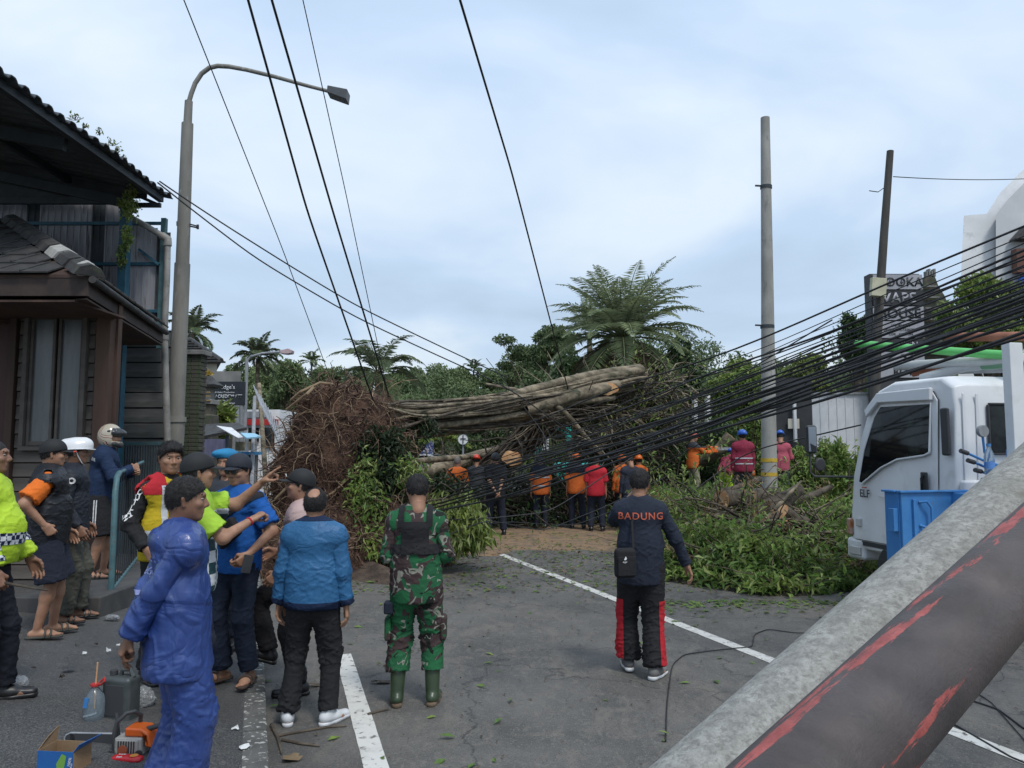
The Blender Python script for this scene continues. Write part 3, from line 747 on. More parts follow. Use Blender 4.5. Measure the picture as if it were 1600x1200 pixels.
def P_(root):     # parts are authored in world coordinates and moved under their root
    inv = Matrix.Translation(root.location).inverted()
    def f(o): o.matrix_parent_inverse = Matrix.Identity(4); o.location = Vector(o.location)-Vector(root.location); return o
    return f
ph = P_(hs)
zb = .22
# siding boards
bh = .148
mb = MB(); mb.box((0,0,0), (1, .022, bh-.012), rx=R(-4)); brd = mb.build('board', SIDING, hs, bevel=.003)
first = True
for i in range(22):
    z = zb+.07+i*bh
    runs = [(-5.155, -4.36)] if (z < 1.82 or z > 3.28) else [(-5.155, -5.06), (-4.44, -4.36)]
    for x0, x1 in runs:
        o = brd if first else brd.copy()
        if not first: COL.objects.link(o); o.parent = hs
        first = False
        o.scale = (x1-x0, 1, 1); o.location = Vector(((x0+x1)/2, 7.985+random.uniform(-.003,.003), z))-hs.location
mb = MB(); mb.box((-7.6, 8.06, 1.85), (6.9, .08, 3.3)); mb.bar((-4.22, 8.1, 1.85), (-5.6, 10.25, 1.85), .08, 3.3); ph(mb.build('wall', WOODD, hs))
mb = MB(); mb.box((-4.25, 7.97, 1.85), (.15, .12, 3.3)); ph(mb.build('corner_post', WOODD, hs, bevel=.006))
mb = MB(); mb.box((-5.2, 7.97, 1.85), (.075, .09, 3.3)); ph(mb.build('corner_post', WOODD, hs, bevel=.006))
mb = MB(); mb.box((-5.7, 7.985, 1.7), (.90, .06, 2.9)); ph(mb.build('door', WOODR, hs, bevel=.004))
wf = MB()
wx0, wx1, wz0, wz1 = -5.055, -4.445, 1.845, 3.26
wf.box(((wx0+wx1)/2, 7.95, wz0-.0), (wx1-wx0+.05, .08, .045)); wf.box(((wx0+wx1)/2, 7.95, wz1), (wx1-wx0+.05, .08, .045))
for x in (wx0, wx1): wf.box((x, 7.95, (wz0+wz1)/2), (.045, .08, wz1-wz0-.046))
wfo = ph(wf.build('window_frame', SIDING, hs, bevel=.004))
for x0, x1 in ((wx0+.03, -4.765), (-4.735, wx1-.03)):
    mb = MB(); mb.box(((x0+x1)/2, 7.985, (wz0+wz1)/2), (x1-x0-.06, .012, wz1-wz0-.12)); o = mb.build('pane', PANE, wfo)
    mb = MB()
    for x in (x0+.014, x1-.014): mb.box((x, 7.968, (wz0+wz1)/2), (.028, .035, wz1-wz0-.05))
    for z in (wz0+.05, wz1-.05): mb.box(((x0+x1)/2, 7.970, z), (x1-x0-.057, .03, .045))
    mb.build('sash', SIDING, wfo, bevel=.003)
mb = MB(); mb.box((-4.95, 7.95, .85+.35), (.5, .03, .03)); 
# hipped roof
ev = 3.42; c0 = Vector((-3.92, 7.0, ev)); c1 = Vector((-4.66, 10.2, ev)); cL = Vector((-9.5, 7.0, ev)); ap = Vector((-6.6, 9.9, 4.80)); apL = Vector((-9.5, 9.9, 4.80))
mb = MB(); up_ = Vector((0,0,.03))
mb.prism([c0, cL, apL, ap], (0,0,0), up_); mb.prism([c0, ap, Vector((-6.6, 10.5, 4.80)), c1], (0,0,0), up_); ph(mb.build('roof_deck', WOODD, hs))
mb = MB(); mb.bar(c0+Vector((0,.02,-.085)), cL+Vector((0,.02,-.085)), .03, .17); mb.bar(c0+Vector((-.03,.04,-.085)), c1+Vector((-.03,0,-.085)), .03, .17); ph(mb.build('fascia', WOODF, hs, bevel=.003))
mb = MB(); mb.box((-6.75, 7.5, ev-.212), (5.4, .95, .02)); mb.prism([c0+Vector((-.02,.02,-.20)), c1+Vector((-.02,0,-.20)), c1+Vector((-.75,0,-.20)), c0+Vector((-.9,.4,-.20))], (0,0,0), (0,0,.015)); ph(mb.build('soffit', WOODD, hs))
mb = MB(); mb.tube([c0+Vector((.05,-.02,-.02)), c1+Vector((.03,.0,-.03))], .035, 10); ph(mb.build('gutter', TILE, hs, smooth=True))
def slope_tiles(a, bb, ap_, apb, rows, w, root, name='roof_tile', off=0.0):
    "interlocking tiles on the quad a-bb-apb-ap_"
    mb = MB(); tile = None
    for r in range(rows):
        t0 = r/rows
        L = a.lerp(ap_, t0); Rr = bb.lerp(apb, t0); d = Rr-L; n = max(1, int(d.length/w)); dd = d.normalized()
        upv = ((ap_+apb)/2-(a+bb)/2); upv = (upv-dd*upv.dot(dd)).normalized(); nn = dd.cross(upv)
        if nn.z < 0: nn = -nn
        lrow = ((ap_+apb)/2-(a+bb)/2).length/rows
        for k in range(n):
            if tile is None:
                m2 = MB(); m2.box((0, lrow*.5, 0), (w*.985, lrow*1.14, .018)); m2.box((-w*.46, lrow*.5, .014), (w*.08, lrow*1.12, .016)); tile = m2.build(name, TILE, root, bevel=.003); o = tile
            else: o = tile.copy(); COL.objects.link(o); o.parent = root
            M = Matrix((dd, upv if dd.cross(upv).z > 0 else upv, nn)).transposed()
            if M.determinant() < 0: M = Matrix((-dd, upv, nn)).transposed()
            o.rotation_euler = (M @ Matrix.Rotation(R(-2.2), 3, 'X')).to_euler()
            o.location = L+dd*(w*(k+.5)+off)+nn*(.058+random.uniform(0,.005))-Vector(root.location)
slope_tiles(c0+Vector((-.05,0,0)), c0+Vector((-2.4,0,0)), ap, ap+Vector((-.1,0,0)), 8, .26, hs, off=.30)
slope_tiles(c1, c0, c1.lerp(ap, .2), c0.lerp(ap, .2), 2, .30, hs)
n = 9
for i in range(n):
    p = c0.lerp(ap, (i+.35)/n); d = (ap-c0).normalized()
    mb = MB(); q0 = p-d*.20; q1 = p+d*.17
    sx = d.cross(Vector((0,0,1))).normalized(); nu = sx.cross(d)
    prof = [(-.14,-.03), (-.09,.05), (0,.085), (.09,.05), (.14,-.03)]
    mb.prism([q0+sx*a_+nu*(b_+.05) for a_, b_ in prof], (0,0,0), d*.37)
    ph(mb.build('ridge_tile', MORTAR if i == 2 else TILE, hs, bevel=.006))
V, F = sdf_mesh([el((0,0,0), (.10,.08,.09)), el((.06,.02,-.05), (.05,.05,.06))], .015); V = V+vnormals(V, F)*(noise_np(V, 30, 2)*.014)[:, None]
o = mesh_np('mortar_lump', V, F, MORTAR, hs); o.location = c0+Vector((-.06,.05,.08))-hs.location
# tall sheet-metal canopy above and behind
cn = empty('sheet_metal_canopy', (-5.3, 10.3, .3), 0, 'dark corrugated roof on blue steel posts rising above the wooden house', 'canopy')
pc = P_(cn)
ex, ez = -4.72, 5.32
def can_fn(U, T):
    z = ez+.21*U+.022*np.sign(np.sin(T*2*np.pi/.21))*np.clip(np.abs(np.sin(T*2*np.pi/.21))*1.8, 0, 1)
    return np.stack([ex-U+.02*np.sin(T*3), T, z-.012*np.sin(T*1.1+1)], -1)
Tt = np.arange(6.0, 10.45, .018)
o = sheet('roof_sheet', can_fn, np.array([0, .4, 3, 6.5]), Tt, DARKSH, None, None); o.parent = cn; pc(o)
s_ = o.modifiers.new('s', 'SOLIDIFY'); s_.thickness = .012; o.data.polygons.foreach_set('use_smooth', [False]*len(o.data.polygons))
for k, (x, w) in enumerate(((ex-.12, .07), (ex-1.4, .07), (ex-2.8, .07), (ex-4.2, .07))):
    mb = MB(); mb.box((x, 8.2, ez+.21*(ex-x)-.075), (w, 4.3, .09)); pc(mb.build('purlin', DSTEEL, cn, bevel=.004))
for y in (6.4, 8.3, 10.3):
    mb = MB(); mb.bar((ex-.5 if y > 9 else ex-.25, y, ez-.13+(.02 if y < 9 else 0)), (ex-6.4, y, ez+1.12), .07, .14); pc(mb.build('rafter', DSTEEL, cn, bevel=.004))
mb = MB(); mb.box((-8.2, 10.32, 5.24), (5.9, .06, .10)); pc(mb.build('beam', DSTEEL, cn, bevel=.004))
mb = MB(); mb.bar((-5.25, 10.3, 5.17), (-4.82, 10.3, 5.17), .05, .06); mb.bar((-4.84, 10.3, 5.17), (-5.2, 10.3, 5.33), .04, .04); pc(mb.build('bracket', DSTEEL, cn, bevel=.003))
mb = MB(); mb.box((-5.29, 10.3, 2.8), (.12, .12, 4.9)); pc(mb.build('post', BLUEP, cn, bevel=.008))
mb = MB(); mb.box((-8.6, 10.3, 2.8), (.12, .12, 4.9)); pc(mb.build('post', BLUEP, cn, bevel=.008))
mb = MB(); mb.add([(ex-.35,10.42,ez-.02),(ex-6.4,10.42,ez-.02),(ex-6.4,10.42,ez+.21*6.4),(ex-.35,10.42,ez+.05)], [(0,1,2,3)]); pc(mb.build('gable_sheet', DARKSH, cn))
# upright sheets
x = -7.4; k = 0
while x < -4.98:
    w = .185; top = 5.34 if x < -5.4 else 5.02-.35*(x+5.4); 
    mb = MB(); mb.box((x+w/2, 10.62, (3.3+top)/2), (w-.012, .012, top-3.3)); mb.box((x+w/2, 10.612, (3.3+top)/2), (.035, .022, top-3.32)); mb.box((x+.012, 10.608, (3.3+top)/2), (.018, .03, top-3.31))
    pc(mb.build('wall_sheet', SHEETM if k % 5 != 3 else DARKSH, cn)); x += w; k += 1
for z in (3.75, 4.42, 5.0):
    mb = MB(); mb.box((-6.15, 10.585, z), (2.5, .03, .045)); pc(mb.build('rail', BLUEP, cn, bevel=.003))
mb = MB(); mb.box((-4.90, 10.60, 4.15), (.07, .07, 1.85)); pc(mb.build('side_post', TEAL, cn, bevel=.004))
mb = MB(); mb.bar((-5.22, 10.55, 4.62), (-4.93, 10.55, 4.40), .035, .035); pc(mb.build('brace', BLUEP, cn))
# grey plank wall
pw = empty('plank_wall', (-5.2, 11.0, .3), 0, 'wall of wide weathered grey planks behind the man in the motorcycle helmet', 'wall')
mb = MB(); mb.box((0,0,0), (1.08, .035, .205)); pk = mb.build('plank', GPLANK, pw, bevel=.006)
for i in range(15):
    o = pk if i == 0 else pk.copy()
    if i: COL.objects.link(o); o.parent = pw
    o.location = (-.16+random.uniform(-.015,.015), random.uniform(-.008,.008), .05+i*.218); o.rotation_euler = (R(-2.5), random.uniform(-.006,.006), 0)
mb = MB(); mb.box((-.16, .05, 1.6), (1.06, .04, 3.3)); mb.build('backing', DSTEEL, pw)
# drain pipe
PVC = pm('grey_pvc', (.20,.195,.18), (.29,.28,.26), scale=5, rough=.6, bump=.2, c3=(.13,.12,.09), s3=9, lo3=.58, hi3=.7)
dp = empty('drain_pipe', (-4.85, 10.4, .3), 0, 'grey plastic drain pipe bending down beside the plank wall and sheet wall', 'pipe')
pd = P_(dp)
pts = [W(196, 335, 10.45), W(228, 353, 10.45), W(256, 370, 10.45), W(262, 376, 10.45), W(261, 430, 10.45), W(257, 520, 10.5)]
mb = MB(); mb.tube(pts, .042, 12); pd(mb.build('upper_pipe', PVC, dp, smooth=True))
mb = MB(); mb.tube([W(257, 528, 10.4), W(259, 600, 10.4), W(262, 700, 10.4), W(262, 850, 10.4)], .045, 12); pd(mb.build('lower_pipe', PVC, dp, smooth=True))
for q_ in ([W(257, 523, 10.4), W(257, 531, 10.4)], [W(253, 368, 10.45), W(262, 374, 10.45), W(262, 384, 10.45)]): mb = MB(); mb.tube(q_, .055, 12); pd(mb.build('coupling', PVC, dp, smooth=True))
# barred railing and tall corrugated gate
fp0 = Vector((-4.15, 8.1, .24)); fp1 = Vector((-5.0, 10.45, .28))
rl = empty('steel_railing', fp0, 0, 'low teal steel railing of thin upright bars beside the helmeted man', 'railing'); pr_ = P_(rl)
mb = MB(); mb.tube([fp0+Vector((0,0,-.05)), fp0+Vector((0,0,1.15)), fp0+Vector((-.04,.10,1.30)), fp0+Vector((-.10,.26,1.34))], .030, 12); pr_(mb.build('front_post', TEAL, rl, smooth=True))
mb = MB(); mb.tube([fp0+Vector((-.10,.26,1.34)), fp1+Vector((0,0,1.38))], .022, 10); mb.tube([fp0+Vector((0,.02,.14)), fp1+Vector((0,0,.14))], .02, 8); pr_(mb.build('rail', TEAL, rl, smooth=True))
nb_ = 12; mb = MB(); mb.tube([(0,0,.10), (0,0,1.34)], .007, 6); bar0 = mb.build('bar', DSTEEL, rl, smooth=True)
for i in range(nb_):
    o = bar0 if i == 0 else bar0.copy()
    if i: COL.objects.link(o); o.parent = rl
    o.location = fp0.lerp(fp1, (i+1.5)/(nb_+2))-fp0
gt = empty('corrugated_gate', (-4.97, 10.5, .28), 0, 'tall teal gate panel of fine upright corrugation next to the lamp post', 'gate')
U_ = np.linspace(0, .60, 145)
V = np.array([[u-.31, .012*math.sin(u*2*math.pi/.035)-.01, z] for u in U_ for z in (.12, 1.60)])
idx = np.arange(len(U_)*2).reshape(-1, 2); F = np.stack([idx[:-1,0], idx[1:,0], idx[1:,1], idx[:-1,1]], -1)
GATE = pm('gate_sheet', (.045,.062,.072), (.075,.098,.11), scale=5, rough=.55, bump=.2)
mesh_np('corrugated_sheet', V, F, GATE, gt)
mb = MB()
for x in (-.33, .31): mb.box((x, 0, .85), (.045, .045, 1.6))
mb.box((-.01, 0, 1.63), (.60, .045, .045)); mb.box((-.01, 0, .10), (.60, .045, .045)); mb.build('frame', TEAL, gt, bevel=.004)
mb = MB(); mb.box((-4.5, 8.55, .27), (.9, 1.7, .24)); st = mb.build('step', pm('step_concrete', (.05,.05,.052), (.075,.074,.07), scale=5, bump=.6), None, bevel=.02); tag(st, kind='structure')
def spread(root, k=1.15):
    "move a finished thing farther off: its position and size grow together"
    c = Vector((0, 0, CH)); root.location = c+(Vector(root.location)-c)*k; root.scale = (k, k, k)
for r_ in (hs, cn, pw, dp, gt): spread(r_)
# ================================================================ LAMP POST
POLEM = pm('lamp_steel', (.16,.155,.135), (.235,.225,.20), scale=3, rough=.7, bump=.4, bs=30, stretch=(1,1,.3), c3=(.30,.29,.27), s3=11, lo3=.6, hi3=.7)
lp = empty('street_lamp', (-4.83, 11, .2), 0, 'tall tapering steel street lamp with long curved arm beside the gate', 'street lamp'); pl = P_(lp)
def seg(pa, pb, r0, r1, nm='pole_section'):
    mb = MB(); mb.tube([pa, pb], [r0, r1], 16); pl(mb.build(nm, POLEM, lp, smooth=True))
LY = 11
seg(Vector((-4.88, 11, .1)), W(275, 655, LY), .135, .125); seg(W(275, 657, LY), W(285, 412, LY), .112, .108); seg(W(285, 415, LY), W(293, 193, LY), .094, .082); seg(W(293, 196, LY), W(295, 158, LY), .060, .056)
mb = MB(); mb.tube([W(275, 652, LY), W(275, 660, LY)], .14, 16); pl(mb.build('collar', POLEM, lp, smooth=True))
mb = MB(); mb.tube([W(x, y, LY) for x, y in ((295,160), (299,146), (305,130), (315,115), (327,106), (340,103), (358,104), (385,109), (430,120), (480,134), (515,143))], [.034]*6+[.033, .031, .029, .027, .026], 12); pl(mb.build('arm', POLEM, lp, smooth=True))
HEADM = pm('lamp_head', (.06,.065,.07), (.09,.095,.10), rough=.5, bump=.1)
hp = W(528, 149, LY); mb = MB()
mb.prism([W(514,138,LY), W(545,144,LY), W(543,160,LY), W(529,155,LY), W(513,149,LY)], (0,-.11,0), (0,.11,0)); o = pl(mb.build('lamp_head', HEADM, lp, bevel=.012))
for v in o.data.vertices: v.co.y -= .11
mb = MB(); mb.tube([W(532,138,LY), W(532,143,LY)], .018, 8); mb.tube([W(518,136,LY), W(518,141,LY)], .01, 8); pl(mb.build('sensor', HEADM, lp))
mb = MB()
mb.bar(W(277, 349, LY), W(309, 356, LY), .02, .02); mb.bar(W(296, 350, LY), W(307, 353, LY), .03, .015); mb.bar(W(277,346,LY), W(277,353,LY), .02, .02); mb.bar(W(309,351,LY), W(309,358,LY), .03,.02)
pl(mb.build('clamp_bracket', DSTEEL, lp))
spread(lp)
# ================================================================ POWER POLES ON THE RIGHT
CONC = pm('pole_concrete', (.24,.235,.215), (.34,.33,.305), scale=2.5, rough=.85, bump=.4, bs=40, stretch=(1,1,.4), c3=(.16,.155,.14), s3=8, lo3=.58, hi3=.72)
YEL = pm('yellow_paint', (.55,.36,.03), (.42,.28,.03), scale=12, rough=.7, bump=.2)
c_ = W(1203, 790, 15); cp = empty('concrete_pole', (c_.x, 15, .0), 0, 'upright concrete power pole with yellow painted rings rising from the cut logs', 'power pole'); pq = P_(cp)
mb = MB(); mb.tube([Vector((c_.x+.01, 15, -.1)), W(1202, 755, 15), W(1199, 450, 15), W(1195.5, 184, 15)], [.155, .152, .118, .088], 20); pq(mb.build('shaft', CONC, cp, smooth=True))
for y in (716, 738): mb = MB(); mb.tube([W(1201.6, y, 15), W(1201.7, y+6, 15)], [.1535, .1545], 20); pq(mb.build('painted_ring', YEL, cp, smooth=True))
for y in (290, 508): mb = MB(); mb.tube([W(1197 if y<300 else 1199, y, 15), W(1197 if y<300 else 1199, y+5, 15)], .115 if y<300 else .135, 16); mb.bar(W(1180, y, 15), W(1200, y+1, 15), .03, .03); pq(mb.build('clamp', DSTEEL, cp, smooth=False))
WPOLE = pm('dark_pole', (.05,.045,.04), (.085,.078,.07), scale=4, rough=.85, bump=.5, stretch=(1,1,.2))
c_ = W(1366, 640, 19); wp = empty('leaning_pole', (c_.x, 19, 0), 0, 'thin dark wooden pole leaning beside the vape shop sign', 'utility pole'); pz = P_(wp)
mb = MB(); mb.tube([W(1362, 800, 19), W(1370, 530, 19), W(1381, 370, 19), W(1391, 236, 19)], [.125, .115, .10, .085], 14); pz(mb.build('shaft', WPOLE, wp, smooth=True))
BOXM = pm('meter_box', (.42,.40,.28), (.50,.48,.35), rough=.6, bump=.2)
mb = MB(); a0 = W(1372, 449, 18.75); mb.box(a0, (.36,.14,.46), ry=R(5)); pz(mb.build('meter_box', BOXM, wp, bevel=.01))
mb = MB(); mb.tube([W(1382,293,19), W(1372,300,19), W(1358,298,19)], .012, 6); pz(mb.build('loose_wire', DSTEEL, wp))
# ================================================================ VAPE SHOP SIGN
SGY = pm('sign_grey', (.30,.30,.33), (.36,.36,.38), scale=3, rough=.5, bump=.05); SBK = pm('sign_black', (.018,.018,.02), rough=.5, bump=.05); SDK = pm('sign_side', (.04,.042,.045), rough=.6, bump=.1)
SY = 20.5
s0 = W(1362, 427, SY); s1 = W(1446, 606, SY)
vs = empty('shop_sign', ((s0.x+s1.x)/2, SY, 0), 0, 'tall grey and black vape shop pylon sign behind the leaning pole', 'sign'); pv = P_(vs)
def panel(root, pf, x0, y0, x1, y1, Y, m, th=.03, name='panel', bev=.003):
    a = W(x0, y0, Y); c = W(x1, y1, Y); mb = MB(); mb.box(((a.x+c.x)/2, Y+th/2, (a.z+c.z)/2), (c.x-a.x, th, a.z-c.z)); return pf(mb.build(name, m, root, bevel=bev))
def txt(root, pf, s, px, py, Y, hpx, m, bold=0, spacing=1, wide=1, th=.006, name='lettering'):
    "capital height hpx in photo pixels"
    p = W(px, py, Y); size = hpx/FP*Y/.70
    return pf(flat_text(name, s, size, Matrix.Translation(p) @ Matrix.Rotation(R(90), 4, 'X') @ Matrix.Diagonal((wide,1,1,1)), m, root, bold=bold*size, th=th, spacing=spacing))
mb = MB(); mb.box(((s0.x+s1.x)/2-.02, SY+.22, (s0.z)/2), (s1.x-s0.x+.04, .34, s0.z)); pv(mb.build('casing', SDK, vs, bevel=.01))
PA = dict(root=vs)
panel(vs, pv, 1364, 429, 1442, 452, SY, SGY); panel(vs, pv, 1364, 454, 1443, 477, SY, SBK); panel(vs, pv, 1364, 479, 1444, 500, SY, SGY)
panel(vs, pv, 1364, 502, 1445, 528, SY, SGY); panel(vs, pv, 1364, 530, 1445, 548, SY, SBK); panel(vs, pv, 1364, 550, 1446, 590, SY, SGY)
SL = SY-.012
txt(vs, pv, 'DOOKA', 1405, 441, SL, 14, SBK, .012, 1.02); txt(vs, pv, 'VAPE', 1405, 466, SL, 16, SGY, .02, 1.05); txt(vs, pv, 'HOUSE', 1405, 490, SL, 15, SBK, .02)
for i, (s, y) in enumerate((('LIQUID VAPE', 508), ('DEVICE & ACCESSORIES', 515), ('COIL . COTTON', 522))): txt(vs, pv, s, 1408, y, SL, 3.6, SBK)
txt(vs, pv, 'OPEN', 1418, 539, SL, 9, SGY, .01); txt(vs, pv, '24', 1418, 562, SL, 15, SBK, .03); txt(vs, pv, 'ROTTA', 1422, 581, SL, 11, SBK, .02)
for x in (1391, 1409):
    mb = MB(); p = W(x, 441, SL-.01); k = .016*1.0
    mb.prism([p+Vector((dx*k*6, 0, dz*k*6)) for dx, dz in ((.1,1), (-.45,-.1), (0,-.05), (-.15,-1), (.45,.15), (.02,.1))], (0,0,0), (0,.008,0)); pv(mb.build('lightning_mark', SBK, vs))
# ================================================================ VEGETATION
def leafmat(name, c1, c2, c3, back, scale=3.0, rough=.5):
    b = NB(name)
    c = b.ramp(b.noise(scale, 4, .6), [(.32, c1), (.5, c2), (.68, c3)])
    c = b.mix(b.ramp(b.noise(scale*14, 2), [(.4, 0.), (.7, .5)]), c, c1)
    g = b.n('ShaderNodeNewGeometry'); c = b.mix(g.outputs['Backfacing'], c, b.mix(.6, c, back))
    b.col(c).set(rough=rough, spec=.35)
    tr = b.n('ShaderNodeBsdfTranslucent'); b.l(c, tr.inputs[0]); ms = b.n('ShaderNodeMixShader'); ms.inputs[0].default_value = .22
    b.l(b.b.outputs[0], ms.inputs[1]); b.l(tr.outputs[0], ms.inputs[2]); b.l(ms.outputs[0], b.out.inputs[0]); return b.m
LF = leafmat('leaf_ficus', (0.060,0.110,0.025), (0.120,0.213,0.042), (0.262,0.341,0.072), (0.343,0.376,0.139), 2.2)
LFL = leafmat('leaf_light', (0.110,0.165,0.037), (0.188,0.261,0.053), (0.296,0.358,0.080), (0.312,0.330,0.139), 3)
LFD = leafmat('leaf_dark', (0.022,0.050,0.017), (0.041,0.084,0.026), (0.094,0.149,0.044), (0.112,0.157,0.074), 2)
LFR = leafmat('leaf_far_haze', (0.092,0.140,0.063), (0.144,0.200,0.086), (0.230,0.281,0.117), (0.207,0.248,0.126), .12, .8)  # distance haze is put into the colour: brighter than the leaves themselves
LFR2 = leafmat('leaf_far_dark_haze', (0.069,0.108,0.052), (0.106,0.157,0.068), (0.172,0.221,0.095), (0.172,0.205,0.099), .12, .8)  # darker green, likewise brightened in the colour to stand for haze
PALML = leafmat('palm_leaf', (0.110,0.150,0.077), (0.190,0.238,0.115), (0.320,0.370,0.179), (0.320,0.352,0.192), 1.5)
COCO = leafmat('coconut_leaf', (0.062,0.100,0.044), (0.106,0.150,0.062), (0.200,0.225,0.100), (0.188,0.200,0.125), 1.2)
DRYF = leafmat('dry_frond', (0.075,0.056,0.031), (0.125,0.100,0.056), (0.175,0.150,0.075), (0.150,0.125,0.075), 2)
LFC = leafmat('leaf_creeper', (0.010,0.021,0.009), (0.019,0.038,0.014), (0.038,0.068,0.022), (0.060,0.080,0.040), 2)
BARKG = pm('bark_grey', (0.106,0.084,0.057), (0.282,0.232,0.160), scale=5, rough=.9, bump=.9, bs=22, bd=.02, stretch=(.25,1,1), c3=(0.044,0.047,0.025), s3=4, lo3=.5, hi3=.66)
BARKD = pm('bark_dark', (.040,.032,.024), (.11,.088,.064), scale=6, rough=.95, bump=.8, bs=26, bd=.015)
TWIG = pm('twig', (.06,.045,.032), (.14,.11,.08), scale=6, rough=.9, bump=.4)
ROOTM = pm('root', (.105,.054,.037), (.22,.13,.088), scale=7, rough=.95, bump=.5, bs=60)
ROOTL = pm('root_pale', (.22,.15,.09), (.34,.25,.16), scale=7, rough=.9, bump=.4)
SOIL = pm('red_soil', (.040,.022,.015), (.12,.066,.043), scale=5, rough=1, bump=1, bs=22, bd=.05, c3=(.19,.11,.07), s3=14, lo3=.55, hi3=.7)
CUT = pm('cut_wood', (.50,.25,.11), (.64,.40,.21), scale=9, rough=.85, bump=.5, bs=60)
SAW = pm('sawdust', (.26,.165,.09), (.15,.11,.075), scale=4, rough=1, bump=.8, bs=40, bd=.01, c3=(.08,.055,.035), s3=10)
def wob(n, K, step, start, dirn, jit, seed, grav=0, damp=1.0):
    r = np.random.default_rng(seed); P = np.zeros((n, K, 3)); P[:,0] = start; d = dirn/np.linalg.norm(dirn, axis=1, keepdims=True)
    st = step if np.ndim(step) else np.full(n, step)
    for k in range(1, K):
        d = d+r.normal(size=(n,3))*jit; d[:,2] -= grav; d /= np.linalg.norm(d, axis=1, keepdims=True); P[:,k] = P[:,k-1]+d*st[:,None]
    return P
def leaf_cloud(name, pts, m, size=(.10,.16), per=7, spread=.10, drip=.35, parent=None, ratio=.38, seed=1, upb=.5):
    "sprigs of leaves about the given points"
    r = np.random.default_rng(seed); n = len(pts)*per
    C = np.repeat(pts, per, 0)+r.normal(size=(n,3))*spread
    D = r.normal(size=(n,3)); D[:,2] -= drip; D /= np.linalg.norm(D, axis=1, keepdims=True)
    U = r.normal(size=(n,3))*.7; U[:,2] += upb+.5
    L = r.uniform(size[0], size[1], n)
    V, F = leaves_np(C, D, U, L, L*ratio*r.uniform(.8,1.2,n)); return mesh_np(name, V, F, m, parent, smooth=False)
def blob_pts(n, blobs, seed=1, shell=.55):
    "random points in ellipsoids (cx,cy,cz,rx,ry,rz), denser near their skin"
    r = np.random.default_rng(seed); B = np.array(blobs, float); w = (B[:,3]*B[:,4]+B[:,4]*B[:,5]+B[:,3]*B[:,5]); w /= w.sum()
    k = r.choice(len(B), n, p=w); d = rnd_dirs(n, r); rad = (shell+(1-shell)*r.random(n))**.8
    rad *= 1+.18*noise_np(d*2+B[k,:3], 1.6, seed, 2)
    return B[k,:3]+d*rad[:,None]*B[k,3:]
def log(name, pts, rad, m, parent=None, cutm=None, n=18, seed=0, rough=.12, cuts=(0,1), shift=None):
    "round timber with uneven bark and pale sawn ends"
    P = np.array([tuple(p) for p in pts], float); K = 26
    t = np.linspace(0, 1, len(P)); T = np.linspace(0, 1, K); Q = np.stack([np.interp(T, t, P[:,i]) for i in range(3)], 1)
    for _ in range(3): Q[1:-1] = (Q[:-2]+2*Q[1:-1]+Q[2:])/4
    rr = np.interp(T, np.linspace(0,1,len(rad)), rad); V, F = tubes_np(Q[None], rr[None], n)
    C = np.repeat(Q, n, 0); D = V-C; nrm = D/np.linalg.norm(D, axis=1, keepdims=True)
    V = V+nrm*(noise_np(V*np.array([1,1,1]), 7, seed, 3)*np.repeat(rr, n)*rough)[:,None]
    o = mesh_np(name, V, F, m, parent)
    off = Vector(parent.location) if (parent is not None and shift) else Vector((0,0,0)); o.location = -off
    for e in cuts:
        i0 = 0 if e == 0 else (K-1)*n; ring = V[i0:i0+n]; c = ring.mean(0); d = (Q[0]-Q[1] if e == 0 else Q[-1]-Q[-2]); d /= np.linalg.norm(d)
        VV = np.concatenate([ring, ring*.5+c*.5+d*.004, [c+d*.006]]); FF = np.array([[k, (k+1)%n, n+(k+1)%n, n+k] for k in range(n)]); F3 = np.array([[n+k, n+(k+1)%n, 2*n] for k in range(n)])
        oc = mesh_np('cut_end', VV+d*.002, [FF, F3], cutm or CUT, o if parent is not None else o, smooth=False)
    return o
# ---------------------------------------------------------------- far hillside wood: one uncountable mass
def wood(name, xs, n, y0, y1, m, seed, h=(3.0, 5.0), per=1900, ls=(.24,.46)):
    r = np.random.default_rng(seed); X = []; 
    for i in range(n):
        y = r.uniform(y0, y1); x = r.uniform(*xs)*y; q = min(max((y-48)/60, 0), 1); gz = -.15+9.5*q*q*(3-2*q)
        H = r.uniform(*h)*(1+.25*(r.random()<.15)); R0 = H*r.uniform(.42,.6)
        bl = [(x+r.normal()*R0*.5, y+r.normal()*R0*.4, gz+H*r.uniform(.45,.85), R0*r.uniform(.35,.6), R0*r.uniform(.35,.6), R0*r.uniform(.3,.55)) for _ in range(7)]
        X.append(blob_pts(per, bl, seed+i))
    P = np.concatenate(X); n_ = len(P); D = r.normal(size=(n_,3)); U = r.normal(size=(n_,3)); U[:,2] += 1.2; L = r.uniform(*ls, n_)
    V, F = leaves_np(P, D, U, L, L*.62); o = mesh_np(name, V, F, m, smooth=False); o['kind'] = 'stuff'; return o
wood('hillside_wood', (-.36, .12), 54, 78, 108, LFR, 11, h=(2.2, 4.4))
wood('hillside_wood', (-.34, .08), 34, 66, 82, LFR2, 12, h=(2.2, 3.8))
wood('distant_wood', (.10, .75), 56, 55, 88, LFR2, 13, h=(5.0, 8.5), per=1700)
wood('roadside_wood', (-.22, .02), 16, 46, 60, LFR2, 14, h=(3.5, 5.2), per=2200, ls=(.18,.34))
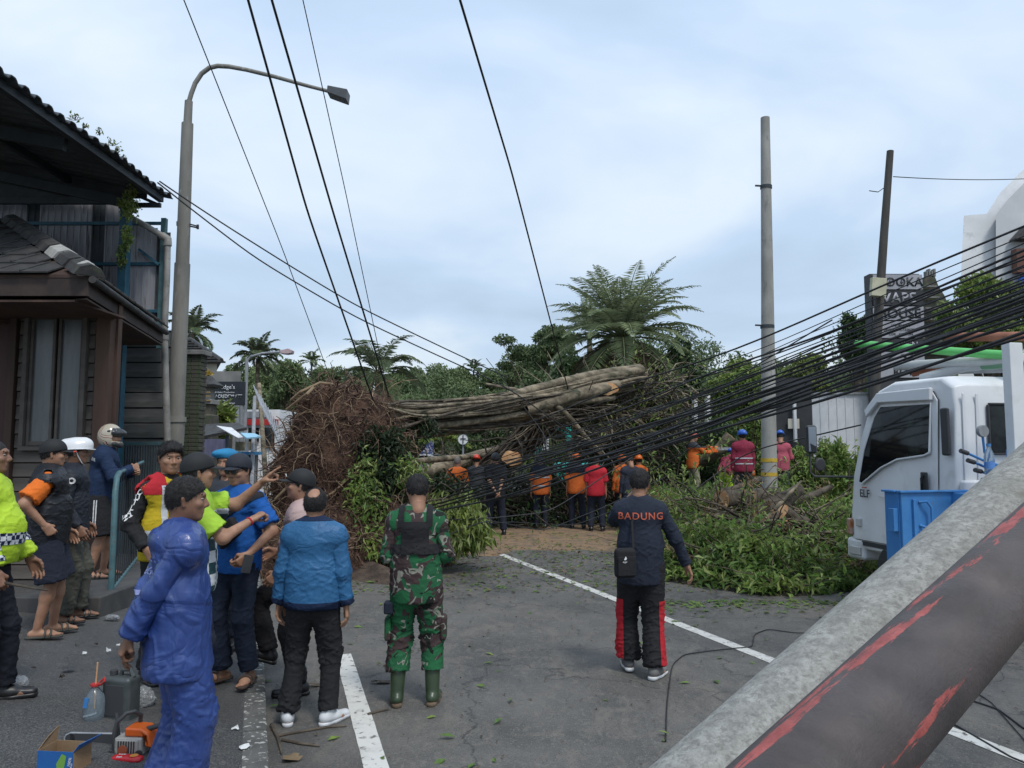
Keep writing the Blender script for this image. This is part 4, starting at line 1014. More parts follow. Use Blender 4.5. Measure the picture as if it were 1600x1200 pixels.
# ---------------------------------------------------------------- palms
def palm(label, cx, Y, cy_px, flen, nf, m, trunk_r=.16, group=None, seed=0, rise=(.1, 1.3), droop=.9, leaf=.45, base_z=0, dry=0, nl=46, lean=0, wl=.05, stiff=.5):
    r = np.random.default_rng(seed); c = W(cx, cy_px, Y); root = empty('palm_tree', (c.x+lean, Y, base_z), 0, label, 'palm', group)
    top = Vector((-lean, 0, c.z-base_z)); mb = MB(); pts = [Vector((0,0,-.2)).lerp(top, t)+Vector((0,0,0)) for t in np.linspace(0,1,9)]
    for i, p in enumerate(pts): p.x = -lean*(i/8)**1.6
    mb.tube(pts, [trunk_r*(1.15-.35*i/8) for i in range(9)], 10); mb.build('trunk', BARKG, root, smooth=True)
    def fronds(nf, rise, L_, mm, nm):
        PA = []; RR = []; LV = []; 
        for i in range(nf):
            az = 2*math.pi*(i*.618)+r.normal()*.15; el_ = rise[0]+(rise[1]-rise[0])*((i+.5)/nf)**.6+r.normal()*.08
            L = L_*r.uniform(.85,1.1); K = 12; d = np.array([math.cos(az)*math.cos(el_), math.sin(az)*math.cos(el_), math.sin(el_)]); p = np.array(top)+d*.12; path = [p]
            for k in range(1, K):
                d = d+np.array([0,0,-droop*(.35+k/K)/K*1.6]); d /= np.linalg.norm(d); p = p+d*L/(K-1); path.append(p)
            path = np.array(path); PA.append(path); RR.append(np.linspace(.03,.006,K)*(L_/3))
            T = np.linspace(.14, .99, nl); Q = np.stack([np.interp(T, np.linspace(0,1,K), path[:,j]) for j in range(3)],1)
            tg = np.gradient(Q, axis=0); tg /= np.linalg.norm(tg, axis=1, keepdims=True); sd_ = np.cross(tg, [0,0,1.]); sd_ /= np.linalg.norm(sd_, axis=1, keepdims=True)+1e-9; up_ = np.cross(sd_, tg)
            for s in (-1, 1):
                D = tg*stiff+sd_*s*1.0+up_*(.28)+r.normal(size=Q.shape)*.10; D[:,2] -= droop*.25
                l = leaf*np.sin(np.clip(T*1.02, 0, 1)*math.pi*.86+.32)*r.uniform(.85,1.1,nl)
                LV.append((Q, D, up_, l))
        V, F = tubes_np(np.array(PA), np.array(RR), 4); mesh_np(nm+'_stem', V, F, mm, root)
        C = np.concatenate([a[0] for a in LV]); D = np.concatenate([a[1] for a in LV]); U = np.concatenate([a[2] for a in LV]); l = np.concatenate([a[3] for a in LV])
        V, F = leaves_np(C, D, U, l, np.full(len(l), wl), .15, .18); mesh_np(nm, V, F, mm, root, smooth=False)
    fronds(nf, rise, flen, m, 'fronds')
    if dry: fronds(dry, (-1.2, -.25), flen*.8, DRYF, 'dry_fronds')
    return root
palm('large date palm with grey-green feathery fronds rising behind the fallen trunk', 972, 27, 528, 3.15, 58, PALML, .30, seed=11, rise=(-.5, 1.27), droop=.92, leaf=.60, dry=34, nl=50, wl=.042)
palm('drooping coconut palm on the skyline just right of the root plate', 590, 44, 585, 3.4, 24, COCO, .18, seed=5, rise=(-.5, 1.3), droop=1.5, leaf=.75, nl=44, wl=.075)
palm('coconut palm partly hidden by the tiled roof beside the lamp post', 300, 40, 519, 1.7, 18, COCO, .12, seed=8, rise=(-.3, 1.3), droop=1.2, leaf=.5, wl=.07)
palm('tall coconut palm above the black roadside billboard', 403, 42, 560, 1.55, 22, COCO, .13, seed=9, rise=(-.6, 1.35), droop=1.3, leaf=.5, wl=.07)
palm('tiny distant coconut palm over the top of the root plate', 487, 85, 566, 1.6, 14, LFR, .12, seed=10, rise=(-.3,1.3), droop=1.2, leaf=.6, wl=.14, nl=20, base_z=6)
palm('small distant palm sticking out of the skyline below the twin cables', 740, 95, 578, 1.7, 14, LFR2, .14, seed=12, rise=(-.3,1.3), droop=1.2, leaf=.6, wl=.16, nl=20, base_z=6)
palm('small palm with upright fronds left of the date palm crown', 921, 34, 520, 1.6, 16, PALML, .14, seed=14, rise=(.3,1.4), droop=.7, leaf=.4, nl=30)
palm('pale green young palm growing behind the round road sign', 692, 34, 692, 1.3, 14, LFL, .1, seed=15, rise=(.3,1.3), droop=1.1, leaf=.7, nl=20, wl=.16)
# ---------------------------------------------------------------- single trees
def tree(label, px, Y, top_px, halfw_px, m, seed, base_z=0, bottom_px=None, flat=False, n=5200, ls=(.16,.30), nb=13, dens=1, trunk=.2, ratio=.5, name='tree'):
    r = np.random.default_rng(seed); t = W(px, top_px, Y); bz = W(px, bottom_px, Y).z if bottom_px else base_z+(t.z-base_z)*.35
    hw = halfw_px/FP*Y; root = empty(name, (t.x, Y, base_z), 0, label, 'tree'); zt = t.z-base_z; zb_ = bz-base_z; bl = []
    for i in range(nb):
        u = r.uniform(-1,1); v_ = r.uniform(-1,1); 
        if flat: bl.append((u*hw*.8, v_*hw*.6, zt-(.06+.45*r.random()**1.6)*(zt-zb_), hw*r.uniform(.2,.36), hw*r.uniform(.2,.36), (zt-zb_)*r.uniform(.04,.08)))
        else: 
            k = r.random(); s_ = math.sqrt(max(.15, 1-abs(2*k-.9)**2)); bl.append((u*hw*.72*s_, v_*hw*.6*s_, zb_+(zt-zb_)*(.12+.74*k), hw*r.uniform(.26,.42), hw*r.uniform(.26,.42), (zt-zb_)*r.uniform(.12,.22)))
    P = blob_pts(int(n*dens), bl, seed, .5); D = r.normal(size=(len(P),3)); D[:,2] -= .3; U = r.normal(size=(len(P),3)); U[:,2] += 1.3; L = r.uniform(*ls, len(P))
    V, F = leaves_np(P, D, U, L, L*ratio); mesh_np('crown', V, F, m, root, smooth=False)
    mb = MB(); mb.tube([(0,0,-.2), (hw*.04,0,zb_*.6), (-hw*.03,0,zb_+(zt-zb_)*.3)], [trunk, trunk*.8, trunk*.5], 9)
    for b_ in bl:
        q = Vector((0,0,zb_*.75)); mb.tube([q, q.lerp(Vector(b_[:3]), .5)+Vector((0,0,-.05*zt)), Vector(b_[:3])], [trunk*.4, trunk*.22, trunk*.07], 5)
    mb.build('trunk', BARKD, root, smooth=True); return root
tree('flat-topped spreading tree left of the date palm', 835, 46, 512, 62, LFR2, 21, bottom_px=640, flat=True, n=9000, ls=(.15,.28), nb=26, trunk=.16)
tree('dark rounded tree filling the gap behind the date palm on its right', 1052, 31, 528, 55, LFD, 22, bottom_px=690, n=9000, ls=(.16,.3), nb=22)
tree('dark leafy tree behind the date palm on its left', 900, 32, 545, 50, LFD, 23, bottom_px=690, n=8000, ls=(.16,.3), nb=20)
tree('mid green tree in front of the grey wall left of the concrete pole', 1150, 27, 560, 52, LF, 24, bottom_px=700, n=9000, ls=(.14,.26), nb=20)
tree('bright leafed tree between the concrete pole and the vape sign', 1262, 26, 548, 48, LFL, 25, bottom_px=650, n=7000, ls=(.14,.26), nb=18)
tree('dark small tree peeping out left of the vape sign', 1336, 28, 470, 26, LFD, 26, bottom_px=570, n=4000, ls=(.14,.24), nb=12)
tree('bushy tree in front of the white gabled building', 1540, 24, 432, 75, LF, 27, bottom_px=560, n=12000, ls=(.14,.24), nb=26)
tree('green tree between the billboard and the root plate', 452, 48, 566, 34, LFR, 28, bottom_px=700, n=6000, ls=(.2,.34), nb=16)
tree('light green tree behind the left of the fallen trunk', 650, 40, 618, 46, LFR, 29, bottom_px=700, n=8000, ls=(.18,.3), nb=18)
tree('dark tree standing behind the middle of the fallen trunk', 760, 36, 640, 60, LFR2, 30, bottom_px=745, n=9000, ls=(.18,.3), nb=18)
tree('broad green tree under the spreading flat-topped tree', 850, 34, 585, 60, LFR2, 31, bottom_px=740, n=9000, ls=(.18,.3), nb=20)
# hedge and undergrowth on the right
def bush(label, px, Y, top_px, bot_px, hw_px, m, seed, n=2500, ls=(.1,.18), name='bush', dz=0):
    r = np.random.default_rng(seed); t = W(px, top_px, Y); bz = W(px, bot_px, Y).z; hw = hw_px/FP*Y; H = t.z-bz
    root = empty(name, (t.x, Y, bz), 0, label, 'bush'); bl = [(r.uniform(-.75,.75)*hw, r.uniform(-.5,.5)*hw, H*r.uniform(.2,.75), hw*r.uniform(.22,.4), hw*r.uniform(.22,.4), H*r.uniform(.2,.32)) for _ in range(10)]
    P = blob_pts(n, bl, seed, .3); D = r.normal(size=(n,3)); U = r.normal(size=(n,3)); U[:,2] += 1.2; L = r.uniform(*ls, n); V, F = leaves_np(P, D, U, L, L*.42); mesh_np('foliage', V, F, m, root, smooth=False)
    S_ = wob(14, 6, H*.16, np.zeros((14,3)), np.random.default_rng(seed).normal(size=(14,3))*.5+[0,0,1.], .15, seed); V, F = tubes_np(S_, np.full((14,6), .015), 4); mesh_np('stems', V, F, TWIG, root); return root
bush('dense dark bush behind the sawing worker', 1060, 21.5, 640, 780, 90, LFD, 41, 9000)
bush('tall green bush left of the concrete pole behind the helmets', 1160, 21, 610, 770, 60, LF, 42, 6500)
bush('green bush right of the concrete pole under the dark wall', 1265, 19.5, 660, 790, 70, LF, 43, 8000)
bush('leafy bush beside the truck mirror', 1325, 15.2, 690, 830, 40, LF, 44, 5000)
bush('low bright bush under the black billboard', 333, 23, 655, 690, 34, LFL, 45, 1800)
bush('spiky green plant beside the black billboard', 338, 21, 632, 668, 22, LFL, 46, 700, ls=(.3,.5))
bush('yellow-green bush behind the excavator boom', 858, 30, 690, 740, 40, LFL, 47, 2400)
# ---------------------------------------------------------------- the fallen tree
ft = empty('fallen_banyan_tree', G(520, 880), 0, 'uprooted banyan lying across the road with its brown root plate in the air', 'fallen tree')
FO = -Vector(ft.location)
def fpart(o): o.location = FO+Vector(o.location); return o
rc = W(505, 740, 12.6)
# earth core
prims = [el((-1.75,12.6,.35), (.8,.75,.75), .3), el((-2.6,12.5,.25), (1.2,.9,.70), .3), el((-2.95,12.9,1.25), (.72,.7,1.0), .3), el((-3.1,13.0,2.05), (.50,.6,.9), .3), el((-2.65,13.0,1.9), (.5,.6,.8), .3), el((-2.45,13.0,1.7), (.62,.6,1.0), .3), el((-3.45,12.1,.1), (.78,.8,.62), .3), el((-3.0,11.8,.0), (.9,.7,.5), .3), el((-3.35,12.9,.8), (.55,.6,.8), .3), el((-3.9,12.3,.05), (.6,.8,.42), .3), el((-3.42,12.9,1.2), (.45,.6,.6), .3)]
prims = [pr(p['a'], p['b'], p['r1'], p['r2'], .3, p['s']) for p in prims]
V, F = sdf_mesh(prims, .06); N = vnormals(V, F); V = V+N*(noise_np(V, 2.2, 5, 4)*.16+np.abs(noise_np(V, 9, 6, 2))*.06)[:,None]
fpart(mesh_np('root_plate', V, F, SOIL, ft)); core = (V, F, vnormals(V, F))
r = np.random.default_rng(33)
def from_core(n, out=.0, seed=0, zmin=-1):
    r = np.random.default_rng(seed); k = r.choice(np.nonzero((V[:,2] > max(zmin, .02)) & (core[2][:,1] < .5))[0], n); return V[k]+core[2][k]*out, core[2][k]
s0_, n0 = from_core(8200, -.02, 1); D = n0*.10+r.normal(size=n0.shape)*.8; D[:,2] -= .3
P = wob(8200, 8, r.uniform(.016,.045,8200), s0_, D, .34, 2, .09); Va, Fa = tubes_np(P, r.uniform(.002,.007,8200)[:,None]*np.linspace(1,.4,8), 3); fpart(mesh_np('fine_roots', Va, Fa, ROOTM, ft))['kind'] = 'stuff'
s0_, n0 = from_core(1900, 0, 3); D = n0*.2+r.normal(size=n0.shape)*.7
P = wob(1900, 10, r.uniform(.03,.07,1900), s0_, D, .30, 4, .06); Va, Fa = tubes_np(P, (.004+.016*r.random(1900)**2.5)[:,None]*np.linspace(1,.35,10), 4); fpart(mesh_np('roots', Va, Fa, pm('root_dark', (.055,.031,.022), (.135,.082,.058), scale=7, rough=.95), ft))['kind'] = 'stuff'
s0_, n0 = from_core(420, 0, 5, .3); D = n0*.35+r.normal(size=n0.shape)*.8
P = wob(420, 12, r.uniform(.03,.075,420), s0_, D, .26, 6, .03); Va, Fa = tubes_np(P, r.uniform(.004,.011,420)[:,None]*np.linspace(1,.35,12), 5); fpart(mesh_np('pale_roots', Va, Fa, ROOTL, ft))['kind'] = 'stuff'
for k, pts in enumerate(([(408,842,11.9),(440,815,11.8),(475,792,11.9),(520,770,12.1),(548,745,12.3)], [(430,780,12.0),(450,760,11.9),(480,752,12.0)], [(455,625,12.3),(470,612,12.2),(500,598,12.3),(520,600,12.3)], [(448,640,12.3),(480,615,12.1),(490,605,12.2)])):
    mb = MB(); mb.tube([W(*p) for p in pts], [.022,.024,.022,.018,.012][:len(pts)], 8); fpart(mb.build('long_root', ROOTL, ft, smooth=True))
# leafy creeper and green shoots at the right of the root plate
def wpts(n, blobs, seed, sh=.35): return blob_pts(n, [(*W(x, y, Y), rx, ry, rz) for x, y, Y, rx, ry, rz in blobs], seed, sh)
P = wpts(1500, [(590,700,12.6,.35,.4,.4), (600,760,12.4,.45,.4,.45), (585,820,12.2,.45,.4,.35), (630,790,12.6,.4,.4,.25), (560,850,12,.35,.35,.2), (620,845,12.1,.5,.4,.22), (700,770,13.4,.5,.4,.25), (655,668,13.6,.3,.3,.12), (600,700,12.5,.35,.3,.3)], 51)
fpart(leaf_cloud('creeper_foliage', P, LFC, (.08,.15), 8, .07, .5, ft, seed=52))['kind'] = 'stuff'
P = wpts(900, [(575,790,11.9,.3,.3,.4), (600,850,11.7,.4,.3,.2), (640,740,12.3,.3,.3,.2), (570,740,12.1,.2,.2,.3)], 53)
fpart(leaf_cloud('green_shoots', P[::3], LF, (.08,.14), 6, .07, .5, ft, seed=54))['kind'] = 'stuff'
# main trunk: a bundle of grown-together aerial roots
main = [W(*p) for p in ((585,652,12.8), (650,646,13.6), (740,636,15.0), (820,624,16.3), (900,608,17.6), (960,595,18.4), (1006,588,19.0))]
mr = [.15,.08,.065,.07,.10,.11,.12]
fpart(log('trunk', main, mr, BARKG, ft, seed=3, rough=.32, n=30, cuts=(), cutm=CUT))
def bundle(name, path, rad, n, r0, r1, m, seed, tw=1.4, K=34, loose=.25, sides=6):
    r = np.random.default_rng(seed); P = np.array([tuple(p) for p in path]); t = np.linspace(0,1,len(P)); T = np.linspace(0,1,K)
    Q = np.stack([np.interp(T, t, P[:,i]) for i in range(3)],1)
    for _ in range(3): Q[1:-1] = (Q[:-2]+2*Q[1:-1]+Q[2:])/4
    rr = np.interp(T, np.linspace(0,1,len(rad)), rad); out = []; rd = []
    for i in range(n):
        a0 = r.uniform(0, 2*math.pi); ph_ = a0+tw*r.normal()*T+.5*np.sin(T*r.uniform(4,11)+r.random()*6); off = rr*(1.0+loose*(r.random()*1.3-.3)+.12*np.sin(T*r.uniform(8,20)+r.random()*6))
        g = np.gradient(Q, axis=0); g /= np.linalg.norm(g, axis=1, keepdims=True); x = np.cross(g, [0,0,1.]); x /= np.linalg.norm(x, axis=1, keepdims=True); y = np.cross(x, g)
        path_ = Q+(x*np.cos(ph_)[:,None]+y*np.sin(ph_)[:,None])*off[:,None]
        a_, b_ = sorted(r.uniform(-.3, 1.3, 2)); a_ = max(0, a_); b_ = min(1, max(b_, a_+.35)); tt = np.linspace(a_, b_, K)
        out.append(np.stack([np.interp(tt, T, path_[:,j]) for j in range(3)],1)); q = r.uniform(r0, r1); rd.append(q*np.interp(np.linspace(0,1,K), [0,.1,.85,1], [.3,1,.8,.2]))
    V, F = tubes_np(np.array(out), np.array(rd), sides); o = mesh_np(name, V, F, m, ft); o['kind'] = 'stuff'; return fpart(o)
bundle('aerial_roots', main, [x*1.0+.03 for x in mr], 46, .018, .055, BARKG, 61, loose=.9, tw=1.3)
bundle('dark_aerial_roots', main, [x*1.1+.02 for x in mr], 60, .008, .03, BARKD, 62, loose=1.0)
low = [W(*p) for p in ((620,662,13.2), (700,662,14.5), (780,655,16), (860,645,17.2), (950,630,18.2))]
bundle('hanging_roots', low, [.05,.08,.14,.22,.2], 46, .008, .026, BARKD, 63, loose=1.2)
fpart(log('limb', [W(*p) for p in ((640,684,14.0), (700,676,15), (770,664,16.2), (860,640,17.4))], [.05,.06,.08,.11], BARKG, ft, seed=5, cuts=()))
diag = [W(*p) for p in ((980,606,19), (902,626,18.8), (848,656,18.6), (800,712,18.4), (745,740,18.2))]
fpart(log('limb', diag, [.18,.22,.22,.16,.10], BARKD, ft, seed=6, rough=.3, cuts=())); bundle('dark_aerial_roots', diag, [.20,.27,.30,.26,.18], 110, .01, .035, BARKD, 64, loose=.45)
d2 = [W(*p) for p in ((985,612,19.4), (955,655,19.2), (925,705,19.1))]
fpart(log('limb', d2, [.14,.2,.24], BARKG, ft, seed=7, rough=.3, cuts=()))
for pts, rd in (([(820,640,16.2),(870,625,16.9),(920,612,17.6),(965,602,18.1)], [.11,.14,.15,.13]), ([(880,600,17.2),(940,590,18.0),(1004,578,18.8)], [.07,.08,.11])):
    fpart(log('limb', [W(*p) for p in pts], rd, BARKG, ft, seed=8, cuts=()))
for k, (pts, rd) in enumerate((([(600,640,12.9),(660,634,14),(760,628,15.4),(840,606,16.6),(930,584,18),(1000,576,19)], [.10,.08,.07,.09,.10,.12]), ([(600,664,12.9),(700,664,14.4),(800,650,16),(880,634,17.2)], [.08,.06,.06,.09]), ([(700,660,14.6),(800,640,16.2),(900,628,17.4),(960,622,18)], [.05,.06,.08,.06]), ([(760,600,17.5),(820,612,17),(880,640,16.8),(930,700,17.5)], [.03,.05,.06,.05]))):
    fpart(log('limb', [W(*p) for p in pts], rd, BARKG, ft, seed=20+k, cuts=(), rough=.2))
# sawn faces towards the camera
def disc(px, py, Y, r, nrm, m, name='cut_face', parent=ft, f=fpart, squash=1, seed=0, th=.25):
    n = Vector(nrm).normalized(); q = n.to_track_quat('Z', 'Y').to_matrix(); rr = np.random.default_rng(seed); K = 22
    prof = [r*(1+.12*math.sin(2*t+seed)+.07*math.sin(5*t+seed*2)) for t in np.linspace(0, 2*math.pi, K, False)]
    c = W(px, py, Y); ring = [c+q @ Vector((prof[k]*math.cos(2*math.pi*k/K), prof[k]*squash*math.sin(2*math.pi*k/K), 0)) for k in range(K)]
    mb = MB(); mb.add([p for p in ring]+[c+(p-c)*.6+n*.01 for p in ring]+[c+n*.006], [(k, (k+1)%K, K+(k+1)%K, K+k) for k in range(K)]+[(K+k, K+(k+1)%K, 2*K) for k in range(K)]); o = mb.build(name, m, parent, smooth=False); f(o)
    mb = MB(); mb.add([p-n*.003 for p in ring]+[c+(p-c)*1.12-n*th for p in ring], [(k, (k+1)%K, K+(k+1)%K, K+k) for k in range(K)]); o = mb.build('stub', BARKG, parent, smooth=True); f(o)
disc(948, 608, 17.8, .25, (.1,-1,-.1), CUT, squash=.62, seed=1); disc(800, 716, 17.9, .21, (.0,-1,.15), CUT, squash=.9, seed=2)
disc(1006, 586, 19.0, .20, (1,-.5,.0), BARKG, squash=1.1, seed=3)
# tangle of broken branches round the trunk
r = np.random.default_rng(70)
def tangle(name, n, blobs, m, r0, r1, seed, step=(.10,.22), K=9, jit=.22, grav=.01, flat=.5, parent=ft, f=fpart):
    rr = np.random.default_rng(seed); S_ = wpts(n, blobs, seed, 0.0) ; D = rr.normal(size=(n,3)); D[:,2] *= flat
    P = wob(n, K, rr.uniform(*step, n), S_, D, jit, seed+1, grav); P[:,:,2] = np.maximum(P[:,:,2], .02)
    V, F = tubes_np(P, rr.uniform(r0, r1, n)[:,None]*np.linspace(1,.35,K), 5); o = mesh_np(name, V, F, m, parent); f(o); o['kind'] = 'stuff'; return P
TB = [(690,775,17.9,1.2,.5,.3), (780,790,18.8,1.3,.6,.3), (860,790,19.2,1.4,.6,.3), (950,780,19.6,1.6,.7,.4), (970,700,20.2,1.3,.8,.6), (885,765,20,.9,.6,.3), (740,752,18.9,1.1,.5,.3), (1020,650,20.5,1.0,.7,.6), (650,790,16.6,.7,.4,.3)]
P = tangle('broken_branches', 900, TB, BARKD, .008, .035, 71); tangle('broken_twigs', 1400, TB, TWIG, .004, .012, 72, step=(.06,.14))
P2 = P[::3].reshape(-1,3); P2 = P2[r.choice(len(P2), 1500)]
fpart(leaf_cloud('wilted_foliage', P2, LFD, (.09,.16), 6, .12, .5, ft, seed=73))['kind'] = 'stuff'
P = tangle('hanging_branches', 130, [(980,640,19.5,1.3,.6,.45), (1030,605,20,.9,.5,.45), (900,650,19,1.1,.5,.35)], BARKG, .012, .035, 74, step=(.12,.25), jit=.25, grav=.05)
fpart(leaf_cloud('wilted_foliage', P[::2].reshape(-1,3)[::2], LF, (.09,.15), 4, .15, .5, ft, seed=75))['kind'] = 'stuff'
tangle('limb_tangle', 110, [(840,650,18.2,.9,.5,.3), (900,640,18.8,1.1,.6,.3), (960,650,19.4,1.0,.6,.4)], BARKG, .010, .034, 110, step=(.14,.30), jit=.17)
tangle('limb_tangle', 130, [(820,670,18.6,.8,.5,.25), (930,660,19.6,1.2,.6,.3), (1000,620,19.6,1.0,.6,.5)], BARKD, .008, .028, 111, step=(.12,.24), jit=.2)
# logs lying near the root plate
for pts, rd, sd_ in (([(598,750,15.0),(655,742,17.2),(720,722,18.6),(780,704,19.4)], [.12,.15,.17,.14], 11), ([(600,768,14.6),(650,765,16.8),(700,752,17.8),(748,736,18.8)], [.11,.13,.13,.12], 12), ([(640,722,15.4),(700,716,17),(760,712,18.4)], [.06,.07,.05], 13)):
    fpart(log('fallen_limb', [W(*p) for p in pts], rd, BARKG, ft, seed=sd_, cuts=()))
# light green branch hanging beside the soldier's shoulder
P = wpts(420, [(725,800,11.8,.28,.3,.22), (735,830,11.7,.26,.3,.2), (705,840,11.6,.22,.3,.15), (690,800,12,.2,.2,.2)], 81)
o = leaf_cloud('drooping_branch_leaves', P, LFL, (.12,.20), 7, .07, 1.6, None, .30, 82); tag(o, 'drooping spray of light green leaves low beside the soldier', 'branch')
S_ = wob(26, 9, .09, np.tile(np.array(W(715,775,12)), (26,1)), np.random.default_rng(5).normal(size=(26,3))*.5+[0,0,-.4], .12, 83); V1, F1 = tubes_np(S_, np.full((26,9), .009), 4); mesh_np('twigs', V1, F1, TWIG, o)
# ---------------------------------------------------------------- heap of cut branches on the right
def heap_h(X, Y):
    "height of the heap: inside a long bank that starts near the road"
    front = 9.75+.38*(X-2.1)*0+np.where(X < 3.0, (3.0-X)*.9, 0)+.12*np.sin(X*3.1)
    d = np.clip((Y-front)/1.6, 0, 1); dl = np.clip((X-1.75-.10*(Y-11))/.9, 0, 1); dr = np.clip((7.8+.1*Y-X)/1.0, 0, 1); db = np.clip((23-Y)/2, 0, 1)
    return (d*d*(3-2*d))*dl*dr*db*(.56+.16*np.sin(X*2.2+1)+.12*np.sin(Y*1.7+X)-.24*np.exp(-((X-4.2)/1.1)**2-((Y-12.3)/.9)**2))
def hp_fn(U, T): return np.stack([U, T, heap_h(U, T)*.82-.02], -1)
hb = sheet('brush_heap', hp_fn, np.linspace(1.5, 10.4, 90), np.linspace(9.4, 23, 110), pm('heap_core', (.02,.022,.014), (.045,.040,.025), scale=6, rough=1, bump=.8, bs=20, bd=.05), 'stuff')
r = np.random.default_rng(90); n = 15000
X = 1.6+8.6*r.random(n)**1.0; Y = 9.5+9.5*r.random(n)**1.35; h = heap_h(X, Y); k = (h > .04) & (X/Y < .62); X, Y, h = X[k], Y[k], h[k]
P = np.stack([X, Y, h*(.75+.42*r.random(len(X)))+.02], 1)
n = len(P); per = 6; C = np.repeat(P, per, 0)+r.normal(size=(n*per,3))*[.08,.08,.045]; base = r.normal(size=(n,3))*[1,1,.45]+[-.2,-.5,-.15]; D = np.repeat(base, per, 0)*.6+r.normal(size=(n*per,3))*.6; U = r.normal(size=(n*per,3))*.45+[0,-.2,1]
C[:,2] = np.maximum(C[:,2], .015); L = r.uniform(.06,.18,n*per); Va, Fa = leaves_np(C, D, U, L, L*.36, .2, .25)
sel = noise_np(C, 1.1, 5, 2) > .25
Fk = Fa.reshape(4, -1, 3)
for nm, ms, mm in (('cut_foliage', ~sel, LF), ('cut_foliage_pale', sel, LFL)):
    f_ = Fk[:, ms].reshape(-1,3); o = mesh_np(nm, Va, f_, mm, smooth=False); o['kind'] = 'stuff'
k = r.choice(n, 420); S_ = wob(420, 9, r.uniform(.09,.20,420), P[k], r.normal(size=(420,3))*[1,1,.35]+[0,0,.18], .13, 91); V1, F1 = tubes_np(S_, r.uniform(.005,.014,420)[:,None]*np.linspace(1,.4,9), 5); o = mesh_np('cut_twigs', V1, F1, TWIG); o['kind'] = 'stuff'
tips = S_[:260, 3:].reshape(-1,3); o = leaf_cloud('protruding_leaves', tips, LF, (.09,.17), 5, .06, .3, None, .34, 97); o['kind'] = 'stuff'
tips = S_[260:330, 3:].reshape(-1,3); o = leaf_cloud('withered_leaves', tips, pm('withered', (.16,.10,.05), (.26,.18,.09), scale=3), (.07,.13), 5, .07, .3, None, .36, 98); o['kind'] = 'stuff'
# scattered leaves and twigs on the road, thick near the heap and the tree
n = 2600; r = np.random.default_rng(95)
T = r.uniform(10, 17, n); X = r.uniform(-2.2, 5.5, n); front = 9.2+np.abs(r.normal(size=n))*.0
C = np.stack([X, T+0, np.full(n, .012)], 1)
n2 = 500; C2 = np.stack([r.uniform(1.6,5.5,n2), 9.5-np.abs(r.normal(size=n2))*.35, np.full(n2,.012)],1); n3 = 90; C3 = np.stack([r.uniform(-2.4,4,n3), r.uniform(4.2,10,n3), np.full(n3,.012)],1); k3 = C3[:,0] > KX(C3[:,1])+.1
C = np.concatenate([C, C2, C3[k3]]); n = len(C); D = r.normal(size=(n,3))*[1,1,.12]; U = np.tile([0,0,1.], (n,1))+r.normal(size=(n,3))*.15; L = r.uniform(.05,.12,n); Va, Fa = leaves_np(C, D, U, L, L*.4, .15, .05)
o = mesh_np('scattered_leaves', Va, Fa, LF, smooth=False); o['kind'] = 'stuff'
for nm, n, x0, x1, y0, y1, m_, l0, l1 in (('dead_leaves', 1500, -2.6, 4.2, 9.6, 15, pm('dead_leaf', (.09,.06,.035), (.17,.12,.07), scale=6), .03, .09), ('bark_chips', 700, -2.3, 4.5, 4.2, 10.5, pm('bark_chip', (.05,.038,.028), (.12,.09,.06), scale=6), .012, .04)):
    r = np.random.default_rng(n); C = np.stack([r.uniform(x0, x1, n), y0+(y1-y0)*r.random(n)**.7, np.full(n, .011)], 1); C = C[C[:,0] > KX(C[:,1])+.15]; n = len(C)
    D = r.normal(size=(n,3))*[1,1,.15]; U = np.tile([0,0,1.], (n,1))+r.normal(size=(n,3))*.2; L = r.uniform(l0, l1, n); Va, Fa = leaves_np(C, D, U, L, L*.5, .2, .02); o = mesh_np(nm, Va, Fa, m_, smooth=False); o['kind'] = 'stuff'
# debris on the carriageway behind the workers: sawdust and trampled soil
def deb_fn(U, T): 
    w = np.clip((T-13.4-.35*np.sin(U*1.7)-.2*np.sin(U*4.1))/.7, 0, 1)*np.clip((19.5-T)/1.5, 0, 1)
    return np.stack([U, T, -.02+w*(.032+.012*np.sin(U*5+T*3))], -1)
sheet('sawdust', deb_fn, np.linspace(-2.6, 3.3, 90), np.linspace(13, 20, 80), SAW, 'stuff')
def soil_fn(U, T):
    x = KX(T)+U; w = np.clip((T-10.9-.5*np.sin(U*2.3))/.8, 0, 1)*np.clip((2.6-U)/.8, 0, 1)*np.clip((U+1.3)/.6, 0, 1)
    return np.stack([x, T, -.02+w*(.16+.05*np.sin(U*7+T*4))], -1)
sheet('soil_spill', soil_fn, np.linspace(-1.5, 2.8, 60), np.linspace(10.2, 15, 60), pm('road_soil', (.045,.03,.022), (.10,.07,.05), scale=5, rough=1, bump=1, bs=25, bd=.03), 'stuff')
S_ = tangle('broken_brushwood', 120, [(1150,812,12.4,.5,.3,.12), (1210,835,11.8,.5,.3,.12), (1110,800,13,.4,.3,.1), (1260,820,12.4,.5,.3,.12), (1300,870,11,.4,.3,.12), (1180,870,11,.5,.3,.1)], BARKD, .008, .026, 101, step=(.07,.15), jit=.16, parent=None, f=lambda o: o)
S_ = tangle('pale_brushwood', 80, [(1170,820,12.3,.6,.3,.12), (1250,800,12.8,.5,.3,.12), (1300,845,11.6,.4,.3,.12), (1120,790,13.2,.5,.3,.12)], BARKG, .006, .02, 102, step=(.08,.18), jit=.14, parent=None, f=lambda o: o)
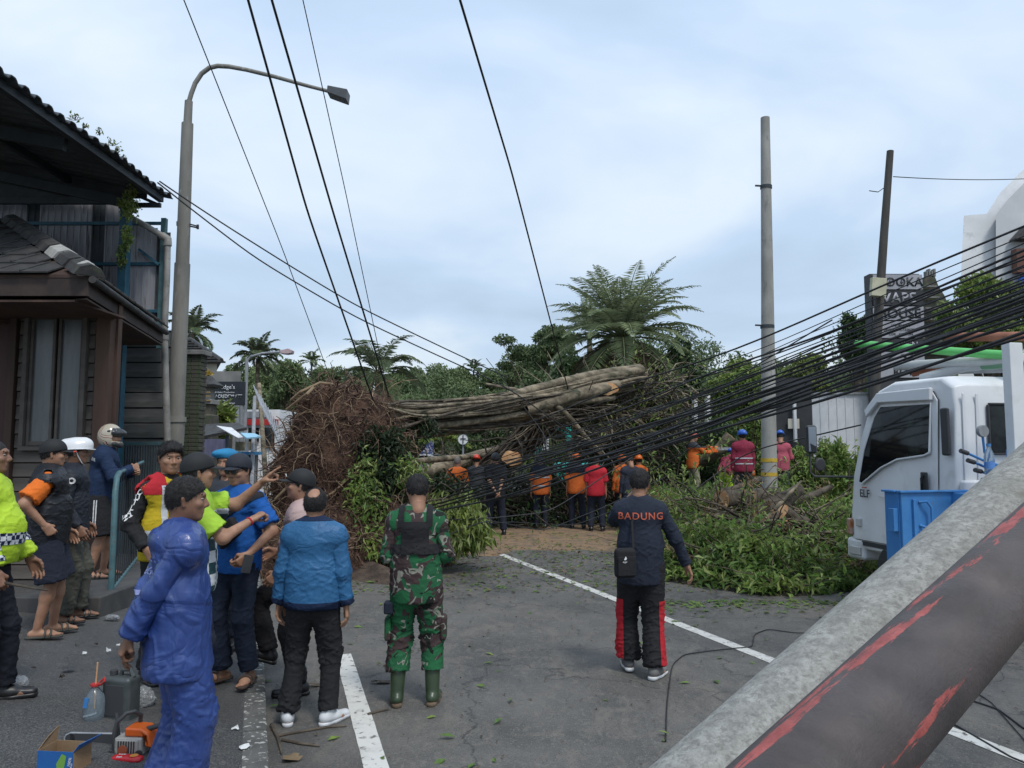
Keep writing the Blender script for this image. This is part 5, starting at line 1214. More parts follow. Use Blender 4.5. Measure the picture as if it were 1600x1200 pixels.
# logs on the heap, each a thing
def lg(label, pts, rd, cuts, seed, cutm=None, bark=BARKD, rough=.18):
    Pt = [W(*p) for p in pts]; o = log('log', Pt, rd, bark, None, seed=seed, cuts=cuts, rough=rough, cutm=cutm); tag(o, label, 'log', 'sawn logs on the brush heap'); return o
lg('dark log with a broad orange sawn end facing left, top of the log pile', [(1128,781,13.0),(1165,778,13.3),(1215,772,13.8)], [.165,.15,.13], (0,), 1, rough=.1)
lg('long slender log lying along the top of the pile below the maroon jackets', [(1128,768,13.6),(1170,757,13.9),(1186,749,14.2)], [.05,.06,.065], (0,), 2)
lg('thick rough dark log slanting up to the right in the middle of the pile', [(1180,803,12.7),(1215,788,12.9),(1250,765,13.2)], [.13,.15,.11], (0,), 3, rough=.25)
lg('weathered branch pointing up right to the truck from the log pile', [(1196,812,12.3),(1225,780,12.6),(1252,752,12.9)], [.035,.03,.022], (), 4, bark=BARKG)
lg('pale log with a ragged orange end at the left foot of the pile', [(1106,799,13.2),(1085,808,13.1),(1062,816,13.0)], [.085,.08,.06], (0,), 5, bark=BARKG, rough=.2)
lg('grey log lying low along the left front of the pile', [(1145,800,12.8),(1105,812,12.6),(1070,822,12.5)], [.055,.06,.05], (), 6, bark=BARKG)
lg('short split log with a bright orange face beside the leaning branch', [(1222,800,12.2),(1245,812,12.3),(1262,818,12.4)], [.12,.11,.08], (0,), 7, rough=.3)
lg('small orange-ended stick at the bottom of the log pile', [(1203,822,12.0),(1212,806,12.2),(1222,795,12.5)], [.055,.05,.05], (0,), 8)
lg('dark curved limb behind the concrete pole foot', [(1150,792,13.4),(1200,795,13.5),(1262,778,13.9),(1300,760,14.2)], [.07,.09,.07,.04], (), 9)
lg('thin dark limb lying under the truck side of the pile', [(1240,842,11.6),(1290,832,11.9),(1345,828,12.3)], [.03,.028,.02], (), 10, bark=BARKG)
lg('knotty stump with shredded bark at the front of the log pile', [(1165,815,12.3),(1195,828,12.2),(1215,832,12.2)], [.12,.14,.09], (1,), 11, rough=.4)
# the limb being sawn, with a pale round end
o = log('log', [W(1143,682,20.0), W(1122,705,20.1), W(1085,728,20.6)], [.17,.16,.14], BARKG, None, seed=12, cuts=(0,)); tag(o, 'upright limb with a pale sawn end being cut by the worker in the red cap', 'log')
P = blob_pts(700, [(*W(1143,712,20.4),.35,.3,.35)], 5); S_ = tangle('split_wood', 70, [(1210,815,12.2,.28,.2,.08), (1100,800,13.0,.15,.1,.06)], CUT, .006, .02, 99, step=(.03,.06), K=4, jit=.08, parent=None, f=lambda o: o)
# plants on the canopy edge, creeper on the post, weeds by the railing
for i, (x, y, s) in enumerate(((118,184,.10), (133,196,.06), (156,208,.13), (176,224,.12), (184,232,.07), (194,243,.05))):
    Yc = (7.24+(x/250)*3.0)*1.15; p = W(x, y+4, Yc); S_ = wob(7, 5, s*.22, np.tile(np.array(p), (7,1)), np.random.default_rng(i).normal(size=(7,3))*.5+[0,0,1.], .2, i); V1, F1 = tubes_np(S_, np.full((7,5), .004), 4)
    o = mesh_np('weed', V1, F1, TWIG); tag(o, ('leftmost small weed on the canopy edge', 'tiny second weed from the left on the canopy edge', 'tallest weed, third along the canopy edge', 'bushy fourth weed along the canopy edge', 'small weed just below the bushy one on the canopy edge', 'weed nearest to the canopy tip')[i], 'weed', 'weeds on the canopy edge'); leaf_cloud('leaves', S_[:, 2:].reshape(-1,3), LF, (.03,.06), 1, .01, 0, o, .5, i)
P = wpts(210, [(203,325,11.6,.10,.1,.16), (193,315,11.7,.07,.07,.1), (198,370,11.7,.03,.05,.22), (206,300,11.7,.05,.05,.08), (190,400,11.7,.02,.03,.2)], 84)
o = leaf_cloud('creeper', P, LF, (.04,.08), 4, .03, .8, None, .55, 85); tag(o, 'green creeper hanging at the top of the blue post', 'creeper')
p = G(186, 935, .22); P = blob_pts(60, [(p.x, p.y, .27, .14,.12,.07)], 4); o = leaf_cloud('weed', P, LFL, (.04,.08), 3, .02, 0, None, .7, 86); tag(o, 'clump of round-leaved weeds at the foot of the railing post', 'weed')
# ================================================================ BUILDINGS AND THINGS FAR BEHIND
WHITEW = pm('white_wall', (.66,.665,.67), (.76,.765,.77), scale=.8, rough=.85, bump=.2, c3=(.42,.43,.42), s3=1.6, lo3=.6, hi3=.8)
CREAM = pm('cream_wall', (.52,.49,.41), (.60,.57,.48), scale=1, rough=.85, bump=.1)
GREYW = pm('grey_concrete', (.15,.148,.14), (.23,.225,.21), scale=1.5, rough=.9, bump=.5, bs=12, c3=(.09,.09,.08), s3=3)
BLKW = pm('black_wall', (.022,.024,.028), (.04,.042,.045), scale=1, rough=.7, bump=.2)
BRICKM = pm('mossy_brick', (.055,.052,.042), (.10,.088,.066), scale=7, rough=.95, bump=.8, bs=40, c3=(.045,.065,.03), s3=4, lo3=.5, hi3=.65)
WHITEP = pm('white_paint', (.66,.67,.68), (.72,.73,.735), scale=2, rough=.35, bump=.02, spec=.5, c3=(.50,.49,.46), s3=2.2, lo3=.56, hi3=.78)
GLASSD = pm('dark_glass', (.006,.007,.008), (.03,.04,.035), scale=2.5, lo=.5, hi=.7, rough=.05, bump=0, spec=.28)
RED = pm('red_paint', (.45,.03,.03), rough=.5, bump=.05); BLUEB = pm('blue_sheet', (.04,.20,.42), (.06,.28,.5), scale=5, rough=.6)
PURP = pm('purple_cloth', (.10,.10,.17), (.15,.15,.23), scale=3, rough=.95, bump=.4, bs=8, bd=.02, stretch=(3,1,.5))
TEALX = pm('turquoise_paint', (.03,.38,.34), (.04,.46,.42), scale=3, rough=.45, bump=.05)
def root(name, px, py, Y, label, cat, group=None):
    p = W(px, py, Y); r_ = empty(name, (p.x, Y, p.z if py else 0), 0, label, cat, group); return r_, P_(r_)
def pslab(root_, pf, x0, y0, x1, y1, Y, dirv, m, name, dz0=None):
    a = W(x0, y0, Y); c = W(x1, y1, Y); z0 = c.z if dz0 is None else dz0; mb = MB(); mb.prism([(a.x,Y,a.z),(c.x,Y,a.z),(c.x,Y,z0),(a.x,Y,z0)], (0,0,0), dirv); return pf(mb.build(name, m, root_))
def pbox(root_, pf, x0, y0, x1, y1, Y, dep, m, name, bev=.0, dz0=None):
    a = W(x0, y0, Y); c = W(x1, y1, Y); z1 = a.z; z0 = c.z if dz0 is None else dz0
    mb = MB(); mb.box(((a.x+c.x)/2, Y+dep/2, (z0+z1)/2), (abs(c.x-a.x), dep, abs(z1-z0))); return pf(mb.build(name, m, root_, bevel=bev))
# white gabled building, top right
r_, pf = root('gabled_building', 1560, 700, 32, 'large plain white building with a curved gable at the right edge', 'building'); r_.location.z = 0; pf = P_(r_)
BY = 32; pts = [W(*p, BY) for p in ((1496,800),(1498,500),(1502,420),(1506,337),(1542,334),(1562,302),(1600,264),(1660,215),(1760,150),(1900,150),(1900,800))]
mb = MB(); mb.prism(pts, (0,0,0), (4.2,6,0)); pf(mb.build('wall', WHITEW, r_))
pts = [W(*p, BY-.5) for p in ((1556,336),(1572,315),(1602,284),(1662,235),(1780,165),(1900,165),(1900,800),(1556,800))]
mb = MB(); mb.prism(pts, (0,0,0), (.25,.4,0)); pf(mb.build('gable_recess', pm('grey_white_wall', (.52,.53,.54), (.60,.61,.62), scale=.8, rough=.85, bump=.1), r_))
pbox(r_, pf, 1588, 388, 1640, 425, BY-1, .35, pm('brown_window', (.10,.04,.03), (.13,.06,.04), scale=2), 'window_frame')
mb = MB(); mb.prism([W(*p, BY-1.1) for p in ((1588,372),(1606,352),(1640,352),(1640,374))], (0,0,0), (0,.5,0)); pf(mb.build('small_roof', TILE, r_))
# balinese roof end behind the sign
r_, pf = root('tiled_roof_house', 1462, 700, 27, 'weathered grey stepped stone gable roof behind the vape sign', 'house'); r_.location.z = 0; pf = P_(r_)
mb = MB(); mb.prism([W(*p, 27) for p in ((1440,600),(1441,455),(1446,432),(1460,430),(1466,446),(1476,462),(1489,495),(1489,600))], (0,0,0), (0,3,0)); pf(mb.build('gable', BRICKM, r_))
for i in range(7):
    mb = MB(); a = W(1443+i*.6, 448+i*17, 26.95); c = W(1462+i*3.6, 448+i*17, 26.95); mb.box(((a.x+c.x)/2, 26.9, a.z), (c.x-a.x, .1, .05)); pf(mb.build('stone_course', GREYW, r_))
mb = MB()
for k in range(4): p = W(1449+k*4, 428, 27); mb.box((p.x, 27.1, p.z+.05*(k%2)), (.06,.2,.22+.06*(k%2)))
pf(mb.build('crest', GREYW, r_))
# white sheet fence, dark wall, stone wall
r_, pf = root('sheet_fence', 1300, 700, 21, 'white corrugated sheet fence behind the truck mirror', 'fence'); r_.location.z = 0; pf = P_(r_)
me_ = None
for i in range(7):
    a = W(1268+i*13.2, 612, 21); c = W(1268+i*13.2+13, 612, 21); w = (c.x-a.x)
    mb = MB(); mb.box((0,0,1.6), (w*.985, .03, 3.4)); mb.box((w*.45, -.02, 1.6), (.02,.02,3.38))
    if me_ is None: me_ = mb.build('sheet', pm('fence_white', (.50,.505,.52), (.60,.605,.62), scale=2, rough=.6, bump=.1, c3=(.36,.34,.31), s3=5, lo3=.6, hi3=.75), r_); o = me_
    else: o = me_.copy(); COL.objects.link(o); o.parent = r_
    o.location = Vector((a.x+w/2, 21, 0))-r_.location
mb = MB(); a = W(1266,610,21); c = W(1362,610,21); mb.box(((a.x+c.x)/2, 20.96, 3.34), (c.x-a.x, .06, .06)); pf(mb.build('top_rail', GALV, r_))
r_, pf = root('dark_wall', 1240, 700, 23.5, 'black painted wall standing right of the concrete pole', 'wall'); r_.location.z = 0; pf = P_(r_)
pbox(r_, pf, 1208, 590, 1275, 800, 23.5, .3, BLKW, 'wall_body', 0, 0); pbox(r_, pf, 1240, 628, 1246, 690, 23.3, .1, WHITEW, 'notice')
mb = MB(); mb.box((W(1240,662,23.4).x, 23.4, W(1240,662,23.4).z), (.34,.03,.3)); pf(mb.build('paper', CREAM, r_))
r_, pf = root('stone_wall', 1040, 700, 28, 'long low grey stone wall behind the workers', 'wall'); r_.location.z = 0; pf = P_(r_)
for i in range(9):
    pbox(r_, pf, 930+i*25, 650-i*2.5, 953+i*25, 790, 28+random.uniform(-.02,.02), .4, pm('grey_stone', (.075,.078,.082), (.12,.122,.125), scale=2, rough=.95, bump=.5, bs=15), 'wall_panel', .02, 0)
r_, pf = root('gate_pillars', 1090, 700, 26, 'pair of small pale gate pillars half hidden by leaves', 'pillar'); r_.location.z = 0; pf = P_(r_)
for x in (1084, 1104): pbox(r_, pf, x, 618, x+8, 720, 26, .3, WHITEW, 'pillar', .02, 0)
# left side: cream house, flat canopy, billboard, shrine, pillar, stalls
r_, pf = root('cream_house', 315, 700, 33, 'cream house with a dark hipped tile roof beyond the lamp post', 'house'); r_.location.z = 0; pf = P_(r_)
pslab(r_, pf, 262, 564, 333, 760, 33, (-1.7,4,0), CREAM, 'wall', 0)
e0 = W(255,566,32.4); e1 = W(346,566,32.4); t0 = W(252,530,35.4); t1 = W(296,532,35.4)
for k in range(9):
    t = k/9; a = e0.lerp(t0, t); c = e1.lerp(t1, t); mb = MB(); mb.box(((a.x+c.x)/2, a.y+.2, a.z+.05), (c.x-a.x, .55, .07)); pf(mb.build('tile_course', TILE, r_))
mb = MB(); mb.add([e0, e1, e1+Vector((-2.2,5,0)), e0+Vector((-2.2,5,0)), t0, t1], [(0,1,5,4), (1,2,5), (2,3,4,5), (3,0,4), (0,3,2,1)]); pf(mb.build('roof', TILE, r_))
mb = MB(); mb.tube([e1+Vector((0,0,.08)), t1+Vector((0,0,.08))], .10, 6); pf(mb.build('hip_ridge', TILE, r_))
r_, pf = root('flat_canopy', 330, 700, 26, 'flat concrete canopy slab above the black billboard', 'canopy'); r_.location.z = 0; pf = P_(r_)
pslab(r_, pf, 286, 580, 376, 598, 26, (-1,2.6,0), GREYW, 'slab'); 
for x in (288, 297, 306): pbox(r_, pf, x, 578, x+5, 620, 25.8, .12, BLKW, 'louvre')
for x in (300, 366): pbox(r_, pf, x, 598, x+5, 740, 26.2, .2, GREYW, 'column', 0, 0)
pbox(r_, pf, 290, 600, 370, 735, 28.5, .2, pm('dark_brick', (.05,.04,.035), (.08,.065,.055), scale=3), 'back_wall', 0, 0)
r_, pf = root('billboard', 350, 700, 22, 'black roadside billboard with white lettering on thin posts', 'billboard'); r_.location.z = 0; pf = P_(r_)
BW = pm('billboard_white', (.62,.63,.65), rough=.6, bump=0)
pbox(r_, pf, 316, 596, 381, 633, 22, .12, pm('billboard_black', (.012,.015,.022), (.018,.022,.03), rough=.55, bump=.05), 'board', .01)
SB = 21.98
txt(r_, pf, "Tedge's", 353, 605, SB, 6.5, BW, .004, name='lettering'); txt(r_, pf, '+ Studi Galeri Production', 347, 613, SB, 2.6, BW); txt(r_, pf, 'ASH / CREDIT** / TT', 351, 619.5, SB, 5.2, BW, .012, wide=.82)
txt(r_, pf, 'Batubulan No. 37', 346, 626, SB, 2.2, BW, .008); txt(r_, pf, 'Telp. / Fax. 0361 - 987654', 350, 630.5, SB, 2.2, BW, .008)
for x in (318, 378): mb = MB(); a = W(x,634,22.06); mb.tube([(a.x,22.06,0), a], .05, 8); pf(mb.build('post', GALV, r_))
r_, pf = root('family_shrine', 322, 700, 20, 'small stone shrine with golden thatch tuft in front of the billboard', 'shrine'); r_.location.z = 0; pf = P_(r_)
def lath(root_, pf, prof, px, Y, m, nm, n=4): 
    c = W(px, 700, Y); mb = MB(); mb.lathe([(q[0], q[1]) for q in prof], (c.x, Y, 0), n, Matrix.Rotation(math.pi/4, 3, 'Z')); return pf(mb.build(nm, m, root_))
zz_ = lambda y, Y: CH-(y-700)/FP*Y
lath(r_, pf, [(.35,0),(.35,zz_(650,20)),(.28,zz_(648,20)),(.28,zz_(632,20))], 320, 20, BRICKM, 'plinth'); 
lath(r_, pf, [(.36,zz_(632,20)),(.36,zz_(626,20)),(.22,zz_(624,20)),(.22,zz_(606,20))], 320, 20, GREYW, 'shrine_box')
lath(r_, pf, [(.42,zz_(606,20)),(.46,zz_(602,20)),(.25,zz_(594,20)),(.14,zz_(588,20))], 320, 20, TILE, 'shrine_roof')
P = blob_pts(70, [(W(320,584,20).x, 20, zz_(585,20), .16,.14,.06)], 3); o = leaf_cloud('thatch_tuft', P, pm('gold_leaf', (.45,.30,.03), (.55,.40,.06), rough=.8), (.08,.14), 2, .02, -.6, r_, .3, 4); pf(o)
for y in (612, 618, 625): pbox(r_, pf, 312, y, 328, y+1.5, 19.7, .04, pm('gold', (.35,.22,.06), rough=.5), 'gold_trim')
r_, pf = root('gate_pillar', 300, 700, 14.6, 'mossy dark brick gate pillar right of the lamp post', 'pillar'); r_.location.z = 0; pf = P_(r_)
bm_ = None; a = W(289, 548, 14.6); c = W(315, 700, 14.6); z = .05; i = 0
while z < a.z-.10:
    for k in range(2):
        w_ = (c.x-a.x)/2
        if bm_ is None: mb = MB(); mb.box((0,0,0), (w_*.96, .30, .066)); bm_ = mb.build('brick', BRICKM, r_, bevel=.006); o = bm_
        else: o = bm_.copy(); COL.objects.link(o); o.parent = r_
        o.location = Vector((a.x+w_*(k+.5)+(.006 if i%2 else -.006), 14.6+random.uniform(-.01,.01), z+.04))-r_.location
    z += .076; i += 1
mb = MB(); mb.box(((a.x+c.x)/2, 14.6, z+.03), (c.x-a.x+.12, .44, .09)); pf(mb.build('cap_stone', GREYW, r_, bevel=.015))
mb = MB(); mb.box(((a.x+c.x)/2, 14.6, z/2), (c.x-a.x-.06, .24, z)); pf(mb.build('core', MORTAR, r_))
# street stall
r_, pf = root('street_stall', 360, 700, 17.5, 'roadside stall with grey roof, purple cloth and blue trim', 'stall'); r_.location.z = 0; pf = P_(r_)
mb = MB(); mb.add([W(314,686,17), W(386,672,17), W(372,664,19), W(310,667,19)], [(0,1,2,3)]); o = pf(mb.build('roof', TILE, r_)); s_ = o.modifiers.new('s', 'SOLIDIFY'); s_.thickness = .06
pbox(r_, pf, 315, 686, 350, 715, 17, .06, PURP, 'cloth')
pbox(r_, pf, 345, 706, 398, 711, 16.9, .5, BLUEB, 'counter_top'); pbox(r_, pf, 350, 711, 395, 760, 17.1, .3, pm('stall_dark', (.04,.04,.045), (.09,.08,.07), scale=5), 'counter', 0, .05)
for x in (318, 352, 383, 396): pbox(r_, pf, x, 680, x+2.5, 770, 17.2, .04, GALV, 'post', 0, .05)
pbox(r_, pf, 368, 690, 392, 704, 17.4, .1, pm('woven', (.30,.24,.13), (.42,.34,.2), scale=12), 'woven_screen')
r_, pf = root('blue_tarpaulin', 375, 675, 16.5, 'bent pale blue sheet roof over the stall front', 'tarpaulin')
for k, (pts, m_) in enumerate(((((338,665,17.5),(362,668,17.2),(381,683,16.4),(372,684,16.4)), WHITEP), (((376,676,16.6),(385,684,16.2),(408,682,16.4),(398,677,17)), pm('pale_blue', (.25,.48,.62), (.3,.55,.7), rough=.5)))):
    mb = MB(); mb.add([W(*p) for p in pts], [(0,1,2,3)]); o = pf(mb.build('sheet', m_, r_)); s_ = o.modifiers.new('s', 'SOLIDIFY'); s_.thickness = .03
r_, pf = root('red_white_kiosk', 402, 700, 30, 'white kiosk with a red band and dark openings beyond the stall', 'kiosk'); r_.location.z = 0; pf = P_(r_)
pbox(r_, pf, 374, 640, 434, 760, 30, 3, WHITEW, 'wall', 0, 0); pbox(r_, pf, 374, 655, 434, 664, 29.9, .08, RED, 'red_band'); pbox(r_, pf, 388, 668, 404, 690, 29.9, .06, GLASSD, 'opening'); pbox(r_, pf, 410, 668, 428, 700, 29.9, .06, GLASSD, 'opening')
pbox(r_, pf, 378, 643, 396, 653, 29.9, .06, GALV, 'vent'); pbox(r_, pf, 398, 643, 420, 652, 29.9, .06, pm('grey_panel', (.3,.3,.32)), 'sign_panel')
# props leaning against the root plate, second street lamp
for i, (a, b_, w_, m_) in enumerate((((386,560,23),(379,790,23),.06,GALV), ((405,600,22),(418,790,19),.07,BARKG), ((398,620,18),(392,800,16),.05,GALV), ((372,600,24),(368,770,24),.06,GALV))):
    lb = ('slim grey pole carrying the far street lamp', 'brown trunk-like prop leaning among the poles by the kiosk', 'short grey prop in front of the kiosk door', 'thin grey pole just right of the billboard')[i]
    r_, pf = root('leaning_prop' if i else 'far_street_lamp', a[0], a[1], a[2], lb, 'pole'); mb = MB(); mb.tube([W(*a), W(*b_)], [w_*.8, w_], 8); pf(mb.build('pole', m_, r_, smooth=True))
    if i == 0:
        mb = MB(); mb.tube([W(388,562,23), W(392,557,23), W(410,552,23), W(437,550,23)], .035, 8); pf(mb.build('arm', m_, r_, smooth=True))
        mb = MB(); mb.prism([W(437,547,23), W(450,544,23), W(456,547,23), W(455,552,23), W(446,553,23), W(437,552,23)], (0,-.15,0), (0,.15,0)); pf(mb.build('lamp_head', pm('faded_pink', (.42,.30,.31), (.5,.4,.4), rough=.6), r_, bevel=.02))
for i in range(9):
    a = W(396+i*4.5, 602+i*7, 20); b_ = W(424+i*1.6, 664+i*4, 17); mb = MB(); mb.tube([a, a.lerp(b_, .5)+Vector((0,0,-.08)), b_], .018, 5); o = mb.build('bent_rod', GALV); tag(o, ('topmost', 'second', 'third', 'fourth', 'middle', 'sixth', 'seventh', 'eighth', 'lowest')[i]+' of the nine pale rods hanging left of the root plate', 'rod', 'pale rods left of the root plate')
# road sign, posters, far cars, excavator
r_, pf = root('round_road_sign', 724, 700, 24, 'small round white road sign seen below the trunk', 'road sign'); r_.location.z = 0; pf = P_(r_)
c = W(723.5, 686.5, 24); mb = MB(); mb.tube([c, c+Vector((0,.03,0))], .175, 28); pf(mb.build('sign_disc', WHITEP, r_))
mb = MB(); mb.tube([c+Vector((.168*math.cos(t_), -.006, .168*math.sin(t_))) for t_ in np.linspace(0, 2*math.pi, 25)], .012, 6); pf(mb.build('rim', SDK, r_))
mb = MB(); mb.box(c+Vector((0,-.012,0)), (.03,.012,.26)); mb.box(c+Vector((0,-.017,.02)), (.17,.012,.03)); pf(mb.build('symbol', SDK, r_))
mb = MB(); mb.tube([(c.x, 24.06, 0), (c.x, 24.06, c.z+.1)], .03, 8); pf(mb.build('post', GALV, r_))
b = NB('poster_print'); v = b.co((9,9,14)); vo = b.n('ShaderNodeTexVoronoi'); b.l(v, vo.inputs['Vector']); vo.inputs['Scale'].default_value = 1.2
b.col(b.ramp(vo.outputs['Color'], [(.2,(.03,.05,.16)), (.42,(.06,.09,.30)), (.55,(.35,.38,.5)), (.75,(.5,.5,.56)), (.85,(.4,.05,.08))], 'CONSTANT')).set(rough=.6); POST = b.m
for x0, y0, x1, y1, lb in ((622,682,645,715,'blue and red printed hoarding left of the white far car'), (655,676,677,714,'tall blue poster board with small pictures under the trunk')):
    r_, pf = root('poster_board', (x0+x1)/2, 700, 48, lb, 'poster board'); r_.location.z = 0; pf = P_(r_); pbox(r_, pf, x0, y0, x1, y1, 48, .2, POST, 'board'); pbox(r_, pf, x0, y1-2, x1, y1+1, 47.9, .3, RED if x0 < 640 else SDK, 'lower_band')
    for x in (x0+2, x1-3): pbox(r_, pf, x, y1, x+1.2, 745, 48.1, .06, GALV, 'leg', 0, 0)
def car(label, px, Y, m, L=3.9, rz=0, name='car'):
    c = W(px, 700, Y); r_ = empty(name, (c.x, Y, 0), rz, label, 'car')
    prof = [(-L/2,.35),(-L/2,.85),(-L*.42,.95),(-L*.30,1.0),(-L*.20,1.45),(L*.18,1.5),(L*.36,1.0),(L*.46,.92),(L/2,.8),(L/2,.35)]
    mb = MB(); mb.prism([(x,-.8,z) for x, z in prof], (0,0,0), (0,1.6,0)); mb.build('body', m, r_, bevel=.06)
    mb = MB(); mb.prism([(x,-.815,z) for x, z in ((-L*.27,1.02),(-L*.185,1.38),(L*.16,1.42),(L*.32,1.02))], (0,0,0), (0,.01,0)); mb.build('side_window', GLASSD, r_)
    for x in (-L*.31, L*.31):
        mb = MB(); mb.lathe([(.30,-.10),(.31,0),(.30,.10)], (x,-.76,.31), 16, Matrix.Rotation(R(90), 3, 'X')); w_ = mb.build('wheel', SDK, r_); mb = MB(); mb.lathe([(.17,-.02),(.17,.02)], (x,-.86,.31), 12, Matrix.Rotation(R(90), 3, 'X')); mb.build('rim', GALV, w_)
    return r_
car('silver car far away beneath the fallen trunk', 652, 44, pm('silver', (.35,.36,.37), rough=.3, bump=0)); car('dark grey car behind the silver one under the trunk', 676, 46, pm('car_dark', (.05,.055,.06), rough=.3, bump=0))
r_, pf = root('motorbike_rider', 633, 700, 40, 'tiny far motor scooter with a rider in a red helmet', 'scooter'); r_.location.z = 0; pf = P_(r_); c = W(633,700,40)
mb = MB(); mb.tube([(c.x-.5,40,.28),(c.x-.1,40,.45),(c.x+.3,40,.4),(c.x+.5,40,.28)], [.12,.2,.18,.1], 8); mb.lathe([(.22,-.05),(.24,0),(.22,.05)], (c.x-.55,40,.26), 12, Matrix.Rotation(R(90),3,'X')); mb.lathe([(.22,-.05),(.24,0),(.22,.05)], (c.x+.55,40,.26), 12, Matrix.Rotation(R(90),3,'X')); pf(mb.build('scooter_body', RED, r_))
# excavator boom
r_, pf = root('excavator', 868, 700, 21.5, 'turquoise excavator arm reaching up behind the branches', 'excavator'); r_.location.z = 0; pf = P_(r_); EX = 21.5
mb = MB(); mb.prism([W(*p, EX) for p in ((845,676),(858,668),(878,660),(888,662),(893,668),(893,690),(886,690),(884,676),(876,671),(860,679),(846,684))], (0,0,0), (0,.45,0)); pf(mb.build('boom', TEALX, r_, bevel=.03))
mb = MB(); mb.prism([W(*p, EX) for p in ((837,682),(845,677),(846,706),(836,710))], (0,0,0), (0,.4,0)); pf(mb.build('stick', TEALX, r_, bevel=.02))
for x in (850, 856): mb = MB(); mb.tube([W(x,682,EX-.1), W(x-1,704,EX-.1)], .04, 8); pf(mb.build('hydraulic_ram', WHITEP, r_))
mb = MB(); mb.box((W(905,700,23).x, 23.6, .9), (1.4,1.4,1.0)); pf(mb.build('cab', TEALX, r_, bevel=.1)); mb = MB(); mb.box((W(905,700,23).x, 23.6, .25), (2,1.6,.5)); pf(mb.build('tracks', SDK, r_, bevel=.1))
# ================================================================ TRUCK
TR = empty('crane_truck', (0,0,0), 0, 'white truck cab with blue crane gear parked beside the brush heap', 'truck')
# local frame: +y forward, x to the right, origin at the rear lower left corner of the cab (near corner seen)
a_ = Vector((4.55, 7.95, 0)); hdg = R(90-79)           # rotate local +y by hdg counter-clockwise
TR.location = a_; TR.rotation_euler = (0, 0, hdg)
bx = .63; CL = 1.78; wd_ = 2.05; zf = .62; zt_ = 2.63
# cab shell as loft of side profiles (y forward, z)
prof = [(0,.80),(0,2.30),(.05,2.52),(.22,2.62),(1.02,2.63),(1.28,2.55),(1.42,2.40),(1.58,1.98),(1.70,1.50),(1.76,1.05),(1.76,.70),(1.62,.60),(.60,.60),(.55,.80)]
mb = MB(); n = len(prof); V = []; secs = [(0,1.0),(.06,1.0),(wd_-.06,1.0),(wd_,1.0)]
cy, cz = .85, 1.6
rings = []
for x, ins in ((0,.965),(.05,.992),(.16,1.0),(wd_-.16,1.0),(wd_-.05,.992),(wd_,.965)): rings.append([Vector((x+(.10*max(0,(z-1.45))/1.2 if x < 1 else -.10*max(0,(z-1.45))/1.2), cy+(y-cy)*ins, cz+(z-cz)*ins)) for y, z in prof])
V = [p for g in rings for p in g]; F = [(i*n+k, i*n+(k+1)%n, (i+1)*n+(k+1)%n, (i+1)*n+k) for i in range(5) for k in range(n)]+[tuple(range(n-1,-1,-1)), tuple(5*n+k for k in range(n))]
mb.add(V, F); mb.build('cab', WHITEP, TR, smooth=False, bevel=.025, seg=3)
def sideP(pts, off, th, m, nm, parent=TR, bev=.0):      # plate on the left flank; pts (y,z)
    f = lambda y, z: Vector((off+.10*max(0, z-1.45)/1.2, y, z))
    mb = MB(); mb.prism([f(y, z) for y, z in pts], (0,0,0), (-th,0,0)); return mb.build(nm, m, parent, bevel=bev)
WT = pm('truck_gap', (.03,.03,.03), rough=.8, bump=0)
door = [(.26,.74),(.26,2.36),(.34,2.46),(1.18,2.46),(1.34,2.30),(1.52,1.88),(1.62,1.45),(1.655,.74)]
dr = sideP(door, -.002, .022, WHITEP, 'door', bev=.008)
win = [(.34,1.80),(.34,2.33),(1.16,2.34),(1.27,2.22),(1.44,1.82),(1.52,1.44),(1.46,1.42),(1.12,1.62),(.85,1.72),(.42,1.77)]
wo_ = sideP(win, -.025, .008, GLASSD, 'window', dr)
def frame_line(pts, r, m, nm, parent, off=-.03, closed=True, n=6):
    P = [Vector((off+.10*max(0, z-1.45)/1.2, y, z)) for y, z in pts]
    if closed: P = P+[P[0]]
    mb = MB(); mb.tube(P, r, n); return mb.build(nm, m, parent, smooth=True)
frame_line(win, .012, WHITEP, 'window_trim', dr)
frame_line(door, .006, WT, 'door_seam', TR, -.004)
mb = MB(); mb.prism([Vector((-.035+.10*max(0,z-1.45)/1.2, y, z)) for y, z in ((.30,2.36),(.30,2.50),(1.18,2.50),(1.40,2.30),(1.36,2.22),(1.16,2.38))], (0,0,0), (-.05,0,0)); mb.build('rain_visor', pm('visor_white', (.60,.61,.62), rough=.2, bump=0), TR, bevel=.015)
mb = MB(); mb.box((-.03,.40,1.46), (.02,.10,.26)); hd_ = mb.build('handle_recess', SDK, dr, bevel=.02); mb = MB(); mb.tube([(-.045,.40,1.36),(-.065,.40,1.40),(-.065,.40,1.52),(-.045,.40,1.56)], .014, 8); mb.build('handle', GLASSD, dr, smooth=True)
mb = MB(); mb.box((.005,.10,2.02), (.04,.11,.50)); mb.build('air_vent', SDK, TR, bevel=.02)
mb = MB(); mb.box((-.02,1.55,.95), (.05,.09,.10)); mb.build('side_marker', pm('lamp_clear', (.5,.5,.48), rough=.15, bump=0), TR, bevel=.012)
mb = MB(); mb.box((.02,1.74,.88), (.12,.10,.20)); mb.build('indicator', pm('lamp_amber', (.35,.12,.04), (.4,.3,.25), scale=12, rough=.15, bump=0), TR, bevel=.02)
mb = MB(); mb.box((wd_/2,1.66,.62), (wd_+.04,.34,.26)); mb.build('bumper', WHITEP, TR, bevel=.05, seg=3); mb = MB(); mb.box((-.03,1.64,.60), (.02,.22,.10)); mb.build('fog_lamp', pm('lamp_clear', (.5,.5,.48)), TR, bevel=.02)
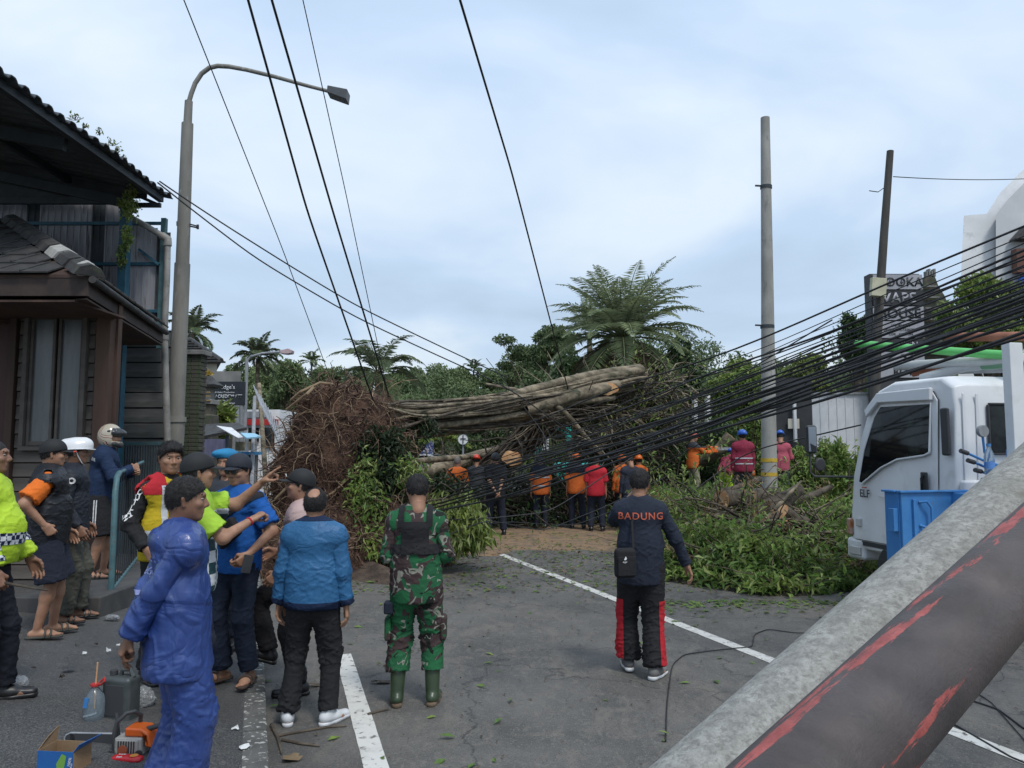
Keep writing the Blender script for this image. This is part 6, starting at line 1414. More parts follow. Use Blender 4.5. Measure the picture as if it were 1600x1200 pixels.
mb = MB(); mb.box((.02,.42,.60), (.10,.42,.05)); mb.build('step', SDK, TR, bevel=.01); mb = MB(); mb.box((-.006,.95,.70), (.012,1.5,.05)); mb.build('sill_shadow_gap', SDK, TR)
mb = MB(); mb.prism([(-.03,.52,1.30),(-.03,1.20,1.30),(-.03,1.20,1.285),(-.03,.52,1.285)], (0,0,0), (-.008,0,0)); mb.build('door_crease', WHITEP, dr)
# windscreen
mb = MB(); mb.add([(.18,1.30,2.50),(wd_-.18,1.30,2.50),(wd_-.06,1.66,1.62),(.06,1.66,1.62)], [(0,1,2,3)]); o = mb.build('windscreen', GLASSD, TR); s_ = o.modifiers.new('s','SOLIDIFY'); s_.thickness = .02; o.location = (0,.025,.01)
# badge
M_ = Matrix.Translation((-.028,1.42,1.30)) @ Matrix.Rotation(R(-90), 4, 'Z') @ Matrix.Rotation(R(90), 4, 'X')
flat_text('badge', 'ELF', .13, M_, SDK, dr, bold=.002, th=.002); mb = MB(); mb.box((-.028,1.42,1.375), (.004,.09,.012)); mb.build('badge_line', RED, dr)
# back wall of the cab: ribs, window, grab
for i, y in enumerate((.14,.30,1.42,1.62,1.82)):
    mb = MB(); mb.prism([(y-.035,-.002,1.05),(y+.035,-.002,1.05),(y+.035-(.02),-.002,2.42),(y-.035+(.02),-.002,2.42)], (0,0,0), (0,-.014,0)); mb.build('pressed_rib', WHITEP, TR, bevel=.010)
mb = MB(); mb.box((.82,-.012,2.05), (.78,.02,.50)); mb.build('rear_window', GLASSD, TR, bevel=.05)
mb = MB()
for z in (1.79, 2.31): mb.box((.82,-.022,z), (.78,.03,.022))
for x in (.42, 1.22): mb.box((x,-.022,2.05), (.022,.03,.50))
mb.build('rear_window_seal', SDK, TR, bevel=.008)
mb = MB(); mb.box((.16,-.04,1.46), (.24,.07,.12)); mb.build('rear_ledge', WHITEP, TR, bevel=.03)
mb = MB(); mb.box((1.1,-.10,1.10), (1.8,.18,.34)); mb.build('dark_recess', SDK, TR)
# mirrors on a black arm
MR = Vector((-.36,1.98,1.88))
mb = MB(); mb.tube([(.05,1.70,1.49),(-.34,1.96,1.49),(-.38,1.99,1.54),(-.38,1.99,2.12)], .014, 8); mb.build('mirror_arm', SDK, TR, smooth=True)
mb = MB(); mb.box(MR+Vector((0,0,.08)), (.16,.07,.36), rz=R(12)); mi = mb.build('mirror', SDK, TR, bevel=.035, seg=3); mb = MB(); mb.box(MR+Vector((-.008,-.038,.08)), (.125,.006,.31), rz=R(12)); mb.build('mirror_glass', pm('mirror_glass', (.5,.52,.55), rough=.03, bump=0, metal=1), mi, bevel=.02)
V_, F_ = sdf_mesh([el((0,0,0), (.075,.05,.085))], .012, cuts=[((0,-.02,0),(0,-1,0))]); o = mesh_np('round_mirror', V_, F_, SDK, TR); o.location = (-.28,1.93,1.64)
# wheels and chassis
for x in (.12, wd_-.12):
    for y in (.92, -2.6):
        mb = MB(); mb.lathe([(.18,-.12),(.36,-.12),(.40,-.08),(.40,.08),(.36,.12),(.18,.12)], (x,y,.40), 24, Matrix.Rotation(R(90),3,'Y')); w_ = mb.build('wheel', SDK, TR, smooth=True); mb = MB(); mb.lathe([(.05,-.135),(.17,-.128),(.2,-.11),(.2,.11),(.17,.128),(.05,.135)], (x,y,.40), 16, Matrix.Rotation(R(90),3,'Y')); mb.build('rim', GALV, w_)
mb = MB()
for x in (.65,1.4): mb.box((x,-1.2,.72), (.1,5.2,.2))
mb.build('chassis', SDK, TR)
BLU = pm('crane_blue', (.045,.19,.46), (.06,.23,.52), scale=4, rough=.4, bump=.1, c3=(.14,.16,.2), s3=12, lo3=.64, hi3=.72)
BN_ = TR
# blue steel bin on the outrigger: open top, handle, pocket
mb = MB(); mb.box((-0.900,-.23,0.880), (.03,.20,1.08)); mb.build('bin_side', BLU, BN_, bevel=.004)
mb = MB(); mb.box((-0.130,-.345,0.880), (1.55,.03,1.08)); mb.build('bin_front', BLU, BN_, bevel=.004); mb = MB(); mb.box((-0.520,-.12,0.880), (.74,.03,1.08)); mb.build('bin_back', BLU, BN_, bevel=.004); mb = MB(); mb.box((-0.520,-.23,0.350), (.73,.18,.03)); mb.build('bin_floor', BLU, BN_)
mb = MB(); mb.box((-0.090,-.365,0.830), (.95,.012,.34)); mb.build('bin_opening', SDK, BN_); mb = MB(); mb.box((-0.650,-.366,0.810), (.12,.014,.32)); mb.build('bin_plate', GALV, BN_)
mb = MB(); mb.box((-0.780,-.372,0.870), (.03,.03,.98)); mb.build('stiffener', BLU, BN_, bevel=.004); mb = MB(); mb.box((-0.080,-.372,1.040), (1.3,.03,.03)); mb.build('stiffener', BLU, BN_, bevel=.004)
mb = MB(); mb.box((-0.130,-.35,1.432), (1.6,.07,.02)); mb.build('bin_rim', BLU, BN_, bevel=.004); mb = MB(); mb.box((-0.910,-.215,1.432), (.07,.19,.02)); mb.build('bin_rim', BLU, BN_, bevel=.004)
mb = MB(); mb.tube([(-0.720,-.365,1.11),(-0.670,-.41,1.09),(-0.620,-.41,1.12),(-0.620,-.41,1.28),(-0.670,-.41,1.34),(-0.720,-.365,1.33)], .013, 8); mb.build('bin_handle', BLU, BN_, smooth=True)
mb = MB(); mb.box((-0.940,-.28,1.160), (.05,.08,.22)); mb.build('hinge', BLU, BN_, bevel=.006)
mb = MB(); mb.box((-0.220,.1,0.280), (1.9,.16,.12)); mb.build('outrigger_beam', BLU, BN_, bevel=.006)
# blue crane levers and pump
n_before = set(o.name for o in TR.children)
mb = MB(); mb.lathe([(.07,0),(.09,.05),(.09,.22),(.06,.26)], (.95,-.55,1.55), 14); mb.box((.95,-.55,1.48), (.34,.3,.16)); mb.build('pump', BLU, TR, bevel=.012)
for i in range(4):
    mb = MB(); p0 = Vector((.85,-.55,1.60-.05*i)); p1 = Vector((.34+.05*i,-.62-.02*i,1.74-.085*i)); mb.tube([p0, (p0+p1)/2+Vector((0,0,-.02)), p1], .013, 8); mb.build('lever', BLU, TR, smooth=True); mb = MB(); mb.tube([p1, p1-(p0-p1).normalized()*.09], .022, 8); mb.build('lever_knob', SDK, TR, smooth=True)
mb = MB(); mb.lathe([(.055,-.02),(.06,0),(.055,.02)], (.55,-.58,1.95), 18, Matrix.Rotation(R(90),3,'X')); g_ = mb.build('gauge', GALV, TR); mb = MB(); mb.tube([(.55,-.58,1.90),(.58,-.56,1.75),(.7,-.55,1.62)], .012, 6); mb.build('gauge_pipe', BLU, TR, smooth=True)
mb = MB(); mb.box((.62,-.35,1.30), (.5,.3,.12)); mb.build('valve_block', BLU, TR, bevel=.01)
for o in TR.children:
    if o.name not in n_before: o.location.x -= .72; o.location.z += .06
# white steel post and the pipes it carries
mb = MB(); mb.box((.17,-.62,2.03), (.15,.10,1.66)); mb.build('rack_post', WHITEP, TR, bevel=.008); mb = MB(); mb.box((1.9,-.62,2.03), (.10,.10,1.62)); mb.build('rack_post', WHITEP, TR, bevel=.008)
mb = MB(); mb.box((1.05,-.62,2.72), (1.6,.08,.08)); mb.build('rack_crossbar', WHITEP, TR, bevel=.008)
gbt = pm('bottle_clear', (.55,.65,.72), rough=.08, bump=0, trans=.85, ior=1.3)
o_ = empty('water_bottle', TR.matrix_basis @ Vector((.40,-.62,1.36)) if False else (0,0,0), 0, 'clear plastic water bottle with blue label standing by the crane levers', 'bottle')
o_.location = a_+Matrix.Rotation(hdg, 3, 'Z') @ Vector((-.24,-.72,1.60))
mb = MB(); mb.lathe([(.040,0),(.045,.01),(.045,.17),(.038,.20),(.018,.25),(.018,.27)], (0,0,0), 16); mb.build('bottle_body', gbt, o_, smooth=True); mb = MB(); mb.lathe([(.046,.06),(.046,.12)], (0,0,0), 16); mb.build('label', pm('label_blue', (.1,.25,.6), rough=.3, bump=0), o_); mb = MB(); mb.lathe([(.02,.265),(.02,.29)], (0,0,0), 12); mb.build('bottle_cap', BLU, o_)
GRN = pm('pipe_green', (.10,.42,.10), (.12,.5,.13), scale=3, rough=.4, bump=.1); GRD = pm('pipe_dull_green', (.12,.26,.15), (.16,.32,.2), scale=3, rough=.5); RUST = pm('pipe_rust', (.22,.08,.045), (.32,.13,.08), scale=4, rough=.8, bump=.4); GPI = pm('pipe_grey', (.42,.43,.44), (.5,.51,.52), scale=3, rough=.45, bump=.1)
for i, (pts, rad, m_, lb) in enumerate((
    (((1338,537,9.9),(1430,545,9.2),(1540,553,8.4),(1660,560,7.8)), .050, GRN, 'bright green steel pipe lying on the truck roof rack'),
    (((1400,572,9.6),(1500,566,8.8),(1600,560,8.1),(1680,556,7.7)), .055, GPI, 'upper grey steel pipe on the truck roof rack'),
    (((1440,592,9.2),(1508,573,8.8),(1536,570,8.6)), .058, GPI, 'lower grey pipe section joined to the dull green pipe'),
    (((1537,570,8.6),(1600,564,8.1),(1680,559,7.7)), .062, GRD, 'dull green pipe section behind the white post'),
    (((1480,527,9.4),(1560,526,8.8),(1680,525,8.2)), .055, RUST, 'rusty brown pipe along the top of the roof rack'),
    (((1425,583,9.5),(1445,578,9.4),(1470,570,9.2)), .05, RUST, 'short rusty pipe stub above the truck door'),
    (((1460,580,9.8),(1560,577,9.1),(1680,574,8.4)), .045, GALV, 'thin galvanised pipe lowest on the truck roof rack'))):
    mb = MB(); mb.tube([W(*p) for p in pts], rad, 14); o = mb.build('steel_pipe', m_, None, smooth=True); tag(o, lb, 'pipe', 'pipes on the truck roof rack')
# things hung behind the truck at the right edge
V_, F_ = sdf_mesh([el((0,0,0), (.40,.34,.36))], .05); o = mesh_np('blue_helmet', V_, F_, pm('helmet_blue', (.02,.12,.5), rough=.3, bump=0)); o.name = 'blue_fitting'; o.location = W(1608,440,31.2); tag(o, 'small rounded blue awning on the white building at the right edge', 'fitting')  # unidentified blue thing, drawn as a plain rounded lump on the wall
# ================================================================ THE BIG LEANING POLES IN FRONT
b = NB('fallen_concrete'); v = b.co()
c = b.ramp(b.noise(30, 6, .75, .4, b.co((1,1,1))), [(.34, (.20,.195,.18)), (.5, (.29,.285,.26)), (.68, (.40,.395,.365))])
c = b.mix(b.ramp(b.noise(70, 4, .7, .5), [(.50, 0.), (.62, .7)]), c, (.17,.165,.15)); c = b.mix(b.ramp(b.noise(3, 6, .6, .6), [(.5, 0.), (.7, .5)]), c, (.17,.165,.13))
b.col(c).set(rough=.9, spec=.3); b.bump(b.math('ADD', b.noise(60, 5, .7), b.math('MULTIPLY', b.noise(14, 5, .7), 1.0)), .75, .006); FCON = b.m
b = NB('chipped_red_paint')
c = b.ramp(b.noise(5, 6, .6, .6), [(.35, (.050,.040,.037)), (.6, (.085,.068,.062)), (.75, (.115,.092,.082))])
c = b.mix(b.ramp(b.noise(1.3, 4, .6, .3), [(.45, 0.), (.7, .6)]), c, (.022,.028,.04))
# long worn streaks run along the pipe (local Z)
st_ = b.noise(9, 9, .70, .35, b.co((1, 1, .11), loc=(.35,.1,.2))); c = b.mix(b.ramp(st_, [(.592, 0.), (.605, 1.)]), c, b.ramp(b.noise(22, 4, .7), [(.35,(.24,.050,.043)), (.7,(.42,.105,.09))]))
c = b.mix(b.ramp(b.noise(90, 3, .7), [(.60, 0.), (.72, .6)]), c, (.06,.05,.05))
b.col(c).set(rough=b.ramp(b.noise(8, 4), [(.3,.42),(.7,.7)]), spec=.4); b.bump(b.math('ADD', b.noise(90, 4, .7), b.math('MULTIPLY', st_, .8)), .5, .004); RPIP = b.m
def big_pole(name, pa, pb, r0, r1, m, label, cat, ext0=1.0, ext1=1.0, K=40, wobble=.0, seed=0):
    pa = Vector(pa); pb = Vector(pb); d = (pb-pa); L = d.length; d.normalize(); A = pa-d*ext0; Ltot = L+ext0+ext1
    o = empty(name, A, 0, label, cat); o.rotation_euler = d.to_track_quat('Z', 'Y').to_euler()
    mb = MB(); n = 64; mb.lathe([((r0+(r1-r0)*((i/K)*Ltot-ext0)/L), i/K*Ltot) for i in range(K+1)], (0,0,0), n); s_ = mb.build('shaft', m, o, smooth=True); return o, d, Ltot, s_
# pixel centre lines: concrete behind, painted steel in front
o1, d1, L1, s1_ = big_pole('fallen_concrete_pole', W(1190,1200,1.80), W(1600,800,2.45), .150, .150, FCON, 'thick grey concrete pole leaning across the lower right corner', 'power pole', .65, 2.6)
o2, d2_, L2, s2_ = big_pole('painted_steel_pole', W(1290,1200,1.28), W(1600,880,1.75), .094, .090, RPIP, 'dark steel pole with chipped red paint leaning in front of the concrete pole', 'pole', .55, 2.0)
mb = MB(); p = .75; mb.box((.055,-.084,.82), (.006,.006,.05)); 
# ================================================================ CABLES
CAB = pm('cable_black', (.012,.012,.013), (.022,.022,.023), scale=30, rough=.55, bump=.1, bs=200, bd=.001)
CABN = 0
def cable(pts, r, sag=.0, n=26, label=None, group=None, m=CAB, wob_=0.0, name='cable', ext=0.0):
    P = np.array([tuple(p) for p in pts]); t = np.linspace(0,1,len(P)); T = np.linspace(0,1,n); Q = np.stack([np.interp(T, t, P[:,i]) for i in range(3)],1)
    if len(P) > 2:
        for _ in range(4): Q[1:-1] = (Q[:-2]+2*Q[1:-1]+Q[2:])/4
    Q[:,2] -= sag*4*T*(1-T)
    if wob_: 
        r_ = random.random()*6; Q[:,2] += wob_*np.sin(T*9+r_)*np.sin(T*math.pi); Q[:,0] += wob_*np.cos(T*7+r_)*np.sin(T*math.pi)
    if ext: Q = np.concatenate([Q, [Q[-1]+(Q[-1]-Q[-2])*n*ext]])
    V, F = tubes_np(Q[None], np.full((1,len(Q)), r), 7); o = mesh_np(name, V, F, m); tag(o, label, 'cable', group); return o
GC = 'black cables fanning down from the right edge'
right = [ # (x at left end, y, depth), (x at right end, y, depth), radius, sag
 ((800,668,13.6),(1640,337,6.0),.011,.10),((905,640,15),(1640,352,6.2),.006,.12),((925,655,15),(1640,362,6.2),.006,.10),((860,672,14),(1640,374,5.8),.012,.12),((884,690,14),(1640,383,5.8),.009,.10),
 ((840,690,13.6),(1640,398,5.6),.007,.14),((800,712,13.2),(1640,410,5.6),.008,.12),((760,735,13),(1640,425,5.4),.010,.12),((740,742,12.8),(1640,440,5.4),.013,.12),((700,760,12.4),(1640,448,5.2),.013,.10),
 ((690,772,12.2),(1640,456,5.2),.011,.10),((680,782,12),(1640,464,5.0),.013,.10),((672,790,11.8),(1640,470,5.0),.014,.08),((668,796,11.6),(1640,478,5.0),.012,.09),((690,790,11.8),(1640,486,4.9),.010,.12),
 ((676,800,11.4),(1640,505,4.8),.013,.10),((700,742,12.8),(1640,436,5.5),.007,.2),((760,700,13.5),(1640,420,5.6),.006,.24),((720,750,12.6),(1640,452,5.1),.008,.18),((655,806,11.4),(1640,474,5.1),.010,.12),
 ((770,720,13.4),(1640,402,5.9),.006,.05),((980,700,15),(1640,431,5.4),.006,.3),((840,705,13.8),(1640,444,5.3),.007,.25),((820,730,13.2),(1640,459,5.1),.007,.2),
 ((880,664,14.6),(1640,391,5.9),.009,.04),((930,668,15),(1640,416,5.6),.008,.04),((860,700,14),(1640,432,5.5),.010,.02),((720,738,13),(1640,494,5.2),.009,.05),((690,770,12.3),(1640,515,4.9),.011,.04),((960,690,15),(1640,470,5.2),.008,.05)]
names_ = ['topmost', 'second', 'third', 'fourth', 'fifth']
ORD = 'topmost second third fourth fifth sixth seventh eighth ninth tenth eleventh twelfth thirteenth fourteenth fifteenth sixteenth seventeenth eighteenth nineteenth twentieth'.split()+['twenty-'+q for q in 'first second third fourth fifth sixth seventh eighth ninth'.split()]+['lowest']
right.sort(key=lambda q: q[1][1])
for i, (a, c, r_, sg) in enumerate(right):
    lb = ('thick ' if r_ > .0105 else 'thin ' if r_ < .0075 else 'medium ')+'black cable, '+ORD[i]+' of the fan where it meets the right edge'
    A_, C_ = W(*a), W(*c); cable([A_, C_], r_*.92, sg*.8, 30, lb, GC, wob_=.06, ext=.3)
# cables that dip under the concrete pole or hang loose
cable([W(560+60,850-40,11.5), W(745,812,11.5), W(860,800,12), W(1010,700,12.5), W(1150,590,12), W(1300,500,9)], .009, 0, 60, 'loose cable rising across the fan from behind the soldier', None)
cable([W(1000,745,13), W(1150,650,11), W(1240,610,10), W(1290,560,9.5)], .008, .1, 30, 'cable crossing steeply through the bundle in front of the concrete pole')
cable([W(1080,770,13), W(1120,740,13), W(1160,712,13), W(1200,697,12), W(1275,680,10.5), W(1345,664,10)], .010, .0, 40, 'drooping cable running from the maroon jackets to the truck mirror')
cable([W(640,860,11.2), W(760,812,11.4), W(850,830,12), W(950,790,13), W(1040,745,14)], .007, 0, 50, 'slack cable hanging in front of the black-shirted worker')
cable([W(735,818,11.6), W(800,806,12), W(900,812,13), W(1010,775,13.8)], .006, .1, 40, 'thin slack cable at knee height of the orange-clad workers')
cable([W(760,560,18), W(860,690,14.5), W(800,760,13), W(700,790,12)], .008, 0, 40, 'cable looping down in front of the leaning dark limb')
cable([W(600,640,12.8), W(612,700,12.8), W(640,775,12.8), W(650,800,12.6)], .007, 0, 24, 'twisted cable end hanging from the trunk beside the root plate')
# overhead wires
ov = [((285,-6,9),(440,385,13),(512,580,17), .008, 'thin overhead wire ending behind the root plate'), ((386,-6,7.5),(480,330,10),(590,645,12.8), .014, 'thick overhead wire coming down left of its twin on the trunk'), ((423,-6,7.5),(520,330,10),(608,620,12.8), .014, 'thick overhead wire coming down right of its twin on the trunk'),
      ((472,-6,8),(540,300,10),(604,605,13), .006, 'finest overhead wire reaching the trunk near the roots'), ((717,-6,7),(800,270,10.5),(888,610,17.2), .013, 'single overhead wire dropping to the middle of the trunk')]
for a, c, d, r_, lb in ov: cable([W(*a), W(*c), W(*d)], r_, 0, 40, lb)
cable([W(249,283,11.8), W(400,372,12.6), W(560,470,13.8), W(793,590,16)], .012, .12, 40, 'upper of the two cables from the canopy corner to the trunk'); cable([W(246,285,11.8), W(400,394,12.6), W(560,486,13.8), W(790,595,15.7), W(900,680,16.5)], .012, .14, 40, 'lower of the two cables from the canopy corner to the trunk')
cable([W(1396,276,19), W(1640,277,24)], .012, .08, 20, 'level wire running right from the leaning dark pole')
# wires on the road
def gwire(pts, r, label, z=.008): cable([G(x, y)+Vector((0,0,z)) for x, y in pts], r, 0, 90, label, None, CAB, 0, 'wire')
gwire([(1040,1160),(1042,1100),(1050,1040),(1068,1024),(1110,1018),(1150,1014),(1176,1012),(1178,992),(1200,984),(1240,990),(1290,990),(1350,986)], .005, 'loose black wire curling over the white centre line')
gwire([(1440,1080),(1500,1090),(1560,1110),(1600,1140)], .006, 'upper wire on the road right of the leaning poles'); gwire([(1450,1110),(1520,1150),(1580,1185),(1640,1210)], .006, 'lower wire on the road right of the leaning poles'); gwire([(1490,1060),(1550,1100),(1620,1180)], .004, 'thin wire crossing the other two at the right edge')
# ================================================================ LITTER
def twig(label, pts, r, m=TWIG):
    mb = MB(); mb.tube([G(x, y, 0)+Vector((0,0,r)) for x, y in pts], [r*1.1]+[r]*(len(pts)-2)+[r*.5], 7); o = mb.build('twig', m, None, smooth=True); tag(o, label, 'twig')
twig('long thin twig on the asphalt behind the white trainers', [(433,1152),(470,1145),(510,1138),(542,1136)], .008); twig('second thin twig below the long one near the kerb', [(440,1158),(470,1164),(500,1168)], .009); twig('short dark stick crossing the edge line', [(575,1118),(592,1113),(608,1110)], .009, BARKD); twig('forked twig by the kerb left of the trainers', [(424,1135),(434,1155),(440,1180)], .011, BARKD); twig('small stick in front of the left boot', [(600,1042),(612,1030),(620,1024)], .007, BARKD)
def flat_bit(name, label, px, py, w, l, m, z=None, rz=0, seed=0, cat='litter'):
    p = G(px, py); zz = .006 if z is None else z; r = np.random.default_rng(seed)
    if z is not None: p = G(px, py, z)
    mb = MB(); K = 12; pts = []
    for k in range(K): a = 2*math.pi*k/K; q = 1+.35*r.normal()*.5; pts.append(Vector((p.x+math.cos(a+rz)*w*q, p.y+math.sin(a+rz)*l*q, zz+.012*abs(r.normal()))))
    mb.add(pts+[Vector((p.x, p.y, zz+.02))], [(k, (k+1)%K, K) for k in range(K)]); o = mb.build(name, m); tag(o, label, cat); return o
PAPER = pm('paper', (.62,.63,.62), rough=.8, bump=.3); PLAST = pm('plastic_film', (.6,.62,.64), rough=.15, bump=.6, bs=25, bd=.02, trans=.7)
flat_bit('paper_scrap', 'small white paper scrap on the pavement near the kerb', 381, 1168, .03, .035, PAPER, .10, .4, 1); flat_bit('paper_scrap', 'thin white scrap above the square one near the kerb', 367, 1140, .025, .008, PAPER, .10, .3, 2)
flat_bit('paper_scrap', 'tiny white scrap on the road left of the soldier', 581, 902, .05, .03, PAPER, None, 0, 3); flat_bit('leaf_clump', 'dark curled dead leaf beside the soldier left boot', 596, 1068, .08, .04, BARKD, None, .3, 4); flat_bit('leaf_clump', 'dark dead leaf between the road line and the trainers', 492, 1073, .05, .03, BARKD, None, .3, 5); flat_bit('dried_leaves', 'pale dried leaves against the kerb at the bottom', 455, 1188, .06, .05, pm('dry_leaf', (.16,.11,.06), (.22,.16,.09)), None, 0, 6)
flat_bit('puddle_lid', 'black plastic ring lying on the pavement', 107, 1046, .045, .045, SDK, .20, 0, 7)
for i, (x, y) in enumerate(((120,1010),(133,1022),(150,1008),(170,1018),(96,1060),(185,1010),(52,1045))): flat_bit('butt', ('dark chip of litter nearest the padded-vest man feet', 'small white litter chip left of the upright pair', 'dark litter chip right of the white one below the sandals', 'white litter chip nearest the railing foot', 'dark litter chip beside the black plastic ring', 'white litter chip just behind the raincoat man hand', 'dark litter chip between the hi-vis man and the black ring')[i] if False else ('dark chip of litter below the white hard hat man', 'white litter chip below the white hard hat man', 'dark chip of litter left of the raincoat man', 'white chip of litter nearest to the raincoat man', 'dark litter chip beside the black plastic ring', 'white litter chip just left of the raincoat sleeve', 'dark litter chip left of the black plastic ring')[i], x, y, .018, .008, PAPER if i % 2 else BARKD, .19, i, i+10)['group'] = 'litter chips on the pavement'
def bag(label, px, py, z, r, seed, s=(1,1,.4)):
    V, F = sdf_mesh([el((0,0,0), (r*s[0], r*s[1], r*s[2])), el((r*.6,0,0), (r*.5,r*.4,r*.3))], r/9); N = vnormals(V, F); V = V+N*(np.abs(noise_np(V, 3.2/r, seed, 3))*r*.28)[:,None]; o = mesh_np('plastic_bag', V, F, PLAST); p = G(px, py, z); o.location = (p.x, p.y, z+r*s[2]*.7); tag(o, label, 'plastic bag')
bag('clear crumpled plastic bag beside the black shoes', 22, 1075, .19, .075, 2, (1,1,.6)); bag('flattened white wrapper near the railing foot', 174, 967, .20, .055, 3, (1.2,.6,.35)); bag('clear plastic bag behind the fuel can', 222, 1105, .12, .07, 5, (1,1,1.1))
# ---- tools and packages in the lower left corner
JY = Vector
pj = G(188, 1128, .11); jc = empty('fuel_can', pj, R(-12), 'dark grey plastic fuel can standing behind the chainsaw', 'jerrycan')
JM = pm('can_grey', (.045,.055,.055), (.075,.085,.085), scale=6, rough=.4, bump=.2, trans=0)
mb = MB(); mb.box((0,0,.145), (.20,.13,.29)); mb.build('can_body', JM, jc, bevel=.028, seg=3); mb = MB(); mb.lathe([(.024,0),(.024,.03)], (-.06,0,.29), 14); mb.build('can_cap', SDK, jc, bevel=.003)
mb = MB(); mb.tube([(-.01,0,.285),(0,0,.325),(.06,0,.33),(.085,0,.285)], .015, 8); mb.build('can_handle', JM, jc, smooth=True); mb = MB(); mb.box((0,-.066,.15), (.13,.006,.19)); mb.build('moulded_panel', SDK, jc, bevel=.004)
pb_ = G(146, 1132, .12); bo = empty('big_water_bottle', pb_, 0, 'large clear plastic bottle with a red ring and blue tag', 'bottle')
mb = MB(); mb.lathe([(.055,0),(.062,.012),(.060,.05),(.063,.07),(.060,.10),(.063,.13),(.058,.17),(.035,.21),(.020,.225),(.020,.25)], (0,0,0), 22); mb.build('bottle_body', gbt, bo, smooth=True)
mb = MB(); mb.lathe([(.026,.235),(.028,.243),(.026,.251)], (0,0,0), 16); mb.tube([(.02,0,.243),(.05,-.02,.25),(.072,-.03,.27),(.06,0,.285),(.03,0,.26)], .006, 8); mb.build('red_ring', RED, bo, smooth=True); mb = MB(); mb.box((-.02,-.062,.15), (.026,.006,.06), ry=R(10)); mb.build('blue_tag', BLU, bo)
mb = MB(); mb.box((-.01,-.03,.07), (.075,.012,.010), ry=R(-16)); mb.build('white_marker', PAPER, bo); mb = MB(); mb.tube([(0,0,.10),(.004,0,.25),(.01,0,.38)], .005, 6); o = mb.build('wooden_stick', CUT); o.location = pb_; tag(o, 'thin wooden stick standing upright in the big bottle', 'stick')
# chainsaw
ORG = pm('saw_orange', (.60,.10,.015), (.66,.13,.02), scale=5, rough=.35, bump=.05); SAWG = pm('saw_grey', (.30,.29,.27), (.38,.37,.35), scale=8, rough=.5, bump=.2)
pc_ = G(208, 1178, .11); cs = empty('chainsaw', pc_, R(-4), 'orange and grey chainsaw lying with its black bar towards the left', 'chainsaw')
mb = MB(); mb.box((.0,0,.055), (.16,.13,.11)); mb.build('engine_body', SAWG, cs, bevel=.012); mb = MB(); mb.prism([(-.03,-.05,.11),(.09,-.05,.11),(.09,-.05,.06),(.13,-.05,.05),(.11,-.05,.13),(.07,-.05,.155),(-.03,-.05,.16)], (0,0,0), (0,.12,0)); mb.build('top_cover', ORG, cs, bevel=.012)
mb = MB(); mb.box((.0,-.069,.055), (.13,.012,.09)); mb.build('starter_cover', SAWG, cs, bevel=.004)
for i in range(7): mb = MB(); mb.box((-.045+.015*i,-.078,.06), (.005,.006,.075)); mb.build('grille_slot', SDK, cs)
mb = MB(); mb.lathe([(.028,0),(.028,.008)], (-.015,-.082,.05), 20, Matrix.Rotation(R(90),3,'X')); mb.build('starter_badge', pm('badge_brown', (.28,.08,.04), rough=.5, bump=.1), cs)
mb = MB(); mb.lathe([(.020,0),(.022,.01)], (.075,-.07,.03), 16, Matrix.Rotation(R(90),3,'X')); mb.build('fuel_cap', SDK, cs); mb = MB(); mb.lathe([(.018,0),(.02,.01)], (-.085,-.07,.025), 16, Matrix.Rotation(R(90),3,'X')); mb.build('oil_cap', SDK, cs)
mb = MB(); mb.tube([(-.075,-.05,.02),(-.09,-.055,.10),(-.075,-.05,.19),(-.03,-.03,.235),(.0,.0,.235),(.01,.05,.20),(.0,.06,.12)], .012, 10); mb.build('front_handle', SDK, cs, smooth=True); mb = MB(); mb.tube([(-.09,.0,.09),(-.10,.0,.17),(-.115,.01,.22)], .010, 8); mb.build('hand_guard', SDK, cs, smooth=True)
mb = MB(); mb.tube([(.08,0,.14),(.15,0,.16),(.21,0,.12),(.20,0,.05),(.10,0,.03)], .015, 10); mb.build('rear_handle', SDK, cs, smooth=True)
mb = MB(); mb.box((-.24,.05,.055), (.34,.008,.06)); mb.lathe([(.03,-.004),(.03,.004)], (-.41,.05,.055), 18, Matrix.Rotation(R(90),3,'X')); mb.build('guide_bar', SDK, cs); mb = MB(); mb.tube([(-.08,.05,.09),(-.41,.05,.088),(-.436,.05,.075),(-.445,.05,.055),(-.436,.05,.035),(-.41,.05,.022),(-.08,.05,.02)], .006, 6); mb.build('chain', GALV, cs)
# cardboard box, open
CARD = pm('cardboard', (.24,.155,.085), (.30,.20,.115), scale=6, rough=.9, bump=.2, bs=80)
BXB = pm('carton_blue', (.015,.10,.32), (.02,.13,.38), scale=3, rough=.5, bump=.05); BXG = pm('carton_green', (.16,.34,.06), rough=.5, bump=0)
pb_ = G(100, 1205, .13); bx_ = empty('cardboard_box', pb_, R(-6), 'open cardboard box with blue and green printed front at the bottom edge', 'box'); bw, bd_, bhh = .20, .15, .13
def panel3(nm, c, d, m, par=bx_, **k): mb = MB(); mb.box(c, d, **k); return mb.build(nm, m, par)
panel3('box_front', (0,-bd_/2,bhh/2), (bw,.004,bhh), BXB); panel3('box_back', (0,bd_/2,bhh/2), (bw,.004,bhh), CARD); panel3('box_side', (-bw/2,0,bhh/2), (.004,bd_-.006,bhh), CARD); panel3('box_side', (bw/2,0,bhh/2), (.004,bd_-.006,bhh), CARD); panel3('box_base', (0,0,.004), (bw-.01,bd_-.01,.004), CARD)
mb = MB(); mb.add([(-bw/2,-bd_/2,bhh),(-bw/2,bd_/2,bhh),(-bw/2+.0,bd_/2+.01,bhh+.075),(-bw/2+.01,-bd_/2+.06,bhh+.05)], [(0,1,2,3)]); o = mb.build('flap', CARD, bx_); s_ = o.modifiers.new('s','SOLIDIFY'); s_.thickness = .003
